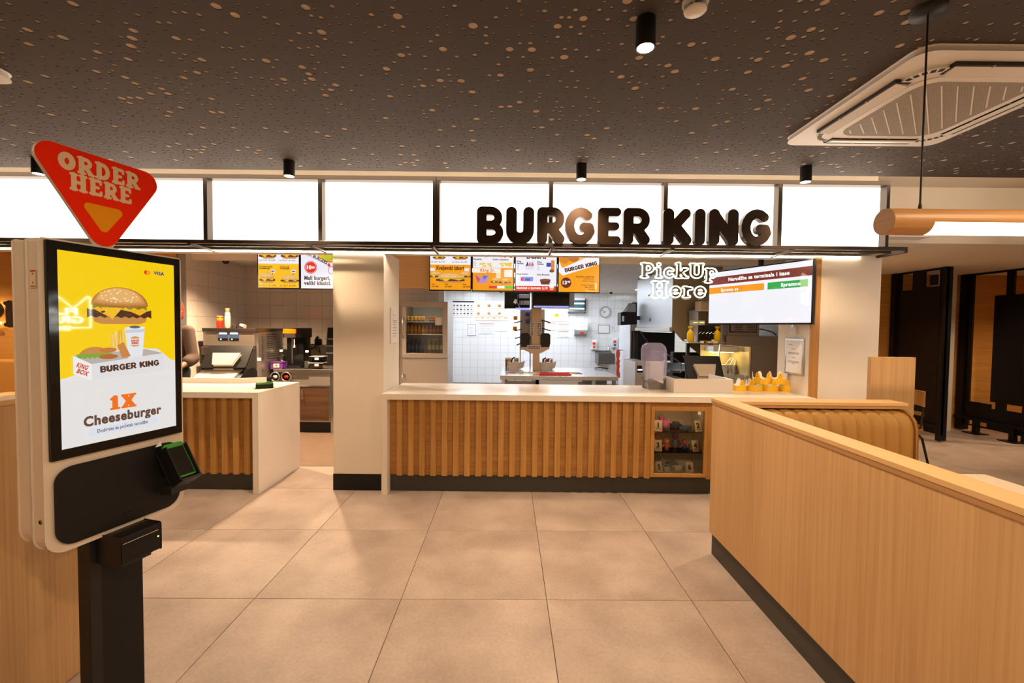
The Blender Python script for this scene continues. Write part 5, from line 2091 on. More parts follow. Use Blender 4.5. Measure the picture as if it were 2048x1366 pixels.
# tills: swivel screen seen from behind, receipt printer in the foot
def till(label, loc, rz, foot, scr_tilt=-38, w=.19, h=.26, dark=False):
    t = thing('till', label, 'till', loc, rz, 'tills')
    fm = 'till_cream' if not dark else 'till_beige'
    # local: customer side is -y
    mb = MB()
    sec = [(-.20, 0), (-.20, .02), (-.16, .045), (-.06, .075), (.03, .105), (.12, .105), (.20, .06), (.20, 0)]
    mb.prism(sec, -foot / 2, foot / 2, 'x')
    mb.build('base', 'black_plastic', t, local=True, bev=.008)
    if not dark:
        mb = MB()
        sec2 = [(-.205, .012), (-.20, .03), (-.16, .055), (-.06, .085), (.02, .112), (.02, .105), (-.06, .070), (-.16, .04), (-.195, .012)]
        mb.prism(sec2, -foot / 2 - .002, foot / 2 * .72, 'x')
        mb.build('white_cover', 'till_cream', t, local=True, bev=.003)
        MB().rbox(-.04, .04, -.1835, -.178, .034, .042, .003, 'y').build('logo_badge', 'grey_plastic', t, local=True)
    M = Matrix.Translation((0, -.02, .11))
    mb = MB()
    mb.prism([(-.095, -.02), (.095, -.02), (.085, .10), (-.085, .10)], -.045, .02, 'y', M=M @ Matrix.Rotation(radians(-28), 4, 'X'))
    mb.build('neck', fm, t, local=True, bev=.006)
    MS_ = Matrix.Translation((0, .03, .235)) @ Matrix.Rotation(radians(scr_tilt), 4, 'X')
    s_o = MB().rbox(-w, w, -.018, .018, -h / 2, h / 2, .012, 'y', M=MS_).build('screen_housing', 'black_plastic', t, local=True, bev=.006)
    mb = MB()
    mb.prism([(-w * .42, -h * .44), (w * .42, -h * .44), (w * .60, h * .06), (-w * .60, h * .06)], -.050, -.018, 'y', M=MS_)
    mb.build('back_cover', fm, s_o, local=True, bev=.006)
    MB().box(-w + .012, w - .012, .018, .0195, -h / 2 + .012, h / 2 - .012, M=MS_).build('display', 'lcd_off', s_o, local=True)
    return t


mat('till_beige', (.42, .34, .27), .5)
mat('till_cream', (.56, .50, .43), .5)
# low back shelf carrying the left till
bs = thing('back_shelf', 'dark shelf behind the till counter carrying the till', 'shelf', (-3.13, 4.75, 0))
bxo('board', 'black_plastic', -3.48, -2.78, 4.53, 5.02, .865, .895, bs, .003)
for x in (-3.45, -2.81):
    bxo('support', 'black_plastic', x - .02, x + .02, 4.55, 5.0, 0, .865, bs)
tl = at(452, 748, 4.75)
till('white till with tilted dark screen on the shelf behind the counter', (tl.x, 4.76, .8955), radians(8), .46, -42, .225, .30)
bs2 = thing('back_shelf', 'dark shelf behind the pick-up counter carrying till and drawer', 'shelf', (1.75, 4.75, 0))
bxo('board', 'black_plastic', 1.18, 2.14, 4.56, 5.02, .80, .83, bs2, .003)
for x in (1.2, 2.1):
    bxo('support', 'black_plastic', x - .02, x + .02, 4.58, 5.0, 0, .80, bs2)
tr_ = at(1410, 765, 4.78)
till('dark till with beige back cover behind the low white screen', (tr_.x, 4.80, .8305), radians(-3), .34, -30, .19, .27, True)
cd = thing('cash_drawer', 'black cash drawer box beside the dark till', 'cash drawer', (at(1350, 750, 4.75).x, 4.8, .8305))
xd = at(1350, 750, 4.75).x
bxo('case', 'black_plastic', xd - .14, xd + .09, 4.62, 4.98, .8305, .955, cd, .004)
bxo('drawer_front', 'dark_metal', xd - .13, xd + .08, 4.615, 4.62, .845, .935, cd)
bxo('label_plate', 'steel', xd + .0, xd + .02, 4.612, 4.615, .885, .898, cd)
bxo('led', 'paper_white', xd - .12, xd - .10, 4.70, 4.72, .955, .966, cd)

# loose green card reader on the till counter
g = atz(529, 776, TOPZ)
cr = thing('card_reader', 'green and black handheld card reader lying on the till counter', 'card reader', (g.x, g.y, TOPZ), radians(-58))
MB().rbox(-.038, .038, -.072, .072, .004, .036, .012, 'z').build('body', 'black_plastic', cr, local=True, bev=.006)
MB().rbox(-.036, .036, -.070, .070, .020, .052, .012, 'z').build('green_shell', 'green_plastic', cr, local=True, bev=.004)
MB().box(-.028, .028, .005, .06, .052, .0532).build('display', 'lcd_off', cr, local=True)
for i in range(3):
    for j in range(4):
        MB().rbox(-.026 + i * .019, -.012 + i * .019, -.062 + j * .016, -.052 + j * .016, .052, .0545, .003, 'z').build('key', 'grey_plastic', cr, local=True)
MB().box(-.03, .03, -.066, .066, 0, .005).build('rubber_foot', 'black_matt', cr, local=True)

# coins / small red mark and sticker on the counter top
mk = atz(866, 767, TOPZ)
st_k = Print(.0003)
st_k.rect(-.04, -.008, .04, .008, 'D89A80').lay().rect(-.032, -.004, -.01, .004, 'B44A30').rect(0, -.004, .03, .004, 'B44A30')
o = thing('counter_sticker', 'small reddish sticker at the back edge of the pick-up counter', 'sticker', (mk.x, mk.y, TOPZ))
st_k.build('print', 'paper_print', o, PM[o] @ Matrix.Rotation(-pi / 2, 4, 'X'))

# framed notices on the columns
def framed(label, M, w, h, lines, frame='white_plastic'):
    t = bpy.data.objects.new('framed_notice', None)
    t.empty_display_size = .05
    COL.objects.link(t)
    t.matrix_world = M
    t.location = M.to_translation()
    t.rotation_euler = M.to_euler()
    PM[t] = M
    tag(t, label, 'frame')
    MB().box(-w / 2, w / 2, -.012, 0, -h / 2, h / 2).build('frame', frame, t, local=True, bev=.004)
    MB().box(-w / 2 + .018, w / 2 - .018, -.0135, -.012, -h / 2 + .018, h / 2 - .018).build('sheet', 'paper_white', t, local=True)
    P_ = Print(.0004)
    for k, (y, a, b) in enumerate(lines):
        P_.rect(a * w, y * h, b * w, y * h + h * .012, '6A625C')
    P_.build('print', 'paper_print', t, M @ Matrix.Translation((0, -.0135, 0)))
    return t


# left column, side facing right
fa, fb = at(780, 652, 3.0), at(793, 652, 3.0)
ya, yb = -1.155 / (fa.x / 3.0), -1.155 / (fb.x / 3.0)
zc_ = (at(786, 617, (ya + yb) / 2).z + at(786, 686, (ya + yb) / 2).z) / 2
framed('white framed notice on the side of the left column', Matrix.Translation((-1.154, (ya + yb) / 2, zc_)) @ Matrix.Rotation(pi / 2, 4, 'Z'), yb - ya, .335,
       [(.3, -.3, .1), (.15, -.3, .3), (.1, -.3, .3), (.02, -.3, .2), (-.06, -.3, .3), (-.14, -.3, .28), (-.22, -.3, .3), (-.3, -.3, .1)])
# right column, side facing left
fa, fb = at(1572, 720, 3.0), at(1609, 720, 3.0)
ya, yb = 2.69 / (fa.x / 3.0), 2.69 / (fb.x / 3.0)
ym = (ya + yb) / 2
framed('silver framed notice on the side of the right column above the crowns', Matrix.Translation((2.689, ym, (at(1590, 678, ym).z + at(1590, 748, ym).z) / 2)) @ Matrix.Rotation(-pi / 2, 4, 'Z'),
       ya - yb, .345, [(.32, -.3, -.1), (.2, -.12, .12), (.1, -.3, .3), (.07, -.3, .28), (-.04, -.12, .12), (-.14, -.3, .3), (-.17, -.3, .3), (-.2, -.1, .1)], 'steel_bright')
sw = thing('wall_switch', 'pale sensor box under the order status screen', 'switch', (2.68, 4.12, at(1590, 659, 4.1).z))
bxo('plate', 'white_plastic', 2.676, 2.69, 4.07, 4.17, at(1590, 669, 4.1).z, at(1590, 652, 4.1).z, sw, .003)
bxo('button', 'steel', 2.672, 2.676, 4.10, 4.14, at(1590, 655, 4.1).z, at(1590, 650, 4.1).z, sw)

# ================================================================ TILL AREA, BACK WALL
# shake machine
YM = 5.62
x0, x1, z0, z1 = rect(406, 660, 524, 690, YM)
sm = thing('shake_machine', 'big stainless shake machine with two lit control panels behind the till', 'machine', ((x0 + x1) / 2, YM + .3, 0))
x1 -= .08
bxo('body', 'steel_satin', x0 + .05, x1, YM + .05, 6.28, .08, at(460, 660, YM).z - .02, sm, .004)
bxo('top_lid', 'steel_dark', x0, x1 + .01, YM - .02, 6.30, at(460, 660, YM).z - .02, at(460, 656.5, YM).z, sm, .003)
bxo('control_front', 'steel_satin', x0, x1 - .02, YM, YM + .06, at(460, 692, YM).z, at(460, 662, YM).z, sm, .004)
bxo('splash_front', 'steel_dark', x0 + .10, x1 - .02, YM + .03, YM + .06, .35, at(460, 692, YM).z, sm)
bxo('drip_tray', 'steel', x0 + .02, x0 + .25, YM - .06, YM + .05, at(420, 709, YM).z, at(420, 693, YM).z, sm, .003)
emit('lcd_pale', (.75, .80, 1.0), 1.1)
emit('led_green2', (.08, 1.0, .25), 3.0)
mat('panel_blue', (.05, .09, .20), .3)
for a in (437, 459):
    xx0, xx1, zz0, zz1 = rect(a, 664, a + 19, 681, YM)
    p_ = bxo('control_panel', 'panel_blue', xx0, xx1, YM - .004, YM, zz0, zz1, sm)
    q0, q1, r0, r1 = rect(a + 1.5, 665, a + 17.5, 668.5, YM)
    bxo('display', 'lcd_pale', q0, q1, YM - .006, YM - .004, r0, r1, p_)
    q0, q1, r0, r1 = rect(a, 676.5, a + 19, 680.5, YM)
    bxo('button_strip', 'black_plastic', q0, q1, YM - .006, YM - .004, r0, r1, p_)
    c = at(a + 5.5, 678.5, YM)
    MB().cyl((c.x, YM - .004, c.z), (c.x, YM - .009, c.z), .009, n=12).build('button', 'led_green2', p_)
for k in range(22):
    z = 1.33 - k * .026
    bxo('side_vent', 'steel', x1, x1 + .004, YM + .12, YM + .17, z, z + .010, sm)
for k in range(12):
    bxo('rear_vent', 'steel_dark', x1, x1 + .003, YM + .25, YM + .60, 1.36 - k * .03, 1.368 - k * .03, sm)
c = at(515, 719, YM)
bxo('sticker', 'paper_white', c.x - .02, c.x + .03, YM + .028, YM + .03, c.z - .02, c.z + .02, sm)
for xx in (x0 + .1, x1 - .06):
    bxo('castor', 'black_plastic', xx - .03, xx + .03, YM + .15, YM + .21, 0, .08, sm)
ztop = at(460, 656.5, YM).z
# things on top of it
def cup_thing(name, label, cat, px, y, prof, m, n=20, zbase=None, extra=None):
    X = at(px, 656, y).x
    t = thing(name, label, cat, (X, y, zbase))
    MB().lathe(prof, n=n).build('body', m, t, local=True)
    if extra:
        for nm, pf, mm in extra:
            MB().lathe(pf, n=n).build(nm, mm, t, local=True)
    return t


mat('cup_red', (.52, .03, .015), .4)
mat('cream_bottle', (.72, .62, .48), .45)
mat('bottle_blue', (.25, .32, .48), .4)
mat('cork', (.48, .26, .10), .6)
cup_thing('paper_cup', 'red printed paper cup on the shake machine', 'cup', 440, 5.72, [(.036, 0), (.040, .05), (.036, .155), (.034, .157)], 'cup_red', zbase=ztop,
          extra=[('yellow_emblem', [(.0405, .10), (.040, .135)], 'sign_orange'), ('rim', [(.037, .155), (.0375, .16), (.034, .16)], 'paper_white')])
cup_thing('syrup_bottle', 'tall cream syrup bottle with a blue neck on the shake machine', 'bottle', 455.5, 5.72, [(.028, 0), (.036, .02), (.036, .15), (.031, .175), (.022, .20), (.022, .215)], 'cream_bottle', zbase=ztop,
          extra=[('neck_band', [(.0345, .172), (.033, .195), (.024, .212)], 'bottle_blue'), ('cap', [(.023, .215), (.026, .24), (.026, .262), (.0001, .264)], 'cork')])
cup_thing('glass_lid', 'clear domed lid lying on the shake machine', 'lid', 469, 5.72, [(.030, 0), (.032, .02), (.026, .042), (.0001, .05)], 'thin_glass', zbase=ztop)
t = thing('paper_cup', 'small pale cup lying on its side on the shake machine', 'cup', (at(485, 656, 5.72).x, 5.72, ztop))
MB().cyl((-.03, .01, .042), (.035, -.01, .026), .020, .026, n=18).build('body', 'white_plastic', t, local=True)
MB().cyl((.035, -.01, .026), (.038, -.011, .0255), .027, .027, n=18).build('rim', 'sign_cream', t, local=True)

# stainless base cabinet
YC = 5.90
xl, xr = -3.235, at(690, 800, YC).x
zw = at(600, 738, YC).z
bc = thing('base_cabinet', 'stainless base cabinet with a walnut door beneath the coffee corner', 'cabinet', ((xl + xr) / 2, YC + .35, 0))
bxo('carcass', 'steel_satin', xl, xr, YC + .02, 6.66, .16, zw - .045, bc)
bxo('plinth', 'black_matt', xl, xr, YC + .08, 6.6, 0, .16, bc)
q = rect(604, 748, 657, 771, YC)
bxo('drawer_front', 'steel_satin', xl + .45, q[1] + .02, YC, YC + .02, q[2], zw - .05, bc, .002)
q = rect(603, 773, 660, 843, YC)
dr = bxo('door', 'walnut_door', q[0] - .02, q[1] - .01, YC, YC + .02, q[2] + .012, q[3] - .012, bc)
bxo('door_frame', 'steel', q[0] - .02, q[1], YC - .004, YC + .02, q[3] - .012, q[3], dr)
bxo('door_frame', 'steel', q[0] - .02, q[1], YC - .004, YC + .02, q[2], q[2] + .012, dr)
bxo('door_frame', 'steel', q[1] - .012, q[1], YC - .004, YC + .02, q[2] + .012, q[3] - .012, dr)
h0 = at(606, 789, YC)
MB().tube([(h0.x, YC, h0.z + .065), (h0.x, YC - .03, h0.z + .06), (h0.x, YC - .03, h0.z - .06), (h0.x, YC, h0.z - .065)], .005, 8).build('handle', 'chrome', dr)
bxo('cabinet_leg', 'steel', q[1] + .005, q[1] + .045, YC + .01, YC + .05, 0, zw - .05, bc)
wt = thing('worktop', 'stainless worktop with raised edge over the walnut cabinet', 'worktop', ((xl + xr) / 2, YC + .35, zw - .045))
bxo('slab', 'steel', xl - .02, xr + .02, YC - .03, 6.68, zw - .045, zw, wt, .004)
for k, px in enumerate((553, 575)):
    c = at(px, 753, YC)
    t = thing('cup_dispenser', 'round steel cup dispenser in the cabinet front, %s' % ('nearer the shake machine' if k == 0 else 'nearer the walnut door'), 'dispenser', (c.x, YC, c.z), 0, 'cup dispensers')
    M = Matrix.Rotation(pi / 2, 4, 'X')
    MB().lathe([(.058, -.015), (.066, 0), (.066, .045), (.060, .05), (.054, .045), (.052, .0)], n=28, M=M).build('collar', 'steel', t, local=True)
    MB().lathe([(.0001, .010), (.053, .010)], n=28, M=M).build('opening', 'black_matt', t, local=True)
    MB().lathe([(.020, .0), (.030, .03), (.031, .032), (.0001, .03)], n=20, M=M).build('cup_end', 'paper_white' if k == 0 else 'cup_red', t, local=True)


def on_top(px, y=6.1):
    return (at(px, 700, y).x, y, zw + .0005)


# drinks dispenser, black tower
dx0, dx1, dz0, dz1 = rect(569, 656, 606, 737, 6.08)
dd = thing('drink_dispenser', 'tall black drink dispenser with a yellow label on the steel worktop', 'dispenser', ((dx0 + dx1) / 2, 6.2, zw + .0005))
bxo('base', 'black_plastic', dx0 + .01, dx1 - .01, 6.02, 6.32, zw + .0005, zw + .03, dd, .004)
bxo('tower', 'black_gloss', dx0 + .012, dx1 - .012, 6.12, 6.34, zw + .03, dz1 - .12, dd, .004)
bxo('head', 'black_plastic', dx0, dx1, 6.04, 6.36, dz1 - .135, dz1, dd, .005)
bxo('yellow_label', 'sign_orange', dx0 + .004, dx1 - .075, 6.036, 6.04, dz1 - .075, dz1 - .012, dd)
bxo('drip_plate', 'steel_dark', dx0 + .02, dx1 - .085, 6.036, 6.06, dz1 - .135, dz1 - .078, dd)
c = at(588, 690, 6.05)
MB().lathe([(.010, 0), (.013, .02), (.007, .045), (.006, .13)], (c.x, 6.06, c.z - .04), n=12).build('tap', 'paper_white', dd)
bxo('steel_strip', 'steel_dark', dx0 + .08, dx0 + .10, 6.117, 6.12, zw + .05, dz1 - .14, dd)
for k, px in enumerate((562.5, 614)):
    p_ = on_top(px, 6.0 if k else 6.10)
    t = thing('milk_bottle', 'clear bottle half full of white powder, %s' % ('left of the black dispenser' if k == 0 else 'right of the black dispenser'), 'bottle', p_, 0, 'milk powder bottles')
    MB().lathe([(.036, 0), (.040, .01), (.038, .09), (.032, .16), (.020, .21), (.019, .225)], n=20).build('glass_body', 'thin_glass', t, local=True)
    MB().lathe([(.034, .004), (.037, .02), (.034, .10), (.0001, .105)], n=20).build('powder', 'paper_white', t, local=True)
    MB().lathe([(.022, .222), (.022, .25), (.0001, .252)], n=16).build('cap', 'white_plastic', t, local=True)
p_ = on_top(557, 5.95)
t = thing('plastic_tub', 'purple plastic tub with a warning label', 'tub', p_)
mb = MB()
mb.prism([(-.075, 0), (.075, 0), (.083, .085), (-.083, .085)], -.06, .06, 'y').build('tub', 'purple_plastic', t, local=True, bev=.006)
bxo('rim', 'purple_plastic', -.088, .088, -.066, .066, .083, .092, t, local=True)
pr = Print(.0004)
pr.rect(-.035, .018, .045, .072, 'F4E6B0').lay().poly([(0, .032), (.012, .032), (.012, .060), (0, .060)], '6A4A10').rect(-.02, .044, .032, .050, '6A4A10')
pr.build('label_sheet', 'paper_print', t, PM[t] @ Matrix.Translation((0, -.0665, 0)))
mat('brownie', (.26, .13, .06), .6)
for k in range(2):
    p_ = on_top(637, 5.98)
    t = thing('food_container', 'clear lidded food container, %s of the stack of two' % ('lower' if k == 0 else 'upper'), 'container', (p_[0], p_[1], p_[2] + k * .088), 0, 'stacked food containers')
    MB().prism([(-.085, 0), (.085, 0), (.095, .078), (-.095, .078)], -.07, .07, 'y').build('tub', 'thin_glass', t, local=True, bev=.006)
    MB().box(-.075, .075, -.06, .06, .006, .055).build('contents', 'brownie' if k == 0 else 'black_matt', t, local=True, bev=.01)
    MB().box(-.098, .098, -.074, .074, .078, .087).build('lid', 'grey_plastic', t, local=True, bev=.003)
    MB().box(-.02, .035, -.0765, -.0755, .04, .07).build('label_sheet', 'paper_white', t, local=True)
# plug and looping cable on the tiles
pw = 6.69
c = at(637, 684, pw)
t = thing('power_cable', 'black cable looping from the dispenser to a wall plug', 'cable', (c.x, pw, c.z - .1))
MB().rbox(c.x - .045, c.x + .045, pw - .03, pw, c.z - .045, c.z + .045, .012, 'y').build('socket', 'black_plastic', t, bev=.004)
MB().tube([at(636, 686, pw) + Vector((0, -.03, 0)), at(636, 676, pw) + Vector((0, -.05, 0)), at(639, 673, pw) + Vector((0, -.04, 0))], .020, 10).build('plug', 'black_plastic', t)
pts = [(604, 687), (612, 689), (618, 694), (628, 696), (635, 692), (628, 688), (618, 689), (614, 693), (616, 698), (626, 697), (634, 694), (637, 699), (643, 706), (641, 697), (637, 690)]
sm_ = []
for a, b in zip(pts, pts[1:]):
    for k in range(4):
        u = k / 4
        sm_.append(at(a[0] + (b[0] - a[0]) * u, a[1] + (b[1] - a[1]) * u, pw) + Vector((0, -.03 - .01 * sin(u * pi), 0)))
MB().tube(sm_, .006, 6).build('cord', 'cable_black', t)
# black machine half hidden by the column
c0, c1, cz0, cz1 = rect(651, 656, 690, 737, 6.15)
t = thing('coffee_machine', 'black and steel coffee machine half hidden behind the left column', 'machine', ((c0 + c1) / 2, 6.3, zw + .0005))
mb = MB()
mb.prism([(c0 + .06, zw + .16), (c0 + .0, zw + .16), (c0 + .03, zw + .30), (c0 + .05, cz1), (c1, cz1), (c1, zw + .16)], 6.12, 6.5, 'y')
mb.build('head', 'black_plastic', t, bev=.006)
for k in range(3):
    bxo('steel_band', 'steel_bright', c0 + .02, c1, 6.112, 6.12, zw + .2 + k * .1, zw + .22 + k * .1, t)
bxo('column', 'black_plastic', c0 + .08, c1, 6.25, 6.5, zw + .0005, zw + .16, t)
bxo('drip_tray', 'steel_dark', c0, c1, 6.05, 6.3, zw + .0005, zw + .03, t)

# dome camera
c = atz(473, 520, 2.40)
t = thing('dome_camera', 'small white dome camera on the ceiling above the till', 'camera', (c.x, 5.85, 2.40))
MB().lathe([(.055, 0), (.055, -.035), (.045, -.05)], n=24).build('housing', 'white_plastic', t, local=True)
MB().lathe([(.044, -.048), (.040, -.068), (.022, -.085), (.0001, -.09)], n=24).build('dome', 'black_gloss', t, local=True)


# ================================================================ KITCHEN
# drinks fridge
YFR = 6.0
fx0, fx1, fz0, fz1 = rect(804, 603, 895, 765, YFR)
fr = thing('drinks_fridge', 'stainless glass-door drinks fridge behind the pick-up counter', 'fridge', ((fx0 + fx1) / 2, 6.3, 0))
fzs = at(850, 716, YFR).z
mb = MB()
mb.box(fx0, fx0 + .03, YFR + .05, 6.58, fzs, fz1)
mb.box(fx1 - .03, fx1, YFR + .05, 6.58, fzs, fz1)
mb.box(fx0 + .03, fx1 - .03, 6.55, 6.58, fzs, fz1)
mb.box(fx0 + .03, fx1 - .03, YFR + .05, 6.55, fz1 - .05, fz1)
mb.box(fx0 + .03, fx1 - .03, YFR + .05, 6.55, fzs, fzs + .06)
mb.build('cabinet', 'steel_satin', fr)
bxo('inner_lining', 'paper_white', fx0 + .03, fx1 - .03, 6.53, 6.55, fzs + .06, fz1 - .05, fr)
bxo('lower_body', 'steel_satin', fx0, fx1, YFR + .02, 6.58, .05, fzs - .004, fr, .004)
bxo('plinth', 'black_matt', fx0 + .02, fx1 - .02, YFR + .06, 6.5, 0, .05, fr)
g0, g1, gz0, gz1 = rect(812.5, 614, 885, 706.5, YFR)
dr = bxo('door_top_rail', 'steel_satin', fx0, fx1, YFR, YFR + .045, gz1, fz1, fr, .003)
bxo('door_bottom_rail', 'steel_satin', fx0, fx1, YFR, YFR + .045, fzs, gz0, fr, .003)
bxo('door_stile', 'steel_satin', fx0, g0, YFR, YFR + .045, gz0, gz1, fr, .003)
bxo('door_stile', 'steel_satin', g1, fx1, YFR, YFR + .045, gz0, gz1, fr, .003)
bxo('glass_pane', 'thin_glass', g0, g1, YFR + .02, YFR + .024, gz0, gz1, fr)
hx = at(806.5, 655, YFR).x
MB().tube([(hx, YFR, at(806, 635, YFR).z), (hx, YFR - .04, at(806, 638, YFR).z), (hx, YFR - .04, at(806, 672, YFR).z), (hx, YFR, at(806, 675, YFR).z)], .011, 8).build('handle', 'steel', fr)
hx2 = at(806, 750, YFR).x
MB().tube([(hx2, YFR + .02, at(806, 748, YFR).z), (hx2, YFR - .03, at(806, 750, YFR).z), (hx2 - .01, YFR - .03, at(806, 775, YFR).z), (hx2, YFR + .02, at(806, 778, YFR).z)], .011, 8).build('handle', 'steel', fr)
q0, q1, q2, q3 = rect(870, 635, 884, 650, YFR)
st_ = bxo('sticker', 'paper_white', q0, q1, YFR + .018, YFR + .0195, q2, q3, fr)
emit('fridge_lamp', (1.0, .86, .60), 14.0)
bxo('lamp', 'fridge_lamp', fx0 + .08, fx1 - .08, YFR + .08, YFR + .11, fz1 - .06, fz1 - .05, fr)
SHZ = [at(850, 643, 6.15).z, at(850, 668, 6.15).z, at(850, 706, 6.15).z]
for z in SHZ[:2]:
    bxo('wire_shelf', 'steel_bright', fx0 + .03, fx1 - .03, YFR + .06, 6.53, z - .012, z, fr)
bxo('floor_shelf', 'steel_dark', fx0 + .03, fx1 - .03, YFR + .05, 6.53, fzs + .06, SHZ[2], fr)
mat('can_yellow', (.80, .40, .02), .3)
mat('can_pink', (.62, .16, .08), .3)
mat('juice_orange', (.80, .27, .0), .25)
mat('juice_rose', (.38, .12, .06), .25)
mat('water_dark', (.035, .045, .09), .12)
mat('green_drink', (.16, .17, .05), .2)
mat('label_green', (.55, .50, .12), .4)
SPEC = [('drink_can', 'can', 0, [816 + 7.6 * k for k in range(5)], 'can_yellow', 'yellow drink can on the top shelf of the fridge', 'yellow cans in the fridge'),
        ('drink_can', 'can', 0, [861 + 7.2 * k for k in range(3)], 'can_pink', 'red and white drink can on the top shelf of the fridge', 'red cans in the fridge'),
        ('juice_bottle', 'bottle', 1, [816.5 + 7.6 * k for k in range(5)], 'juice_orange', 'orange juice bottle on the middle shelf of the fridge', 'orange juice bottles in the fridge'),
        ('juice_bottle', 'bottle', 1, [854 + 7.2 * k for k in range(5)], 'juice_rose', 'reddish brown drink bottle on the middle shelf of the fridge', 'reddish bottles in the fridge'),
        ('water_bottle', 'bottle', 2, [818 + 7.8 * k for k in range(5)], 'water_dark', 'dark blue bottle on the bottom shelf of the fridge', 'dark bottles in the fridge'),
        ('drink_bottle', 'bottle', 2, [859 + 7.8 * k for k in range(4)], 'green_drink', 'olive green bottle with a round label on the bottom shelf', 'green bottles in the fridge')]
for nm, cat, sh, pxs, m, lb, gp in SPEC:
    first = None
    for px in pxs:
        loc = (at(px, 660, 6.16).x, 6.16, SHZ[sh] + .0005)
        if first is not None:
            copy_thing(first, loc)
            continue
        first = t = thing(nm, lb, cat, loc, 0, gp)
        if cat == 'can':
            MB().lathe([(.022, 0), (.025, .005), (.025, .066), (.021, .074)], n=16).build('body', m, t, local=True)
            MB().lathe([(.0252, .02), (.0252, .03)], n=16).build('print_band', 'paper_white', t, local=True)
            MB().lathe([(.021, .074), (.0001, .073)], n=16).build('lid', 'chrome', t, local=True)
        else:
            h = .125 if sh == 1 else .205
            MB().lathe([(.023, 0), (.025, .01), (.025, h * .62), (.018, h * .80), (.011, h * .88), (.011, h * .92)], n=16).build('body', m, t, local=True)
            MB().lathe([(.0254, h * .25), (.0254, h * .55)], n=16).build('label_band', {'juice_orange': 'can_yellow', 'juice_rose': 'can_pink', 'water_dark': 'panel_blue', 'green_drink': 'label_green'}[m], t, local=True)
            MB().lathe([(.013, h * .91), (.013, h), (.0001, h)], n=14).build('cap', {'juice_orange': 'sign_orange', 'juice_rose': 'can_pink', 'water_dark': 'blue_plastic', 'green_drink': 'label_green'}[m], t, local=True)

# posters and notices on the back wall
YW = 11.388


def sheet(name, label, cat, x0, y0, x1, y1, draw=None, base='paper_white', Y=YW, thick=.004):
    a, b, c, d = rect(x0, y0, x1, y1, Y)
    t = thing(name, label, cat, ((a + b) / 2, Y, c))
    bxo('sheet', base, a, b, Y - thick, Y, c, d, t)
    if draw:
        P_ = Print(.0008)
        s = (b - a) / (x1 - x0)

        def m(px, py):
            return ((px - (x0 + x1) / 2) * s, (y1 - py) * s)
        draw(P_, m)
        P_.build('print', 'paper_print', t, Matrix.Translation(((a + b) / 2, Y - thick, c)))
    return t


def dA(P, m):
    P.rect(*m(905, 605), *m(948, 602), '3A3A3E')
    rr = random.Random(2)
    for r in range(3):
        y = 609 + r * 8
        P.rect(*m(905, y + 5.4), *m(948, y + 4.9), 'D85A4A')
        for k in range(6):
            x = 908 + k * 7
            P.oval(*m(x, y + 2), .03, .022, ['55585E', '2E3036', '8A8E96'][rr.randrange(3)], n=10)
            P.rect(*m(x - 2, y + 6.2), *m(x + 2, y + 5.7), '888C92')


def dB(P, m):
    for r in range(2):
        y = 611 + r * 15
        P.rect(*m(951, y + 6.5), *m(1014, y + 5.8), 'E0907A')
        for x, c in ((957, 'E0B060'), (978, 'C98A40'), (999, 'C07838')):
            P.burger(*m(x, y + 3), .075, .075, c)
        P.lay()
        for x in (966, 987, 1006):
            P.rect(*m(x, y + .4), *m(x + 5, y), '9A9A9E').rect(*m(x, y + 2.4), *m(x + 5, y + 2), '9A9A9E')
    for k in range(6):
        P.oval(*m(954 + k * 11.5, 636), .05, .016, ['E8C860', 'D9A040'][k % 2], n=12)


def lines(x0, x1, y0, y1, step, c='9AA0AA', head=None):
    def d(P, m):
        if head:
            P.rect(*m(x0 + 1, y0 + 2.4), *m(x1 - 1, y0 + 1), head)
        y = y0 + 4
        k = 0
        while y < y1 - 1.5:
            P.rect(*m(x0 + 2, y + .55), *m(x1 - 2 - (k % 3) * 2, y), c)
            y += step
            k += 1
    return d


sheet('wall_poster', 'white equipment poster with small dark drawings right of the fridge', 'poster', 904.5, 601.5, 948.5, 634.5, dA)
sheet('wall_poster', 'burger recipe poster on the bright kitchen wall', 'poster', 950, 602, 1016, 641, dB)
t = sheet('framed_notice', 'small grey framed sheet on the bright kitchen wall', 'frame', 935, 648, 951.5, 671.5, lines(936, 950, 650, 670, 3), 'grey_plastic')
a, b, c, d = rect(936, 649.2, 950.5, 670.3, YW - .006)
bxo('paper', 'paper_white', a, b, YW - .0047, YW - .0041, c, d, t)
sheet('notice_sheet', 'white notice with a red heading below the burger poster', 'notice', 958, 646.5, 989.5, 668, lines(958, 989, 646, 668, 3.2, head='D87A70'))
sheet('notice_sheet', 'pale blank-looking notice next to the red-headed one', 'notice', 990.5, 647, 1013, 662, lines(990, 1013, 647, 661, 2.6, 'D0D4DC'))


def dC(P, m):
    P.rect(*m(1091, 638), *m(1136, 637), 'E8B0A0')
    P.oval(*m(1113, 631), .075, .05, 'E8C030')
    P.lay().oval(*m(1113, 630), .03, .02, 'B88A20')
    for x in (1094, 1125):
        for k in range(3):
            P.rect(*m(x, 629 + 3 * k), *m(x + 8, 628.4 + 3 * k), 'C0C0C6')


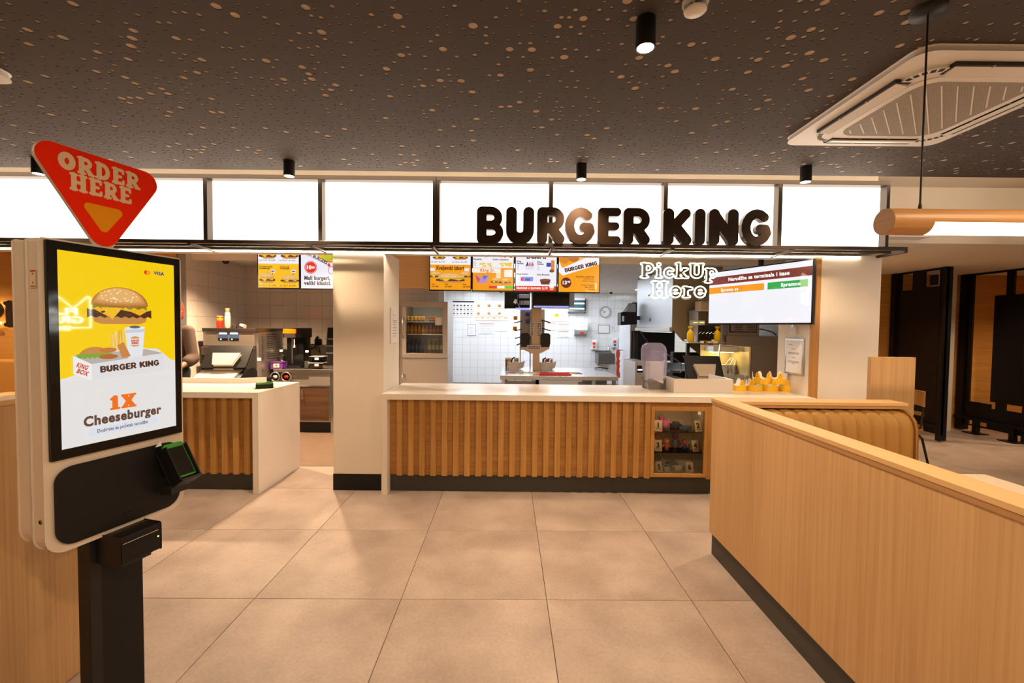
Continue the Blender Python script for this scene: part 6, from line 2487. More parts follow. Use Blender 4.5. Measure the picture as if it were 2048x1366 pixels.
sheet('wall_poster', 'poster with a yellow burger right of the steel tower', 'poster', 1090, 624, 1137, 643, dC)
sheet('recipe_card', 'upper white recipe card with orange heading on the kitchen wall', 'card', 1116, 646.5, 1138, 659.5, lines(1116, 1138, 646.5, 659.5, 2.8, 'A8A8AE', 'E08050'))
sheet('recipe_card', 'lower white recipe card with orange heading on the kitchen wall', 'card', 1115, 661, 1138, 675, lines(1115, 1138, 661, 675, 2.8, 'B8B8BE', 'E08050'))
sheet('recipe_card', 'white recipe card beside the black bin on the kitchen wall', 'card', 1092, 645, 1112, 660, lines(1092, 1112, 645, 660, 3, 'B8B8BE', 'E08050'))
t = sheet('framed_notice', 'grey framed sheet under the wall clock', 'frame', 1196, 649.5, 1219.5, 667, lines(1198, 1218, 651, 666, 3.4, 'B4B8C8'), 'grey_plastic')
a, b, c, d = rect(1197.5, 651, 1218, 665.5, YW - .006)
bxo('paper', 'paper_white', a, b, YW - .0055, YW - .0045, c, d, t)

# clock
c = at(1210, 623.8, YW)
t = thing('wall_clock', 'round grey-rimmed wall clock', 'clock', (c.x, YW, c.z - .15))
M = Matrix.Translation(c) @ Matrix.Rotation(pi / 2, 4, 'X')
MB().lathe([(.150, 0), (.150, .03), (.140, .036), (.126, .03), (.126, .010)], n=40, M=M, cap=False).build('rim', 'clock_rim' if mat('clock_rim', (.40, .41, .43), .4) else None, t)
MB().lathe([(.127, .0121), (.0001, .0122)], n=40, M=M).build('face', 'paper_white', t)
for k in range(12):
    a = 2 * pi * k / 12
    MB().box(-.004, .004, .098, .116, .012, .0135, M=M @ Matrix.Rotation(a, 4, 'Z')).build('hour_mark', 'black_matt', t)
MB().box(-.006, .006, -.01, .070, .016, .018, M=M @ Matrix.Rotation(radians(124), 4, 'Z')).build('hour_hand', 'black_matt', t)
MB().box(-.0045, .0045, -.015, .105, .019, .021, M=M @ Matrix.Rotation(radians(64), 4, 'Z')).build('minute_hand', 'black_matt', t)

# insect light trap
a, b, z0, z1 = rect(1138, 596.5, 1170.5, 624.5, 11.30)
t = thing('insect_trap', 'wall-mounted insect light trap with two glowing tubes', 'light trap', ((a + b) / 2, 11.3, z0))
bxo('back_plate', 'panel_teal' if mat('panel_teal', (.06, .12, .14), .4) else None, a, b, 11.34, 11.38, z0, z1, t)
bxo('top_cover', 'white_plastic', a, b, 11.27, 11.38, z1 - .05, z1, t, .004)
bxo('bottom_tray', 'steel', a - .03, b + .01, 11.25, 11.38, z0, z0 + .04, t, .004)
emit('uv_tube', (.75, .92, 1.0), 4.5)
for px in (607, 617.5):
    zz = at(1155, px, 11.3).z
    MB().cyl((a + .01, 11.31, zz), (b - .02, 11.31, zz), .016, n=12).build('tube', 'uv_tube', t)
for k in range(9):
    x = a + (b - a) * (k + .5) / 9
    bxo('grid_bar', 'dark_metal', x - .003, x + .003, 11.275, 11.285, z0 + .04, z1 - .05, t)
bxo('side_arm', 'black_matt', b - .01, b + .01, 11.26, 11.38, z0 - .02, z1, t)

# towel dispenser
a, b, z0, z1 = rect(1151, 641.5, 1174.5, 671, 11.25)
zm = at(1160, 659.5, 11.25).z
t = thing('towel_dispenser', 'white and grey paper towel dispenser on the kitchen wall', 'dispenser', ((a + b) / 2, 11.3, z0))
MB().rbox(a, b, 11.20, 11.385, zm, z1, .03, 'y').build('cover', 'white_plastic', t, bev=.012)
MB().prism([(11.385, z0), (11.22, z0 + .04), (11.20, zm), (11.385, zm)], a - .02, b, 'x').build('tray', 'grey_plastic', t, bev=.006)
x0_, x1_, zz0, zz1 = rect(1160, 664, 1168, 667.5, 11.2)
bxo('window', 'sign_red', x0_, x1_, 11.205, 11.209, zz0, zz1, t)
# soap dispensers
for px, py0, py1, lb, acc in ((1188, 681, 699, 'cream soap dispenser with a red badge by the sink', 'sign_red'), (1229.5, 677.5, 695, 'white soap dispenser with a blue drop mark by the steel cabinet', 'blue_plastic')):
    a, b, z0, z1 = rect(px - 4.6, py0, px + 4.6, py1, 11.3)
    t = thing('soap_dispenser', lb, 'dispenser', ((a + b) / 2, 11.33, z0), 0, 'soap dispensers')
    MB().prism([(11.385, z0), (11.29, z0), (11.30, z0 + .06), (11.28, z1 - .02), (11.30, z1), (11.385, z1)], a, b, 'x').build('body', 'white_plastic', t, bev=.008)
    bxo('badge', 'sign_red', a + .03, b - .03, 11.277, 11.281, z1 - .10, z1 - .05, t)
    bxo('lever', acc, a + .035, b - .035, 11.276, 11.284, z0 + .04, z0 + .09, t)
# hand sink
a, b, z0, z1 = rect(1196, 707, 1229, 728, 11.0)
t = thing('hand_sink', 'small wall-hung stainless hand sink with a swan-neck tap', 'sink', ((a + b) / 2, 11.15, z0))
mb = MB()
mb.box(a, b, 10.95, 10.97, z0, z1)
mb.box(a, a + .02, 10.97, 11.38, z0, z1)
mb.box(b - .02, b, 10.97, 11.38, z0, z1)
mb.box(a + .02, b - .02, 11.36, 11.38, z0, z1)
mb.box(a + .02, b - .02, 10.97, 11.36, z0, z0 + .02)
mb.build('basin', 'steel_dark', t, bev=.003)
bxo('splashback', 'steel', a, b, 11.375, 11.388, z1, z1 + .06, t)
xt = at(1218, 700, 11.2).x
MB().tube([(xt + .03, 11.30, z1), (xt + .03, 11.30, z1 + .12), (xt, 11.28, z1 + .20), (xt - .02, 11.2, z1 + .17), (xt - .02, 11.18, z1 + .1)], .010, 8).build('tap', 'chrome', t)
MB().tube([((a + b) / 2, 11.2, z0), ((a + b) / 2, 11.2, z0 - .15), ((a + b) / 2 + .03, 11.3, z0 - .25)], .025, 10).build('drain', 'white_plastic', t)
c = at(1225.5, 655, YW)
t = thing('wall_hook', 'thin metal hook on the tiles right of the framed sheet', 'hook', (c.x, YW, c.z - .06))
MB().tube([(c.x, YW, c.z + .05), (c.x, YW - .02, c.z + .04), (c.x, YW - .02, c.z - .04), (c.x, YW - .045, c.z - .05), (c.x, YW - .05, c.z - .02)], .005, 6).build('wire', 'steel_dark', t)
# string of red labels hanging at the cabinet's edge
mat('coral', (.80, .10, .05), .5)
t = thing('hanging_strip', 'coral red strip of tags hanging beside the tall steel cabinet', 'strip', (at(1236, 755, 8.75).x, 8.75, at(1236, 755, 8.75).z))
rr = random.Random(9)
for k in range(11):
    y = 699 + k * 5.1
    a, b, z0, z1 = rect(1233 + rr.uniform(-1, 1), y, 1239.5 + rr.uniform(-1, 1), y + 5.4, 8.75)
    bxo('tag', 'coral', a, b, 8.74 + .012 * (k % 2), 8.752 + .012 * (k % 2), z0, z1, t)

bxo('hook', 'steel_dark', at(1236, 699, 8.75).x, at(1260, 700, 8.2).x + .004, 8.745, 8.755, at(1236, 701, 8.75).z, at(1236, 699.5, 8.75).z, t)

# tall stainless upright cabinet
a, YN, YFA = at(1260, 700, 8.2).x, 8.2, 9.04
zt_ = at(1250, 642, 8.5).z
t = thing('upright_cabinet', 'tall stainless upright cabinet below the black printer box', 'cabinet', (a + .3, 8.6, 0))
bxo('body', 'steel_dark', a + .012, a + .62, YN, YFA, .10, zt_, t, .004)
bxo('left_panel', 'steel_white' if mat('steel_white', (.70, .72, .74), .38, metal=.35) else None, a, a + .012, YN + .01, YFA, .10, zt_, t)
bxo('front_panel', 'steel_dark', a + .05, a + .60, YN - .012, YN, .14, zt_ - .03, t, .004)
bxo('door_gap', 'black_matt', a + .03, a + .05, YN - .004, YN, .14, zt_ - .03, t)
for dx in (.05, .55):
    bxo('leg', 'black_matt', a + dx - .03, a + dx + .03, YN + .1, YN + .16, 0, .10, t)
q = rect(1263, 645, 1276, 662, YN)
bxo('instruction_sheet', 'paper_white', q[0], q[1], YN - .018, YN - .012, q[2], q[3], t)
# black box bracketed over it
t = thing('printer_box', 'black slant-topped printer box in front of the exhaust hood', 'printer', (at(1256, 630, 7.9).x, 7.9, at(1256, 651, 7.9).z))
q = [at(1240, 650, 7.9), at(1271, 648, 7.9), at(1271, 606, 7.9), at(1263, 606, 7.9), at(1250, 624, 7.9), at(1240, 626, 7.9)]
MB().prism([(p.x, p.z) for p in q], 7.82, 8.05, 'y').build('case', 'black_plastic', t, bev=.006)
q = [at(1252, 624, 7.82), at(1271, 624, 7.82), at(1271, 607, 7.82), at(1264, 607, 7.82)]
MB().prism([(p.x, p.z) for p in q], 7.81, 7.82, 'y').build('slanted_lid', 'grey_plastic', t)
q = rect(1244, 632, 1248, 643, 7.82)
bxo('paper_end', 'paper_white', q[0], q[1], 7.808, 7.82, q[2], q[3], t)
bxo('wall_arm', 'dark_metal', at(1268, 640, 7.9).x, at(1345, 620, 6.3).x, 7.9, 7.96, at(1268, 640, 7.9).z, at(1268, 632, 7.9).z, t)

# exhaust hood
HX, HYN, HYF = at(1345, 620, 6.3).x, 6.3, 8.1
zb_h, zt_h = at(1345, 655, HYN).z, 2.42
hd = thing('exhaust_hood', 'large stainless exhaust hood over the broiler', 'exhaust hood', (HX + .6, 7.2, zb_h))
bxo('left_panel', 'steel_white' if mat('steel_white', (.70, .72, .74), .38, metal=.35) else None, HX, HX + .02, HYN + .02, HYF, zb_h, zt_h, hd, .003)  # cool kitchen light on this side is put into its pale colour
bxo('access_door', 'steel_white', HX - .008, HX, 7.0, 7.55, 2.0, 2.36, hd, .003)
bxo('door_handle', 'dark_metal', HX - .03, HX - .008, 7.2, 7.36, 2.05, 2.07, hd)
bxo('lower_lip', 'steel_satin', HX - .03, HX + .02, HYN + .02, HYF, zb_h - .06, zb_h, hd, .004)
c = atz(1303, 638, 1.66)
bxo('badge', 'panel_blue', HX - .004, HX, 7.28, 7.34, 1.62, 1.68, hd)
e1, e2 = at(1366, 682, HYN), at(1418, 724, HYN)
mb = MB()
mb.prism([(HX, zt_h), (HX, zb_h + .02), (HX + .03, zb_h - .05), (e1.x, e1.z), (e2.x, e2.z), (3.05, e2.z), (3.05, zt_h)], HYN, HYN + .02, 'y')
mb.build('end_cheek', 'hood_warm_lit' if mat('hood_warm_lit', (.36, .28, .165), .38, metal=.45) else None, hd)  # olive tone is warm light on the steel, put into the colour
bxo('back_panel', 'black_matt', HX + .02, 3.05, HYF - .02, HYF, .9, zt_h, hd)
bxo('top_panel', 'steel_satin', HX, 3.05, HYN + .02, HYF, zt_h - .02, zt_h - .0, hd)
bxo('light_rail', 'led_strip' if False else 'steel', HX + .03, HX + .05, HYN + .1, HYF - .1, zb_h - .08, zb_h - .06, hd)

# broiler line under the hood
br = thing('broiler', 'black broiler with switch panel under the exhaust hood', 'broiler', (HX + .55, 7.1, 0))
bxo('body', 'black_matt', HX + .12, 3.04, 6.55, 7.9, .10, .88, br, .004)
sp_ = MB()
zz = at(1385, 712, 6.6).z
bxo('switch_panel', 'black_plastic', HX + .10, 3.04, 6.50, 6.62, zz - .10, zz + .06, br, .004)
for k in range(4):
    x = HX + .25 + k * .19
    MB().cyl((x, 6.50, zz), (x, 6.485, zz), .014, n=10).build('switch', 'steel_bright', br)
bxo('chute', 'steel_dark', HX + .0, HX + .65, 6.34, 6.50, .86, .885, br, .003)
MB().tube([at(1331, 706, 6.3), at(1362, 726, 6.3), at(1362, 745, 6.3), at(1333, 745, 6.3), at(1331, 706, 6.3)], .010, 6).build('wire_guard', 'steel_dark', br)
for dx in (.2, .6):
    bxo('leg', 'steel_dark', HX + dx, HX + dx + .05, 6.7, 6.75, 0, .10, br)
fy = thing('fryer_vat', 'dim stainless fryer with green-lit display left of the napkin dispenser', 'fryer', (at(1280, 740, 6.6).x, 6.8, 0))
q = rect(1270, 724, 1296, 790, 6.6)
bxo('body', 'steel_satin', q[0], q[1], 6.6, 7.3, .08, q[3], fy, .004)
q2 = rect(1274, 731, 1286, 745, 6.6)
bxo('display', 'black_gloss', q2[0], q2[1], 6.592, 6.6, q2[2], q2[3], fy)
q3 = rect(1275, 738, 1284, 741, 6.6)
bxo('display_text', 'lcd_pale', q3[0], q3[1], 6.589, 6.592, q3[2], q3[3], fy)
for dx in (.02, .12):
    bxo('leg', 'black_matt', q[0] + dx, q[0] + dx + .04, 6.7, 6.74, 0, .08, fy)
lr = thing('floor_broom', 'thin black handle leaning across the cabinets', 'broom', (at(1275, 765, 7.8).x, 7.6, 0))
MB().tube([at(1276, 657, 8.0), at(1300, 690, 7.6), Vector((at(1330, 760, 7.2).x, 7.2, .05))], .008, 8).build('handle', 'black_matt', lr)
bb = Vector((at(1330, 760, 7.2).x, 7.2, 0))
MB().box(bb.x - .14, bb.x + .14, bb.y - .03, bb.y + .03, 0, .06).build('head', 'black_plastic', lr, bev=.006)

# ---------------------------------------------------------------- sandwich prep table with tower
PYF, PYB, PTZ = 5.32, 6.45, .90
p0, p1 = atz(1000, 752, PTZ), atz(1236, 752, PTZ)
PX0_, PX1_ = at(1000, 752, PYF).x, at(1236, 752, PYF).x
pt = thing('prep_table', 'stainless sandwich preparation table in the kitchen', 'table', ((PX0_ + PX1_) / 2, 5.9, 0))
mb = MB()
wx0, wx1 = at(1012, 745, 5.6).x, at(1165, 745, 5.6).x
bxo('front_ledge', 'steel_bright', PX0_, PX1_, PYF, 5.55, PTZ - .035, PTZ, pt, .004)
bxo('rear_ledge', 'steel_bright', PX0_, PX1_, 5.80, PYB, PTZ - .035, PTZ, pt, .004)
bxo('left_ledge', 'steel_bright', PX0_, wx0, 5.55, 5.80, PTZ - .035, PTZ, pt)
bxo('right_ledge', 'steel_bright', wx1, PX1_, 5.55, 5.80, PTZ - .035, PTZ, pt)
bxo('well', 'steel_dark', wx0, wx1, 5.55, 5.80, PTZ - .14, PTZ - .10, pt)
bxo('front_panel', 'steel', at(1072, 760, PYF).x, at(1150, 760, PYF).x, PYF + .02, PYF + .04, .12, PTZ - .035, pt)
bxo('left_bay', 'steel_dark', PX0_ + .02, at(1072, 760, PYF).x, PYF + .30, PYF + .32, .12, PTZ - .035, pt)
bxo('right_bay', 'steel_dark', at(1150, 760, PYF).x, PX1_ - .06, PYF + .34, PYF + .36, .12, PTZ - .035, pt)
bxo('edge_lip', 'steel_satin', PX0_, PX1_, PYF - .012, PYF, PTZ - .05, PTZ, pt, .003)
for x in (PX0_ + .02, at(1072, 760, PYF).x, at(1150, 760, PYF).x, at(1185, 760, PYF).x, PX1_ - .06):
    bxo('leg', 'steel', x, x + .04, PYF + .02, PYF + .06, 0, PTZ - .05, pt)
for x in (PX0_ + .02, PX1_ - .06):
    bxo('leg', 'steel', x, x + .04, PYB - .06, PYB - .02, 0, PTZ - .035, pt)
wx = wx0 + .02
k = 0
COLS = ['steel_bright', 'steel', 'steel_bright']
while wx + .10 < wx1:
    t = thing('food_pan', 'small steel food pan with %s filling, %s from the left in the prep table' % (['red', 'green', 'cream', 'orange'][k % 4], ['first', 'second', 'third', 'fourth', 'fifth', 'sixth', 'seventh', 'eighth', 'ninth', 'tenth', 'eleventh', 'twelfth'][k]), 'pan', (wx + .05, 5.675, PTZ - .0995), 0, 'steel food pans in the prep table')
    mb = MB()
    for (x_0, x_1, y_0, y_1) in ((-.05, -.046, -.11, .11), (.046, .05, -.11, .11), (-.046, .046, -.11, -.106), (-.046, .046, .106, .11)):
        mb.box(x_0, x_1, y_0, y_1, 0, .094)
    mb.box(-.046, .046, -.106, .106, 0, .004)
    mb.build('pan', 'steel_bright', t, local=True)
    fc = [(.45, .06, .03), (.30, .42, .08), (.75, .60, .35), (.62, .35, .08)][k % 4]
    mat('food_%d' % (k % 4), fc, .6, bump=.6, bscale=70)
    MB().box(-.045, .045, -.105, .105, .004, .07).build('filling', 'food_%d' % (k % 4), t, local=True)
    wx += .108
    k += 1
# red tray lying on the table
a, b = at(1078, 747, 5.48), at(1140, 747, 5.48)
t = thing('serving_tray', 'red serving tray on the prep table', 'tray', ((a.x + b.x) / 2, 5.43, PTZ + .0005))
w_ = (b.x - a.x) / 2
MB().rbox(-w_, w_, -.085, .085, 0, .006, .02, 'z').build('bottom', 'red_plastic', t, local=True)
mb = MB()
mb.box(-w_, w_, -.088, -.080, .004, .022)
mb.box(-w_, w_, .080, .088, .004, .022)
mb.box(-w_, -w_ + .008, -.08, .08, .004, .022)
mb.box(w_ - .008, w_, -.08, .08, .004, .022)
mb.build('rim', 'red_plastic', t, local=True, bev=.002)
a = at(1203, 733, 6.3)
t = thing('tongs', 'black-handled tongs on the far corner of the prep table', 'tongs', (a.x, 6.3, PTZ))
MB().tube([(-.10, 0, .012), (-.02, .02, .02), (.10, .0, .01)], .008, 6).build('arm', 'black_plastic', t, local=True)
MB().tube([(-.10, 0, .012), (-.02, -.03, .02), (.09, -.03, .01)], .008, 6).build('arm', 'black_plastic', t, local=True)

# tower over the table
TY = 6.02
tw = thing('service_tower', 'stainless service tower with button pads rising from the prep table', 'tower', (at(1072, 740, TY).x, TY, PTZ + .0005))
q = rect(1063, 580, 1083, 705, TY)
bxo('shaft', 'tower_bronze' if mat('tower_bronze', (.55, .43, .30), .33, metal=.85) else None, q[0], q[1], TY, TY + .14, q[2], 2.40, tw, .003)
q2 = rect(1066, 704, 1079, 741, TY)
bxo('stem', 'tower_bronze', q2[0], q2[1], TY, TY + .12, PTZ + .0005, q[2], tw, .003)
p_ = [at(1043, 694, TY), at(1098, 694, TY), at(1098, 697, TY), at(1080, 706, TY), at(1062, 706, TY), at(1043, 697, TY)]
MB().prism([(v.x, v.z) for v in p_], TY - .06, TY + .10, 'y').build('bracket', 'tower_bronze', tw, bev=.002)
mat('keypad', (.16, .13, .22), .4)
for r_ in ((1060.5, 644, 1068, 672), (1074, 644, 1083, 673), (1053.5, 690, 1081, 698)):
    q = rect(*r_, TY)
    pad = bxo('button_pad', 'steel_bright', q[0], q[1], TY - .075 if r_[1] > 680 else TY - .012, TY - .06 if r_[1] > 680 else TY, q[2], q[3], tw, .002)
    yy = TY - .077 if r_[1] > 680 else TY - .014
    nxk, nzk = (2, 8) if r_[1] < 680 else (8, 2)
    for i in range(nxk):
        for j in range(nzk):
            u0, u1 = q[0] + .006 + (q[1] - q[0] - .012) * i / nxk, q[0] + .006 + (q[1] - q[0] - .012) * (i + .82) / nxk
            v0, v1 = q[2] + .006 + (q[3] - q[2] - .012) * j / nzk, q[2] + .006 + (q[3] - q[2] - .012) * (j + .82) / nzk
            bxo('key', 'keypad', u0, u1, yy, yy + .003, v0, v1, pad)
for a_, b_, lb in ((1042.5, 1058, 'left'), (1082, 1099, 'right')):
    q = rect(a_, 667.5, b_, 693.5, TY)
    t = thing('holder_bin', 'black plastic bin on the %s of the steel tower' % lb, 'bin', ((q[0] + q[1]) / 2, TY, q[2]), 0, 'black bins on the tower')
    MB().prism([(q[0] + .012, q[2]), (q[1] - .012, q[2]), (q[1], q[2] + .05), (q[1], q[3] - .02), (q[1] - .02, q[3]), (q[0] + .02, q[3]), (q[0], q[3] - .02), (q[0], q[2] + .05)], TY - .05, TY + .05, 'y').build('bin_body', 'black_matt', t, bev=.008)
# rack of wrappers and scoops left of the tower
rk = thing('utensil_rack', 'steel rack of wrapper shelves left of the tower', 'rack', (at(1045, 700, 6.25).x, 6.25, PTZ + .0005))
q = rect(1040, 618, 1062, 700, 6.25)
bxo('upright', 'steel_satin', q[0], q[0] + .015, 6.2, 6.3, PTZ + .0005, q[3] - .02, rk)
bxo('upright', 'steel_satin', q[1] - .015, q[1], 6.2, 6.3, PTZ + .0005, q[3] - .02, rk)
bxo('back_sheet', 'steel_satin', q[0], q[1] + .20, 6.30, 6.31, q[2], q[3], rk)
for k_, (py, l) in enumerate(((646, 1028), (662, 1029), (677, 1030), (690, 1033))):
    a = at(l, py, 6.2)
    bb = at(1044, py - 4, 6.2)
    MB().box(0, bb.x - a.x, -.09, .09, -.006, .006, M=Matrix.Translation((a.x, 6.22, a.z)) @ Matrix.Rotation(-math.atan2(bb.z - a.z, bb.x - a.x), 4, 'Y')).build('wrapper_shelf', 'black_plastic', rk)
    a2 = at(1083, py - 6, 6.25)
    b2 = at(1101, py, 6.25)
    if k_ < 2:
        MB().box(0, b2.x - a2.x, -.08, .08, -.006, .006, M=Matrix.Translation((a2.x, 6.22, a2.z)) @ Matrix.Rotation(math.atan2(a2.z - b2.z, b2.x - a2.x), 4, 'Y')).build('wrapper_shelf', 'black_plastic', rk)
for k_, (px, py, c_) in enumerate(((1031, 636, 'sign_orange'), (1030, 657, 'sign_orange'), (1055, 629, 'blue_plastic'), (1055, 643, 'blue_plastic'))):
    a = at(px, py, 6.19)
    bxo('tag', c_, a.x - .028, a.x + .028, 6.185, 6.19, a.z - .028, a.z + .028, rk)

# monitors over the table, hung from the bulkhead
for lb, x0_, x1_, y0_, y1_, Yv, rz in (('wide black order monitor with a blue-lit button strip', 1066, 1139, 582, 616.5, 5.90, 0), ('black order monitor left of the tower, cables hanging from it', 1009, 1060, 580, 617, 6.25, 0)):
    q = rect(x0_, y0_, x1_, y1_, Yv)
    t = thing('order_monitor', lb, 'monitor', ((q[0] + q[1]) / 2, Yv, q[2]), 0, 'order monitors over the prep table')
    bxo('casing', 'black_plastic', q[0], q[1], Yv, Yv + .06, q[2], q[3], t, .004)
    bxo('display', 'lcd_off', q[0] + .01, q[1] - .01, Yv - .003, Yv, q[2] + .05, q[3] - .01, t)
    emit('strip_blue', (.25, .32, .95), 1.2)
    if x0_ > 1060:
        bxo('button_strip', 'strip_blue', q[0] + .01, q[1] - .01, Yv - .006, Yv, q[2] + .008, q[2] + .032, t)
        for k in range(14):
            x = q[0] + .02 + (q[1] - q[0] - .04) * (k + .5) / 14
            bxo('button', 'paper_white', x - .008, x + .008, Yv - .008, Yv - .006, q[2] + .014, q[2] + .026, t)
        q4 = rect(1139, 583, 1151, 613, Yv)
        MB().prism([(q4[0], Yv), (q4[1], Yv + .10), (q4[1], Yv + .12), (q4[0], Yv + .06)], q4[2], q4[3], 'z').build('side_panel', 'grey_plastic', t)
    else:
        bxo('button_strip', 'strip_blue', q[0] + .16, q[1], Yv - .006, Yv, q[2] - .02, q[2] + .01, t)
        a = at(1031, 603, Yv - .02)
        MB().box(-.022, .022, -.003, .003, -.03, .03, M=Matrix.Translation(a) @ Matrix.Rotation(radians(25), 4, 'Y')).build('paper_note', 'paper_white', t)
        for k in range(3):
            MB().tube([at(1036 + 5 * k, 590, Yv - .03), at(1034 + 6 * k, 604, Yv - .05), at(1040 + 5 * k, 616, Yv - .03)], .006, 6).build('cable', 'cable_black' if k else 'steel_bright', t)
        for k in range(2):
            qq = rect(1038, 589 + 13 * k, 1058, 597 + 13 * k, Yv)
            bxo('receipt_printer', 'grey_plastic', qq[0], qq[1], Yv - .05, Yv - .003, qq[2], qq[3], t, .004)
    bxo('hanger', 'dark_metal', (q[0] + q[1]) / 2 - .02, (q[0] + q[1]) / 2 + .02, Yv + .02, Yv + .05, q[3], 2.40, t)

# sauce tubes and tubs on the table
SA = [(1013, 'juice_rose'), (1018, 'can_yellow'), (1023, 'label_green'), (1030, 'can_pink'), (1035, 'can_yellow'), (1087, 'can_yellow'), (1093, 'juice_rose'), (1097, 'can_pink'), (1103, 'label_green')]
for k, (px, c_) in enumerate(SA):
    a = at(px, 720, 6.36)
    t = thing('sauce_tube', '%s sauce tube, number %s from the left in the %s group by the tower' % ({'juice_rose': 'dark', 'can_yellow': 'yellow', 'label_green': 'olive', 'can_pink': 'red'}[c_],
              ['one', 'two', 'three', 'four', 'five', 'one', 'two', 'three', 'four'][k], 'left' if k < 5 else 'right'), 'sauce tube', (a.x, 6.36, PTZ + .0005), 0, 'sauce tubes on the prep table')
    MB().lathe([(.015, 0), (.018, .03), (.018, .13)], n=14).build('tube_body', c_, t, local=True)
    MB().lathe([(.019, .125), (.019, .145), (.012, .15), (.0001, .15)], n=14).build('collar', 'white_plastic', t, local=True)
for k, (px, lb) in enumerate(((1026, 'left'), (1089, 'right'))):
    a = at(px, 733, 6.1)
    t = thing('scoop_tub', 'clear white tub with scoops on the %s of the tower stem' % lb, 'tub', (a.x, 6.12, PTZ + .0005), 0, 'scoop tubs')
    MB().prism([(-.06, 0), (.06, 0), (.075, .10), (-.075, .10)], -.05, .05, 'y').build('tub', 'white_plastic', t, local=True, bev=.005)
    MB().tube([(.0, -.01, .08), (.03, -.03, .14), (.07, -.03, .16)], .010, 6).build('scoop_handle', 'sign_cream' if k == 0 else 'red_plastic', t, local=True)
    MB().tube([(-.03, .01, .08), (-.01, .0, .15), (.02, -.01, .17)], .010, 6).build('scoop_handle', 'black_plastic', t, local=True)
    MB().prism([(-.02, 0), (.05, .02), (.07, .10), (-.01, .07)], -.03, .03, 'y', M=Matrix.Translation((.09, 0, .01))).build('scoop_bowl', 'steel_satin', t, local=True, bev=.006)
# bag on the lower bay
a = at(1046, 763, 5.5)

# ---------------------------------------------------------------- pick-up side: holding station, tall cabinet, sauce shelf
YS = 5.35
sxl, sxr = at(1438, 740, YS).x, at(1502, 740, YS).x
fs = thing('fry_station', 'lit fry holding station behind slanted glass', 'fry station', ((sxl + sxr) / 2, YS + .3, 0))
bxo('counter_body', 'steel_satin', sxl - .05, sxr, YS + .02, YS + .52, .08, .90, fs, .004)
bxo('holding_bed', 'steel_bright', sxl - .03, sxr - .02, YS + .04, YS + .48, .90, .93, fs)
bxo('back_wall', 'fry_back' if mat('fry_back', (.80, .66, .34), .4, metal=.3) else None, sxl - .02, sxr, YS + .48, YS + .50, .90, at(1480, 690, YS + .5).z, fs)
bxo('right_wall', 'fry_back', sxr - .02, sxr, YS + .02, YS + .48, .90, at(1480, 692, YS + .3).z, fs)
bxo('heat_lamp_box', 'steel', sxl + .02, sxr - .05, YS + .20, YS + .46, at(1480, 703, YS + .4).z, at(1480, 692, YS + .4).z, fs, .003)
emit('heat_lamp', (1.0, .72, .32), 12.0)
zl = at(1480, 703, YS + .4).z
bxo('heat_lamp', 'heat_lamp', sxl + .06, sxr - .09, YS + .26, YS + .40, zl - .012, zl, fs)
ga, gb = at(1430, 760, YS - .05), at(1450, 690, YS + .02)
MB().add([(ga.x, YS - .08, ga.z), (sxr, YS - .08, ga.z), (sxr, YS + .15, gb.z), (gb.x, YS + .15, gb.z)], [(0, 1, 2, 3)]).build('slanted_glass', 'thin_glass', fs)
MB().tube([(ga.x, YS - .08, ga.z), (gb.x, YS + .15, gb.z)], .012, 8).build('glass_post', 'steel', fs)
for k, (px, py) in enumerate(((1452, 735), (1462, 733), (1472, 728))):
    a = at(px, py, YS + .25)
    t = thing('fry_scoop', 'steel fry scoop in the lit station, number %s from the left' % ['one', 'two', 'three'][k], 'scoop', (a.x, YS + .30, .9305), radians(20 * k), 'fry scoops')
    MB().prism([(-.025, 0), (.025, 0), (.045, .10), (-.045, .10)], -.025, .025, 'y').build('bowl', 'steel', t, local=True, bev=.004)
    MB().tube([(0, 0, .07), (.05, 0, .15), (.09, 0, .19)], .009, 6).build('handle', 'steel_bright', t, local=True)
for dx in (.0, .3):
    bxo('leg', 'black_matt', sxl + dx, sxl + dx + .04, YS + .1, YS + .14, 0, .08, fs)
# tall brownish steel cabinet with vents
YT = 6.2
cx0, cx1 = at(1452, 700, YT).x, at(1558, 700, YT).x
zt_ = at(1500, 672, YT).z
tc_ = thing('tall_cabinet', 'brownish stainless cabinet behind the fry station with a vented box on top', 'cabinet', ((cx0 + cx1) / 2, YT + .3, 0))
mat('steel_rose', (.40, .30, .235), .42, metal=.45)
bxo('body', 'steel_rose', cx0, cx1, YT, YT + .6, .05, zt_, tc_, .004)
bxo('door_panel', 'steel_rose', at(1503, 700, YT).x, cx1 - .02, YT - .01, YT, .10, zt_ - .12, tc_, .003)
bxo('plinth', 'black_matt', cx0 + .03, cx1 - .03, YT + .05, YT + .55, 0, .05, tc_)
vb = thing('vent_box', 'low steel box with louvred front on the tall cabinet', 'box', ((cx0 + cx1) / 2 - .1, YT + .3, zt_ + .0005))
vx1 = at(1520, 660, YT).x
bxo('case', 'steel_rose', cx0 + .02, vx1, YT + .02, YT + .5, zt_ + .0005, at(1490, 640, YT).z, vb, .003)
bxo('front_frame', 'dark_metal', cx0 + .05, vx1 - .04, YT + .012, YT + .02, zt_ + .05, at(1490, 642, YT).z, vb)
bxo('front_plate', 'steel_rose', cx0 + .065, vx1 - .055, YT + .006, YT + .012, zt_ + .065, at(1490, 642, YT).z - .01, vb)
for k in range(3):
    for s in range(2):
        x = cx0 + .12 + s * .18
        bxo('louvre', 'dark_metal', x, x + .11, YT + .001, YT + .006, zt_ + .09 + k * .026, zt_ + .098 + k * .026, vb)
t = thing('power_cable', 'black cable curving from the vent box to the right wall', 'cable', (vx1 + .1, YT + .2, zt_ + .001))
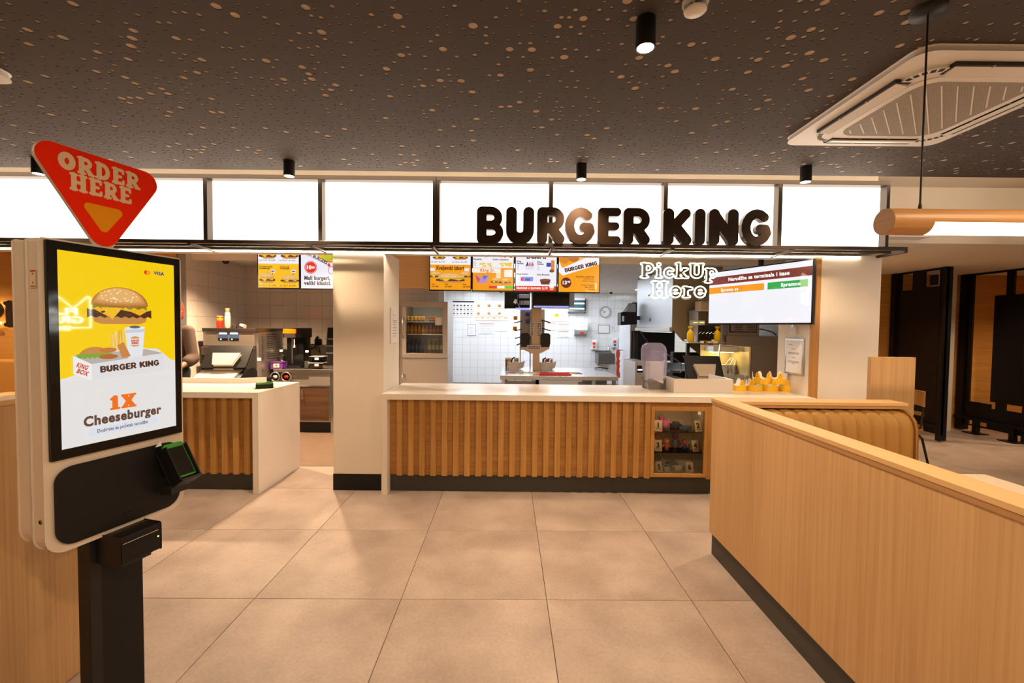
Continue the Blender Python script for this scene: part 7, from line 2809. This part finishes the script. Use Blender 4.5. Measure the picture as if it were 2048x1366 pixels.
MB().tube([(vx1, YT + .2, zt_ + .10), (vx1 + .12, YT + .15, zt_ + .10), (vx1 + .25, YT + .12, zt_ + .06), (vx1 + .30, YT + .1, zt_ + .012)], .008, 6).build('cord', 'cable_black', t)
# shelf with yellow bottles
YB = 5.92
ss = thing('sauce_shelf', 'tilted steel shelf with black trays and small displays beside the hood', 'shelf', (at(1415, 690, YB).x, YB + .1, 0))
q = rect(1377, 675, 1452, 684, YB)
bxo('lower_board', 'steel', q[0], q[1], YB, YB + .35, q[2] - .02, q[2] + .0, ss, .003)
q2 = rect(1395, 640, 1440, 672, YB + .1)
bxo('tray_rack', 'black_plastic', q2[0], q2[1], YB + .12, YB + .34, q2[2], q2[3] - .08, ss)
bxo('rack_side', 'steel_satin', q2[0] - .02, q2[0], YB + .08, YB + .35, q[2], q2[3] + .12, ss)
bxo('rack_side', 'steel_satin', q2[1], q2[1] + .02, YB + .08, YB + .35, q[2], q2[3] + .12, ss)
bxo('top_board', 'steel', q2[0] - .04, q2[1] + .02, YB + .06, YB + .35, q2[3] + .12, q2[3] + .135, ss)
emit('lcd_green', (.75, .9, .12), 1.0)
for k, (px, py) in enumerate(((1391, 645), (1404, 645))):
    a = at(px, py, YB + .08)
    bxo('display', 'lcd_green', a.x - .03, a.x + .03, YB + .075, YB + .08, a.z - .007, a.z + .007, ss)
bxo('display_rail', 'steel', at(1386, 645, YB).x, at(1415, 645, YB).x, YB + .081, YB + .10, at(1400, 650, YB + .08).z, at(1400, 641, YB + .08).z, ss)
for k in range(6):
    x = q2[0] + .02 + k * .05
    MB().tube([(x, YB + .11, q2[2] + .03), (x + .035, YB + .105, q2[2] + .055)], .006, 6).build('handle', 'steel_bright', ss)
bxo('post', 'dark_metal', at(1432, 730, YB).x, at(1432, 730, YB).x + .05, YB + .2, YB + .25, 0, q[2] - .02, ss)
bxo('post', 'dark_metal', at(1385, 730, YB).x, at(1385, 730, YB).x + .04, YB + .2, YB + .25, 0, q[2] - .02, ss)
for k, (px, lb) in enumerate(((1381, 'left'), (1435, 'right'))):
    a = at(px, 680, YB + .05)
    t = thing('sauce_bottle', 'yellow wrapped sauce bottle at the %s end of the tilted shelf' % lb, 'bottle', (a.x, YB + .06, q[2] + .0005), 0, 'yellow wrapped bottles')
    MB().lathe([(.040, 0), (.045, .01), (.045, .11), (.036, .14), (.016, .165), (.016, .175)], n=18).build('body', 'yellow_plastic', t, local=True)
    MB().lathe([(.016, .172), (.030, .195), (.036, .215), (.022, .205), (.0001, .18)], n=12).build('gathered_top', 'yellow_plastic', t, local=True)
    t2 = thing('paper_ball', 'crumpled white paper in front of the %s yellow bottle' % lb, 'paper', (a.x - .075, YB + .03, q[2] + .0005), 0, 'crumpled papers')
    mb = MB()
    mb.ball((0, 0, .016), .024, .02, .017, n=9, m=6)
    rr = random.Random(k)
    mb.v = [(x + rr.uniform(-.004, .004), y + rr.uniform(-.004, .004), z) for x, y, z in mb.v]
    mb.build('ball', 'paper_white', t2, local=True)
a = at(1415, 679, YB)
pr = Print(.0006)
pr.rect(-.10, -.015, .14, .018, 'E8E0D0').lay().rect(-.05, -.012, -.02, .012, '2A2430').rect(-.02, -.012, .01, .012, 'D84A5A').rect(-.05, .010, .10, .018, 'D8C030').rect(.03, -.010, .08, .006, '9AB0A8')
pr.build('label_strip', 'paper_print', ss, Matrix.Translation((a.x, YB - .001, q[2] - .004)))
bx_ = thing('carton', 'small cardboard carton on top of the tray rack', 'box', (at(1408, 610, YB + .2).x, YB + .2, q2[3] + .1355))
bxo('box_body', 'card_brown' if mat('card_brown', (.62, .42, .26), .8) else None, at(1402, 610, YB + .1).x, at(1418, 610, YB + .1).x, YB + .1, YB + .3, q2[3] + .1355, q2[3] + .26, bx_, .002)
bxo('flap', 'card_brown', at(1402, 610, YB + .1).x, at(1418, 610, YB + .1).x, YB + .08, YB + .1, q2[3] + .25, q2[3] + .26, bx_)

# emergency dome and pendants under the kitchen ceiling
for px, py, lb in ((1222, 589, 'small black dome camera on the kitchen ceiling near the clock'), (1002, 587, 'small black dome camera on the kitchen ceiling left of the monitors')):
    c = at(px, py, 10.6)
    t = thing('dome_camera', lb, 'camera', (c.x, 10.6, 2.42))
    MB().lathe([(.055, 0), (.055, -.03), (.045, -.04)], n=20).build('housing', 'white_plastic', t, local=True)
    MB().lathe([(.044, -.038), (.036, -.07), (.0001, -.085)], n=20).build('dome', 'black_gloss', t, local=True)


# ================================================================ PERSON AT THE TILL
def sdf_mesh(prims, res=.006, k=.02):
    """smooth union of tapered capsules [(p, q, r_p, r_q)] -> one closed surface (surface nets)"""
    P = np.array([list(a[0]) for a in prims] + [list(a[1]) for a in prims])
    R = max(max(a[2], a[3]) for a in prims)
    lo, hi = P.min(0) - R - 4 * res, P.max(0) + R + 4 * res
    n = np.ceil((hi - lo) / res).astype(int) + 1
    D = np.full(n, 0.2, np.float32)
    ax = [lo[i] + res * np.arange(n[i]) for i in range(3)]
    for p, q, r0, r1 in prims:
        p, q = np.array(p, float), np.array(q, float)
        m = max(r0, r1) + .06
        i0 = np.maximum(((np.minimum(p, q) - m - lo) / res).astype(int), 0)
        i1 = np.minimum(((np.maximum(p, q) + m - lo) / res).astype(int) + 2, n)
        gx, gy, gz = np.meshgrid(*[ax[i][i0[i]:i1[i]] for i in range(3)], indexing='ij')
        d = q - p
        L = d @ d + 1e-12
        t = np.clip(((gx - p[0]) * d[0] + (gy - p[1]) * d[1] + (gz - p[2]) * d[2]) / L, 0, 1)
        v = np.sqrt((gx - p[0] - t * d[0]) ** 2 + (gy - p[1] - t * d[1]) ** 2 + (gz - p[2] - t * d[2]) ** 2) - (r0 + (r1 - r0) * t)
        sl = tuple(slice(i0[i], i1[i]) for i in range(3))
        o = D[sl]
        h = np.clip(.5 + .5 * (o - v) / k, 0, 1)
        D[sl] = o * (1 - h) + v * h - k * h * (1 - h)
    S = D < 0
    c = np.zeros(tuple(n - 1), np.int8)
    for a in (0, 1):
        for b in (0, 1):
            for e in (0, 1):
                c += S[a:n[0] - 1 + a, b:n[1] - 1 + b, e:n[2] - 1 + e]
    act = np.argwhere((c > 0) & (c < 8))
    idx = -np.ones(c.shape, np.int64)
    idx[tuple(act.T)] = np.arange(len(act))
    acc = np.zeros((len(act), 3))
    cnt = np.zeros(len(act))
    corners = [(a, b, e) for a in (0, 1) for b in (0, 1) for e in (0, 1)]
    for u in corners:
        for w in range(3):
            if u[w] == 0:
                v2 = list(u)
                v2[w] = 1
                A = D[tuple((act + u).T)]
                B = D[tuple((act + v2).T)]
                m = (A < 0) != (B < 0)
                t = np.where(m, A / np.where(m, A - B, 1), 0)
                pos = np.array(u)[None, :].repeat(len(act), 0).astype(float)
                pos[:, w] += t
                acc[m] += pos[m]
                cnt[m] += 1
    V = lo + res * (act + acc / cnt[:, None])
    F = []
    for w in range(3):
        o1, o2 = [(1, 2), (2, 0), (0, 1)][w]
        sh = [slice(None)] * 3
        a_ = S[tuple(slice(0, -1) if i == w else slice(1, -1) for i in range(3))]
        b_ = S[tuple(slice(1, None) if i == w else slice(1, -1) for i in range(3))]
        e = np.argwhere(a_ != b_)
        inside = a_[tuple(e.T)]
        base = e.copy()
        for i in range(3):
            if i != w:
                base[:, i] += 1
        def cell(d1, d2):
            q = base.copy()
            q[:, o1] -= d1
            q[:, o2] -= d2
            return idx[tuple(q.T)]
        Q = np.stack([cell(1, 1), cell(0, 1), cell(0, 0), cell(1, 0)], 1)
        Q[~inside] = Q[~inside][:, ::-1]
        F.append(Q)
    F = np.concatenate(F)
    F = F[(F >= 0).all(1)]
    return [tuple(p) for p in V], [tuple(int(i) for i in f) for f in F]


PB = (-3.885, 4.93, .003)
pe = thing('person', 'person in a brown shirt standing behind the till counter, one arm showing beside the kiosk', 'person', PB)


def mir(p, s):
    return (p[0] * s, p[1], p[2])


sh_, el, wr = (.180, .0, 1.415), (.242, -.02, 1.10), (.235, -.235, 1.000)
body = [((0, 0, .98), (0, 0, 1.10), .115, .105), ((0, 0, 1.10), (0, .0, 1.34), .105, .125), ((-.10, 0, 1.38), (.10, 0, 1.38), .075, .075),
        ((0, .01, 1.42), (0, 0, 1.56), .052, .048), ((0, -.005, 1.63), (0, -.015, 1.655), .088, .090), ((0, -.03, 1.57), (0, -.035, 1.60), .055, .065),
        ((0, -.103, 1.625), (0, -.118, 1.600), .010, .015), ((-.018, -.088, 1.562), (.018, -.088, 1.562), .011, .011)]
for s in (-1, 1):
    body += [(mir((.085, 0, .94), s), mir((.095, -.01, .52), s), .082, .052), (mir((.095, -.01, .50), s), mir((.095, .02, .10), s), .050, .036),
             (mir((.095, .03, .05), s), mir((.105, -.13, .035), s), .036, .030), (mir((.088, .005, 1.60), s), mir((.092, .012, 1.635), s), .012, .014),
             (mir(sh_, s), mir(el, s), .050, .038), (mir(el, s), mir(wr, s), .037, .026)]
    # hand, palm down, fingers forward and bent
    hx, hy, hz = mir(wr, s)
    body += [((hx, hy, hz), (hx - s * .005, hy - .055, hz - .008), .024, .026), ((hx - s * .018, hy - .06, hz - .008), (hx + s * .022, hy - .06, hz - .008), .015, .014)]
    for f_, (dx, l) in enumerate(((-.030, .068), (-.010, .078), (.010, .074), (.029, .058))):
        a = (hx + s * dx, hy - .070, hz - .010)
        b = (hx + s * dx * 1.15, hy - .070 - l * .55, hz - .014)
        c = (hx + s * dx * 1.2, hy - .070 - l * .92, hz - .032)
        body += [(a, b, .0095, .0088), (b, c, .0088, .0078)]
    a = (hx - s * .022, hy - .02, hz - .012)
    b = (hx - s * .050, hy - .055, hz - .018)
    c = (hx - s * .052, hy - .088, hz - .022)
    body += [(a, b, .014, .011), (b, c, .010, .009)]
v, f = sdf_mesh(body, .006, .014)
MB().add(v, f, smooth=True).build('body', 'skin', pe, local=True)
shirt = [((-.03, 0, .90), (.03, 0, .90), .128, .128), ((0, 0, .95), (0, 0, 1.12), .128, .124), ((0, 0, 1.12), (0, 0, 1.34), .124, .142), ((-.12, 0, 1.385), (.12, 0, 1.385), .082, .082), ((0, .015, 1.42), (0, .012, 1.475), .070, .062)]
for s in (-1, 1):
    shirt += [(mir(sh_, s), mir(el, s), .064, .058), (mir(el, s), mir((.24, -.075, 1.075), s), .058, .055), (mir((.241, -.062, 1.08), s), mir((.240, -.085, 1.07), s), .060, .060)]
v, f = sdf_mesh(shirt, .008, .03)
MB().add(v, f, smooth=True).build('shirt', 'shirt_brown', pe, local=True)
tro = []
for s in (-1, 1):
    tro += [(mir((.075, 0, .95), s), mir((.095, -.01, .52), s), .105, .072), (mir((.095, -.01, .52), s), mir((.095, .02, .10), s), .072, .060)]
v, f = sdf_mesh(tro, .010, .03)
MB().add(v, f, smooth=True).build('trousers', 'trousers', pe, local=True)
cap = [((0, .022, 1.675), (0, .015, 1.70), .096, .094), ((0, .055, 1.60), (0, .05, 1.65), .078, .080)]
v, f = sdf_mesh(cap, .008, .02)
MB().add(v, f, smooth=True).build('red_cap', 'red_plastic', pe, local=True)
MB().prism([(-.07, -.10), (-.05, -.155), (.05, -.155), (.07, -.10)], 1.705, 1.712, 'z').build('cap_peak', 'red_plastic', pe, local=True, bev=.003)
hair = [((0, .025, 1.66), (0, .015, 1.69), .088, .088), ((0, .055, 1.60), (0, .05, 1.64), .062, .070)]
v, f = sdf_mesh(hair, .008, .02)
MB().add(v, f, smooth=True).build('hair', 'hair_black', pe, local=True)
for s in (-1, 1):
    MB().ball((s * .033, -.090, 1.640), .0115).build('eye', 'paper_white', pe, local=True)
    MB().ball((s * .033, -.0985, 1.640), .0055).build('pupil', 'hair_black', pe, local=True)
    MB().rbox(s * .10 - .045, s * .10 + .045, -.17, .08, 0, .085, .03, 'z').build('shoe', 'black_plastic', pe, local=True, bev=.02, seg=3)

# ================================================================ NEON SIGN ON THE RIGHT-HAND WALL (the kiosk's glass mirrors it)
NX = 4.69
n2 = thing('neon_sign', 'white neon sign reading Flame Grilled on the right-hand wall', 'sign', (NX - .02, 2.69, 1.45), -pi / 2)
emit('neon_white', (1.0, .97, .92), 34.0)
# local frame: x runs along the wall towards the viewer, -y into the room
k = MB()
k.tube([(-.20, 0, -.02), (-.40, 0, -.02), (-.40, 0, .39), (-.38, 0, .41), (-.23, 0, .24), (-.07, 0, .41), (.08, 0, .24), (.24, 0, .41), (.40, 0, .24), (.40, 0, -.02), (.22, 0, -.02)], .006, 6)
k.build('neon_outline', 'neon_white', n2, local=True)
P_ = Print(.004)
P_.text('FLAME', 0, .155, .125, 'FFFFFF', False, 'c', width=.56).text('GRILLED', 0, .045, .125, 'FFFFFF', False, 'c', width=.66).text('SINCE 1954', 0, -.055, .085, 'FFFFFF', False, 'c', width=.40)
P_.mb.c = [None] * len(P_.mb.c)
P_.build('neon_letters', 'neon_white', n2, PM[n2])
MB().box(-.45, .45, .012, .018, -.10, .46).build('acrylic_sheet', 'thin_glass', n2, local=True)
